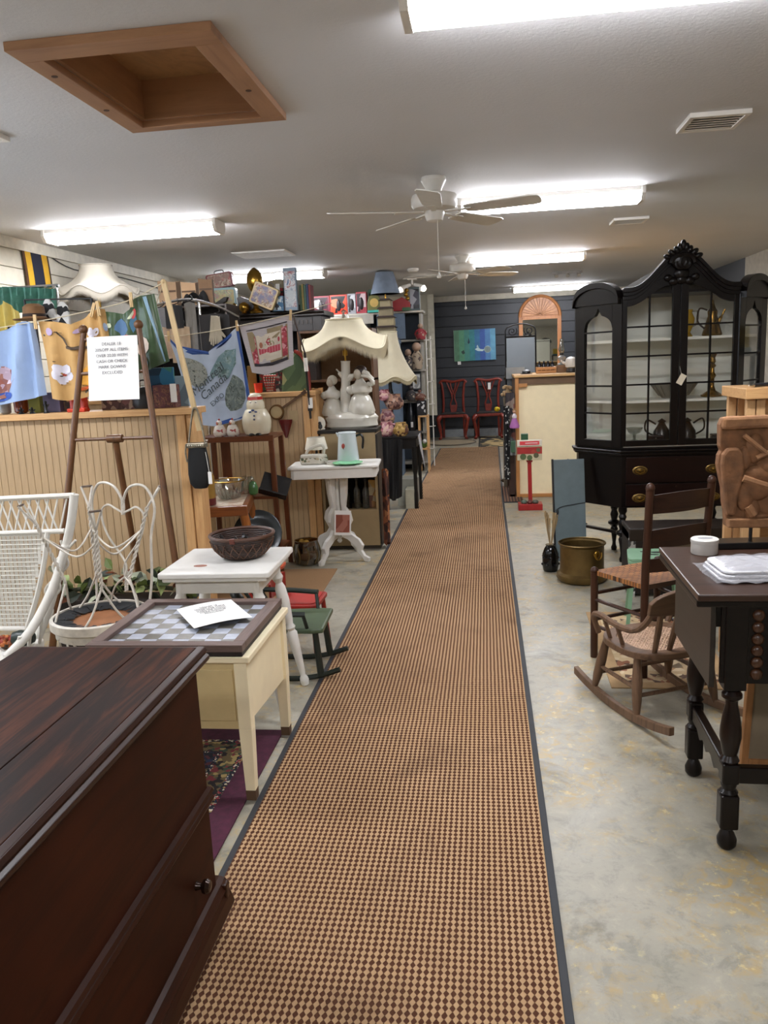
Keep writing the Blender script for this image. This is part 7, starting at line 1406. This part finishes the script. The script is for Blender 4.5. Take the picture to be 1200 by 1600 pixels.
# ------------------------------------------------------------------ child's rocking chair with caned seat
RC = WOOD('#49362a', '#735843', .45, 'z', 4, .05, 14, .3); RCX = WOOD('#49362a', '#735843', .45, 'x', 4, .05, 14, .3)
t = thing('rocking_chair', 'small brown rocking chair with a caned seat', 'rocking chair', (.675, 3.235, 0), math.radians(24))
def rk(y): return .018 + .36 * (y * y) / .9
for s in (-1, 1):
    x = s * .185; pts = [(-.36 + .68 * i / 20) for i in range(21)]
    MB().prism([(y, rk(y) - .016) for y in pts] + [(y, rk(y) + .018) for y in pts[::-1]], 'x', x - .011, x + .011).build('rocker', RC, t, .003)
    for y, yt, zt in ((.17, .12, .26), (-.14, -.10, .26)):
        m = MB(); p0 = Vector((x, y, rk(y))); p1 = Vector((x * .85, yt, zt)); m.tube([p0, p0.lerp(p1, .3), p0.lerp(p1, .6), p1], [.011, .019, .021, .014], 10); m.build('leg', RC, t)
    MB().tube([(x * .93, .145, .14), (x * .93, -.12, .14)], .009, 8).build('stretcher', RC, t)
    # arm
    arm = spline([(s * .17, .16, .285), (s * .2, .15, .36), (s * .205, .10, .385), (s * .2, -.02, .375), (s * .18, -.10, .375), (s * .165, -.15, .41), (s * .15, -.185, .47)], 5)
    MB().tube(arm, .0125, 8).build('arm', RC, t)
    for y in (.07, -.02): MB().tube([(s * .17, y, .285), (s * .2, y, .375)], .009, 8).build('arm_spindle', RC, t)
for y in (.15, -.12): MB().tube([(-.17, y, .11), (.17, y, .11)], .009, 8).build('stretcher', RC, t)
se = [(.2 * (abs(math.cos(a)) ** .75) * (1 if math.cos(a) > 0 else -1), .185 * (abs(math.sin(a)) ** .75) * (1 if math.sin(a) > 0 else -1)) for a in [2 * PI * i / 36 for i in range(36)]]
m = MB(); n = 36; vs = [(x, y, z) for z in (.262, .29) for x, y in se] + [(x * .74, y * .74, z) for z in (.262, .29) for x, y in se]; fs = []
for i in range(n): j = (i + 1) % n; fs += [(i, j, n + j, n + i), (2*n + j, 2*n + i, 3*n + i, 3*n + j), (n + i, n + j, 3*n + j, 3*n + i), (j, i, 2*n + i, 2*n + j)]
m.add(vs, fs).build('seat_frame', RCX, t, .004)
CN = M('#c8a488', .6); m = MB()
def inside(x, y): return (abs(x) / .152) ** 2.6 + (abs(y) / .141) ** 2.6 < 1
def strip(d, o, w_):
    ts = [i * .004 for i in range(-50, 51)]; px, py = -d[1], d[0]; ok = [tt for tt in ts if inside(o * px + tt * d[0], o * py + tt * d[1])]
    if len(ok) > 3: m.bar((o * px + ok[0] * d[0], o * py + ok[0] * d[1], .284), (o * px + ok[-1] * d[0], o * py + ok[-1] * d[1], .284), w_, .0015)
for k in range(-9, 10):
    strip((1, 0), k * .0175, .0075); strip((0, 1), k * .0175, .0075); strip((.707, .707), k * .01237 * 2, .004); strip((.707, -.707), k * .01237 * 2, .004)
m.build('caned_seat', CN, t, label='woven cane seat panel')
for x in (-.115, -.045, .045, .115): MB().tube([(x * .95, -.14, .285), (x * 1.08, -.185, .40), (x * 1.15, -.215, .50)], [.01, .013, .009], 8).build('back_spindle', RC, t)
cr_ = [(-.19 + .38 * i / 16) for i in range(17)]
m = MB(); m.T = tr(0, -.215, 0) @ rx(math.radians(12)); m.prism([(x, .475 + .006 * math.cos(x * 30)) for x in cr_] + [(x, .52 + .055 * math.sqrt(max(0, 1 - (x / .192) ** 2))) for x in cr_[::-1]], 'y', -.009, .009); m.T = None
o = m.build('crest_rail', RCX, t, .004); o.location = (0, .105, .0)
# ------------------------------------------------------------------ Jacobean side table at the right edge
JT = WOOD('#080504', '#150d0a', .32, 'z', 4, .04, 14, .3); JX = WOOD('#080504', '#150d0a', .32, 'x', 4, .04, 14, .3); JTOP = WOOD('#241812', '#432e24', .3, 'x', 5, .05, 16, .4)
t = thing('side_table', 'dark carved table with turned legs at the right edge', 'table', (.565, 2.19, 0), math.radians(-1.2))
TWd = 1.25; TD = .565
MB().box((0, 0, .765), (TWd, TD, .785)).build('table_top', JTOP, t, .004); MB().prism([(.0, .745), (TWd, .745), (TWd, .765), (.0, .765)], 'y', .012, TD - .012).build('top_moulding', JX, t, .004)
MB().box((.045, .04, .50), (.06, TD - .06, .75)).build('side_apron', WOOD('#1a1410', '#2c241d', .4, 'y', 4, .04), t, .002); MB().box((.07, .022, .52), (TWd - .1, .04, .75)).build('front_apron', JX, t, .002); MB().box((.07, TD - .06, .52), (TWd - .1, TD - .045, .75)).build('rear_apron', JX, t, .002)
dr = MB().box((.20, .012, .55), (.60, .026, .72)).build('drawer_front', JX, t, .002)
for z0, z1 in ((.56, .57), (.70, .71), (.63, .637)): MB().box((.21, .006, z0), (.59, .013, z1)).build('applied_moulding', JX, dr, .002)
for x in (.165,):
    h_ = sub(t, 'split_spindle', (x, .02, .53))
    for k in range(6): MB().ball((0, 0, .02 + k * .034), (.017, .012, .017), 12, 8).build('bead', WOOD('#2a150c', '#4a2c18', .3, 'z'), h_)
leg = [(.018, 0), (.027, .012), (.028, .03), (.02, .05), (.014, .062), (.022, .07)]
mid = [(.02, .27), (.027, .28), (.019, .295), (.023, .31), (.03, .35), (.029, .38), (.023, .42), (.017, .45), (.017, .462), (.028, .472), (.028, .482), (.018, .494), (.024, .505)]
for x, y in ((.11, .045), (.11, TD - .1), (TWd - .1, .045), (TWd - .1, TD - .1)):
    l = sub(t, 'leg', (x, y, 0)); MB().lathe(leg, 18).build('foot', JT, l); MB().box((-.026, -.026, .068), (.026, .026, .175)).build('block', JT, l, .006); MB().lathe([(.022, .172), (.027, .18), (.019, .19), (.023, .205), (.022, .215)] , 16).build('ring_turning', JT, l); MB().box((-.024, -.024, .21), (.024, .024, .272)).build('block', JT, l, .006); MB().lathe(mid, 20).build('vase_turning', WOOD('#100906', '#1f130e', .3, 'z', 4, .04, 14, .3), l); MB().box((-.03, -.03, .50), (.03, .03, .75)).build('block', JT, l, .003)
def carved(p0, p1): return MB().bar((*p0, .235), (*p1, .235), .03, .05)
carved((.11, .045), (.11, TD - .1)).build('stretcher', JX, t, .005); carved((.11, .045), (TWd - .1, .045)).build('stretcher', JX, t, .005); carved((TWd - .1, .045), (TWd - .1, TD - .1)).build('stretcher', JX, t, .005)
for x in (.3, .45, .6): MB().prism([(x - .06, .21), (x, .185), (x + .06, .21)], 'y', .032, .058).build('stretcher_scallop', JX, t)
for y in (.16, .26, .34): MB().prism([(y - .04, .21), (y, .19), (y + .04, .21)], 'x', .097, .123).build('stretcher_scallop', JX, t)
# goods on the table
ZT = .786
t = thing('round_tin', 'round white tin at the table corner', 'tin', (.70, 2.655, ZT)); MB().lathe([(.04, 0), (.042, .003), (.042, .036)], 28).build('body', M('#c6c2bc', .35), t); MB().lathe([(.0425, .036), (.0435, .038), (.0435, .048), (.041, .05), (0, .05)], 28).build('lid', M('#cfccc6', .35), t); MB().lathe([(0, .05), (.02, .05), (.02, .0508), (0, .0508)], 14, (.002, 0, 0), 1.2, .5).build('print', M('#8a8a90', .5), t)
t = thing('plate_stack', 'white plates wrapped in crinkled clear plastic on the table', 'plates', (.83, 2.40, ZT), .05)
for k in range(3): MB().prism(rrect(.36 - .01 * k, .20 - .008 * k, .03), 'z', .002 + .011 * k, .010 + .011 * k).build('plate', M('#d6d6da', .25), t, .003)
random.seed(8)
q = NT('plastic_wrap'); v = q.coord((1, 3, 1)); f = q.noise(v, 30, 5, .7, 1.5); q.b.inputs['Alpha'].default_value = .35; q.col('#e8e8ee'); q.bump(f, 1.0, .02); WRAP = fin(q, .12)
MB().grid(lambda u, v: (-.2 + .4 * u, -.115 + .23 * v, .006 + .036 * min(1, 6 * u * (1 - u)) * min(1, 7 * v * (1 - v)) + .003 * math.sin(40 * u + 9 * v) + .002 * math.sin(55 * v)), 30, 20).build('plastic_wrap', WRAP, t)
TC = M('#7d5637', .8, var=.35, scale=26, bump=.9, bscale=70); TCL = M('#8f6644', .8, var=.3, scale=26, bump=.8, bscale=70)
t = thing('relief_panel', 'terracotta carved relief panel with figures on a black stand', 'sculpture', (.90, 2.745, ZT), math.radians(2))
MB().box((-.16, -.045, 0), (.25, .035, .022)).build('stand_base', M('#0d0c0c', .3), t, .003); MB().cyl((-.03, 0, .02), (-.03, 0, .10), .006, n=8).cyl((.12, 0, .02), (.12, 0, .10), .006, n=8).build('stand_rod', BLACK, t)
out = [(-.112, .07), (.25, .06), (.25, .438), (.05, .436), (-.02, .432), (-.1, .436), (-.134, .432), (-.142, .41), (-.14, .34), (-.134, .325), (-.142, .31), (-.144, .28), (-.136, .24), (-.126, .2), (-.122, .15), (-.116, .12)]
MB().prism(out, 'y', -.005, .03).build('slab', TC, t, .004)
MB().prism([(-.112, .07), (.25, .06), (.25, .095), (-.112, .10)], 'y', -.03, .0).build('ledge', TCL, t, .004); MB().prism([(-.14, .395), (.25, .40), (.25, .44), (-.14, .437)], 'y', -.028, .0).build('ledge', TCL, t, .01)
MB().prism([(-.118, .11), (-.09, .11), (-.082, .17), (-.07, .22), (-.066, .27), (-.07, .315), (-.085, .335), (-.12, .335), (-.136, .315), (-.14, .28), (-.132, .22), (-.124, .16)], 'y', -.026, .0).build('carved_shield', TC, t, .008)
rel = [((-.03, .12, .03), (.025, .016, .045)), ((-.055, .17, .0), (.03, .018, .05)), ((-.02, .2, 0), (.05, .022, .045)), ((.0, .245, 0), (.06, .022, .035)), ((.02, .27, 0), (.045, .026, .04)), ((.05, .32, 0), (.035, .024, .04)), ((.045, .375, 0), (.022, .02, .026)), ((-.03, .33, 0), (.03, .018, .05)), ((-.06, .30, 0), (.022, .016, .04)), ((.08, .2, 0), (.05, .024, .05)), ((.11, .13, 0), (.035, .018, .05)), ((.06, .13, 0), (.028, .016, .05)), ((.15, .26, 0), (.05, .022, .06)), ((.2, .18, 0), (.04, .02, .08)), ((.19, .34, 0), (.035, .02, .045)), ((-.005, .105, 0), (.03, .02, .012))]
for (x, z, _), r in rel: MB().ball((x, -.008, z), r, 12, 8).build('carved_figure', TC, t)
for p, w_ in ((((-.07, .375), (.0, .315)), .008), (((-.03, .30), (.03, .325)), .009), (((.03, .2), (-.07, .235)), .012), (((.1, .3), (.05, .22)), .012), (((-.05, .14), (-.03, .11)), .014)): MB().tube([(p[0][0], -.022, p[0][1]), (p[1][0], -.024, p[1][1])], w_, 7).build('carved_limb', TCL, t)
# frames leaning below the table and the pine shelf behind
for i, (x, c, lab, h, w_) in enumerate(((.858, WOOD('#8a5a34', '#b07c4c', .5, 'z'), 'orange brown picture frame leaning under the carved table', .30, .024), (.884, WOOD('#4a2c1a', '#6b4228', .5, 'z'), 'dark brown picture frame leaning behind the orange one', .30, .018), (.905, M('#b5b0a4', .6), 'white canvas leaning under the carved table', .31, .03))):
    t = thing('leaning_picture', lab, 'picture', (x, 2.72 + .03 * i, 0), rot=(math.radians(-2), math.radians(3), .06), group='frames under the carved table'); 
    if i < 2: MB().box((0, -.012, 0), (w_, .012, h + .12)).box((.5, -.012, 0), (.5 + w_, .012, h + .12)).box((w_, -.012, h + .09), (.5, .012, h + .12)).box((w_, -.012, 0), (.5, .012, .03)).build('moulding', c, t, .002); MB().box((w_, -.004, .03), (.5, .004, h + .09)).build('backing', M('#8a7a64', .7), t)
    else: MB().box((0, -.012, 0), (.55, .012, h + .1)).build('canvas', c, t, .002); MB().box((0, -.014, 0), (.012, .014, h + .102)).build('frame_edge', M('#6a6862', .6), t)
t = thing('pine_shelf', 'raw pine shelf unit at the right edge behind the relief', 'shelf', (1.09, 3.55, 0)); MB().box((-.015, -.03, 1.225), (.9, .32, 1.27)).build('top_board', PINE, t, .003); PL = WOOD('#b98a58', '#d8ae7c', .55, 'z')
for x in (.0, .04, .84): MB().box((x, 0, 0), (x + .035, .03, 1.225)).build('upright', PL, t, .002); MB().box((x, .26, 0), (x + .035, .29, 1.225)).build('upright', PL, t, .002)
MB().box((.08, .1, .3), (.84, .12, 1.22)).build('back_board', WOOD('#a87c4c', '#c29868', .55, 'x'), t)
for z in (.3, .75): MB().box((.0, .0, z), (.88, .29, z + .02)).build('shelf_board', PINE, t, .002)
t = thing('display_stand', 'dark narrow stand past the right end of the china cabinet', 'stand', (2.06, 5.7, 0)); MB().box((-.11, -.13, 1.37), (.11, .13, 1.40)).build('top_board', DK, t, .003); MB().box((-.12, -.14, 0), (.12, .14, .04)).build('base', DK, t, .003)
for x in (-.09, .09):
    for y in (-.11, .11): MB().bar((x, y, .04), (x, y, 1.37), .025, .025).build('post', DK, t, .002)
bx('book', 'teal book lying on the dark stand past the cabinet', 'book', 1.97, 2.13, 5.6, 5.8, 1.40, 1.43, M('#2f6a7a', .5)); bx('book', 'thick mustard yellow book on the dark stand past the cabinet', 'book', 1.98, 2.12, 5.62, 5.79, 1.43, 1.58, M('#b59a2a', .5))
t = thing('pen', 'black pen lying on the pine shelf top', 'pen', (1.13, 3.6, 1.271), .6); MB().tube([(0, 0, .008), (.14, 0, .008)], .008, 8).build('barrel', M('#1a1c24', .3), t); MB().tube([(.0, 0, .008), (-.03, 0, .008)], [.008, .002], 8).build('tip', CHROME, t)
# amber glass pot on the floor
t = thing('glass_pot', 'smoked amber glass pot on the floor by the pedestal table', 'vase', (-1.33, 5.63, 0)); MB().shell([(.07, 0), (.085, .01), (.1, .06), (.098, .13), (.085, .175), (.088, .185)], 28, (0, 0, 0), .006).build('glass', GLASS('#b09a74', .15, .05), t)
for k in range(9): a = 2*PI*k/9; MB().tube(spline([(.09 * math.cos(a), .09 * math.sin(a), .02), (.1 * math.cos(a + .2), .1 * math.sin(a + .2), .08), (.095 * math.cos(a), .095 * math.sin(a), .14)], 4), .005, 5).build('swirl_rib', M('#6a5630', .3), t)
m = MB(); random.seed(6)
for k in range(10): m.ball((-.04 + .06 * random.random(), -.05 + .06 * random.random(), .13 + .05 * random.random()), .022, 7, 5)
m.build('yellow_flowers', M('#a8802a', .7), t, kind='stuff')
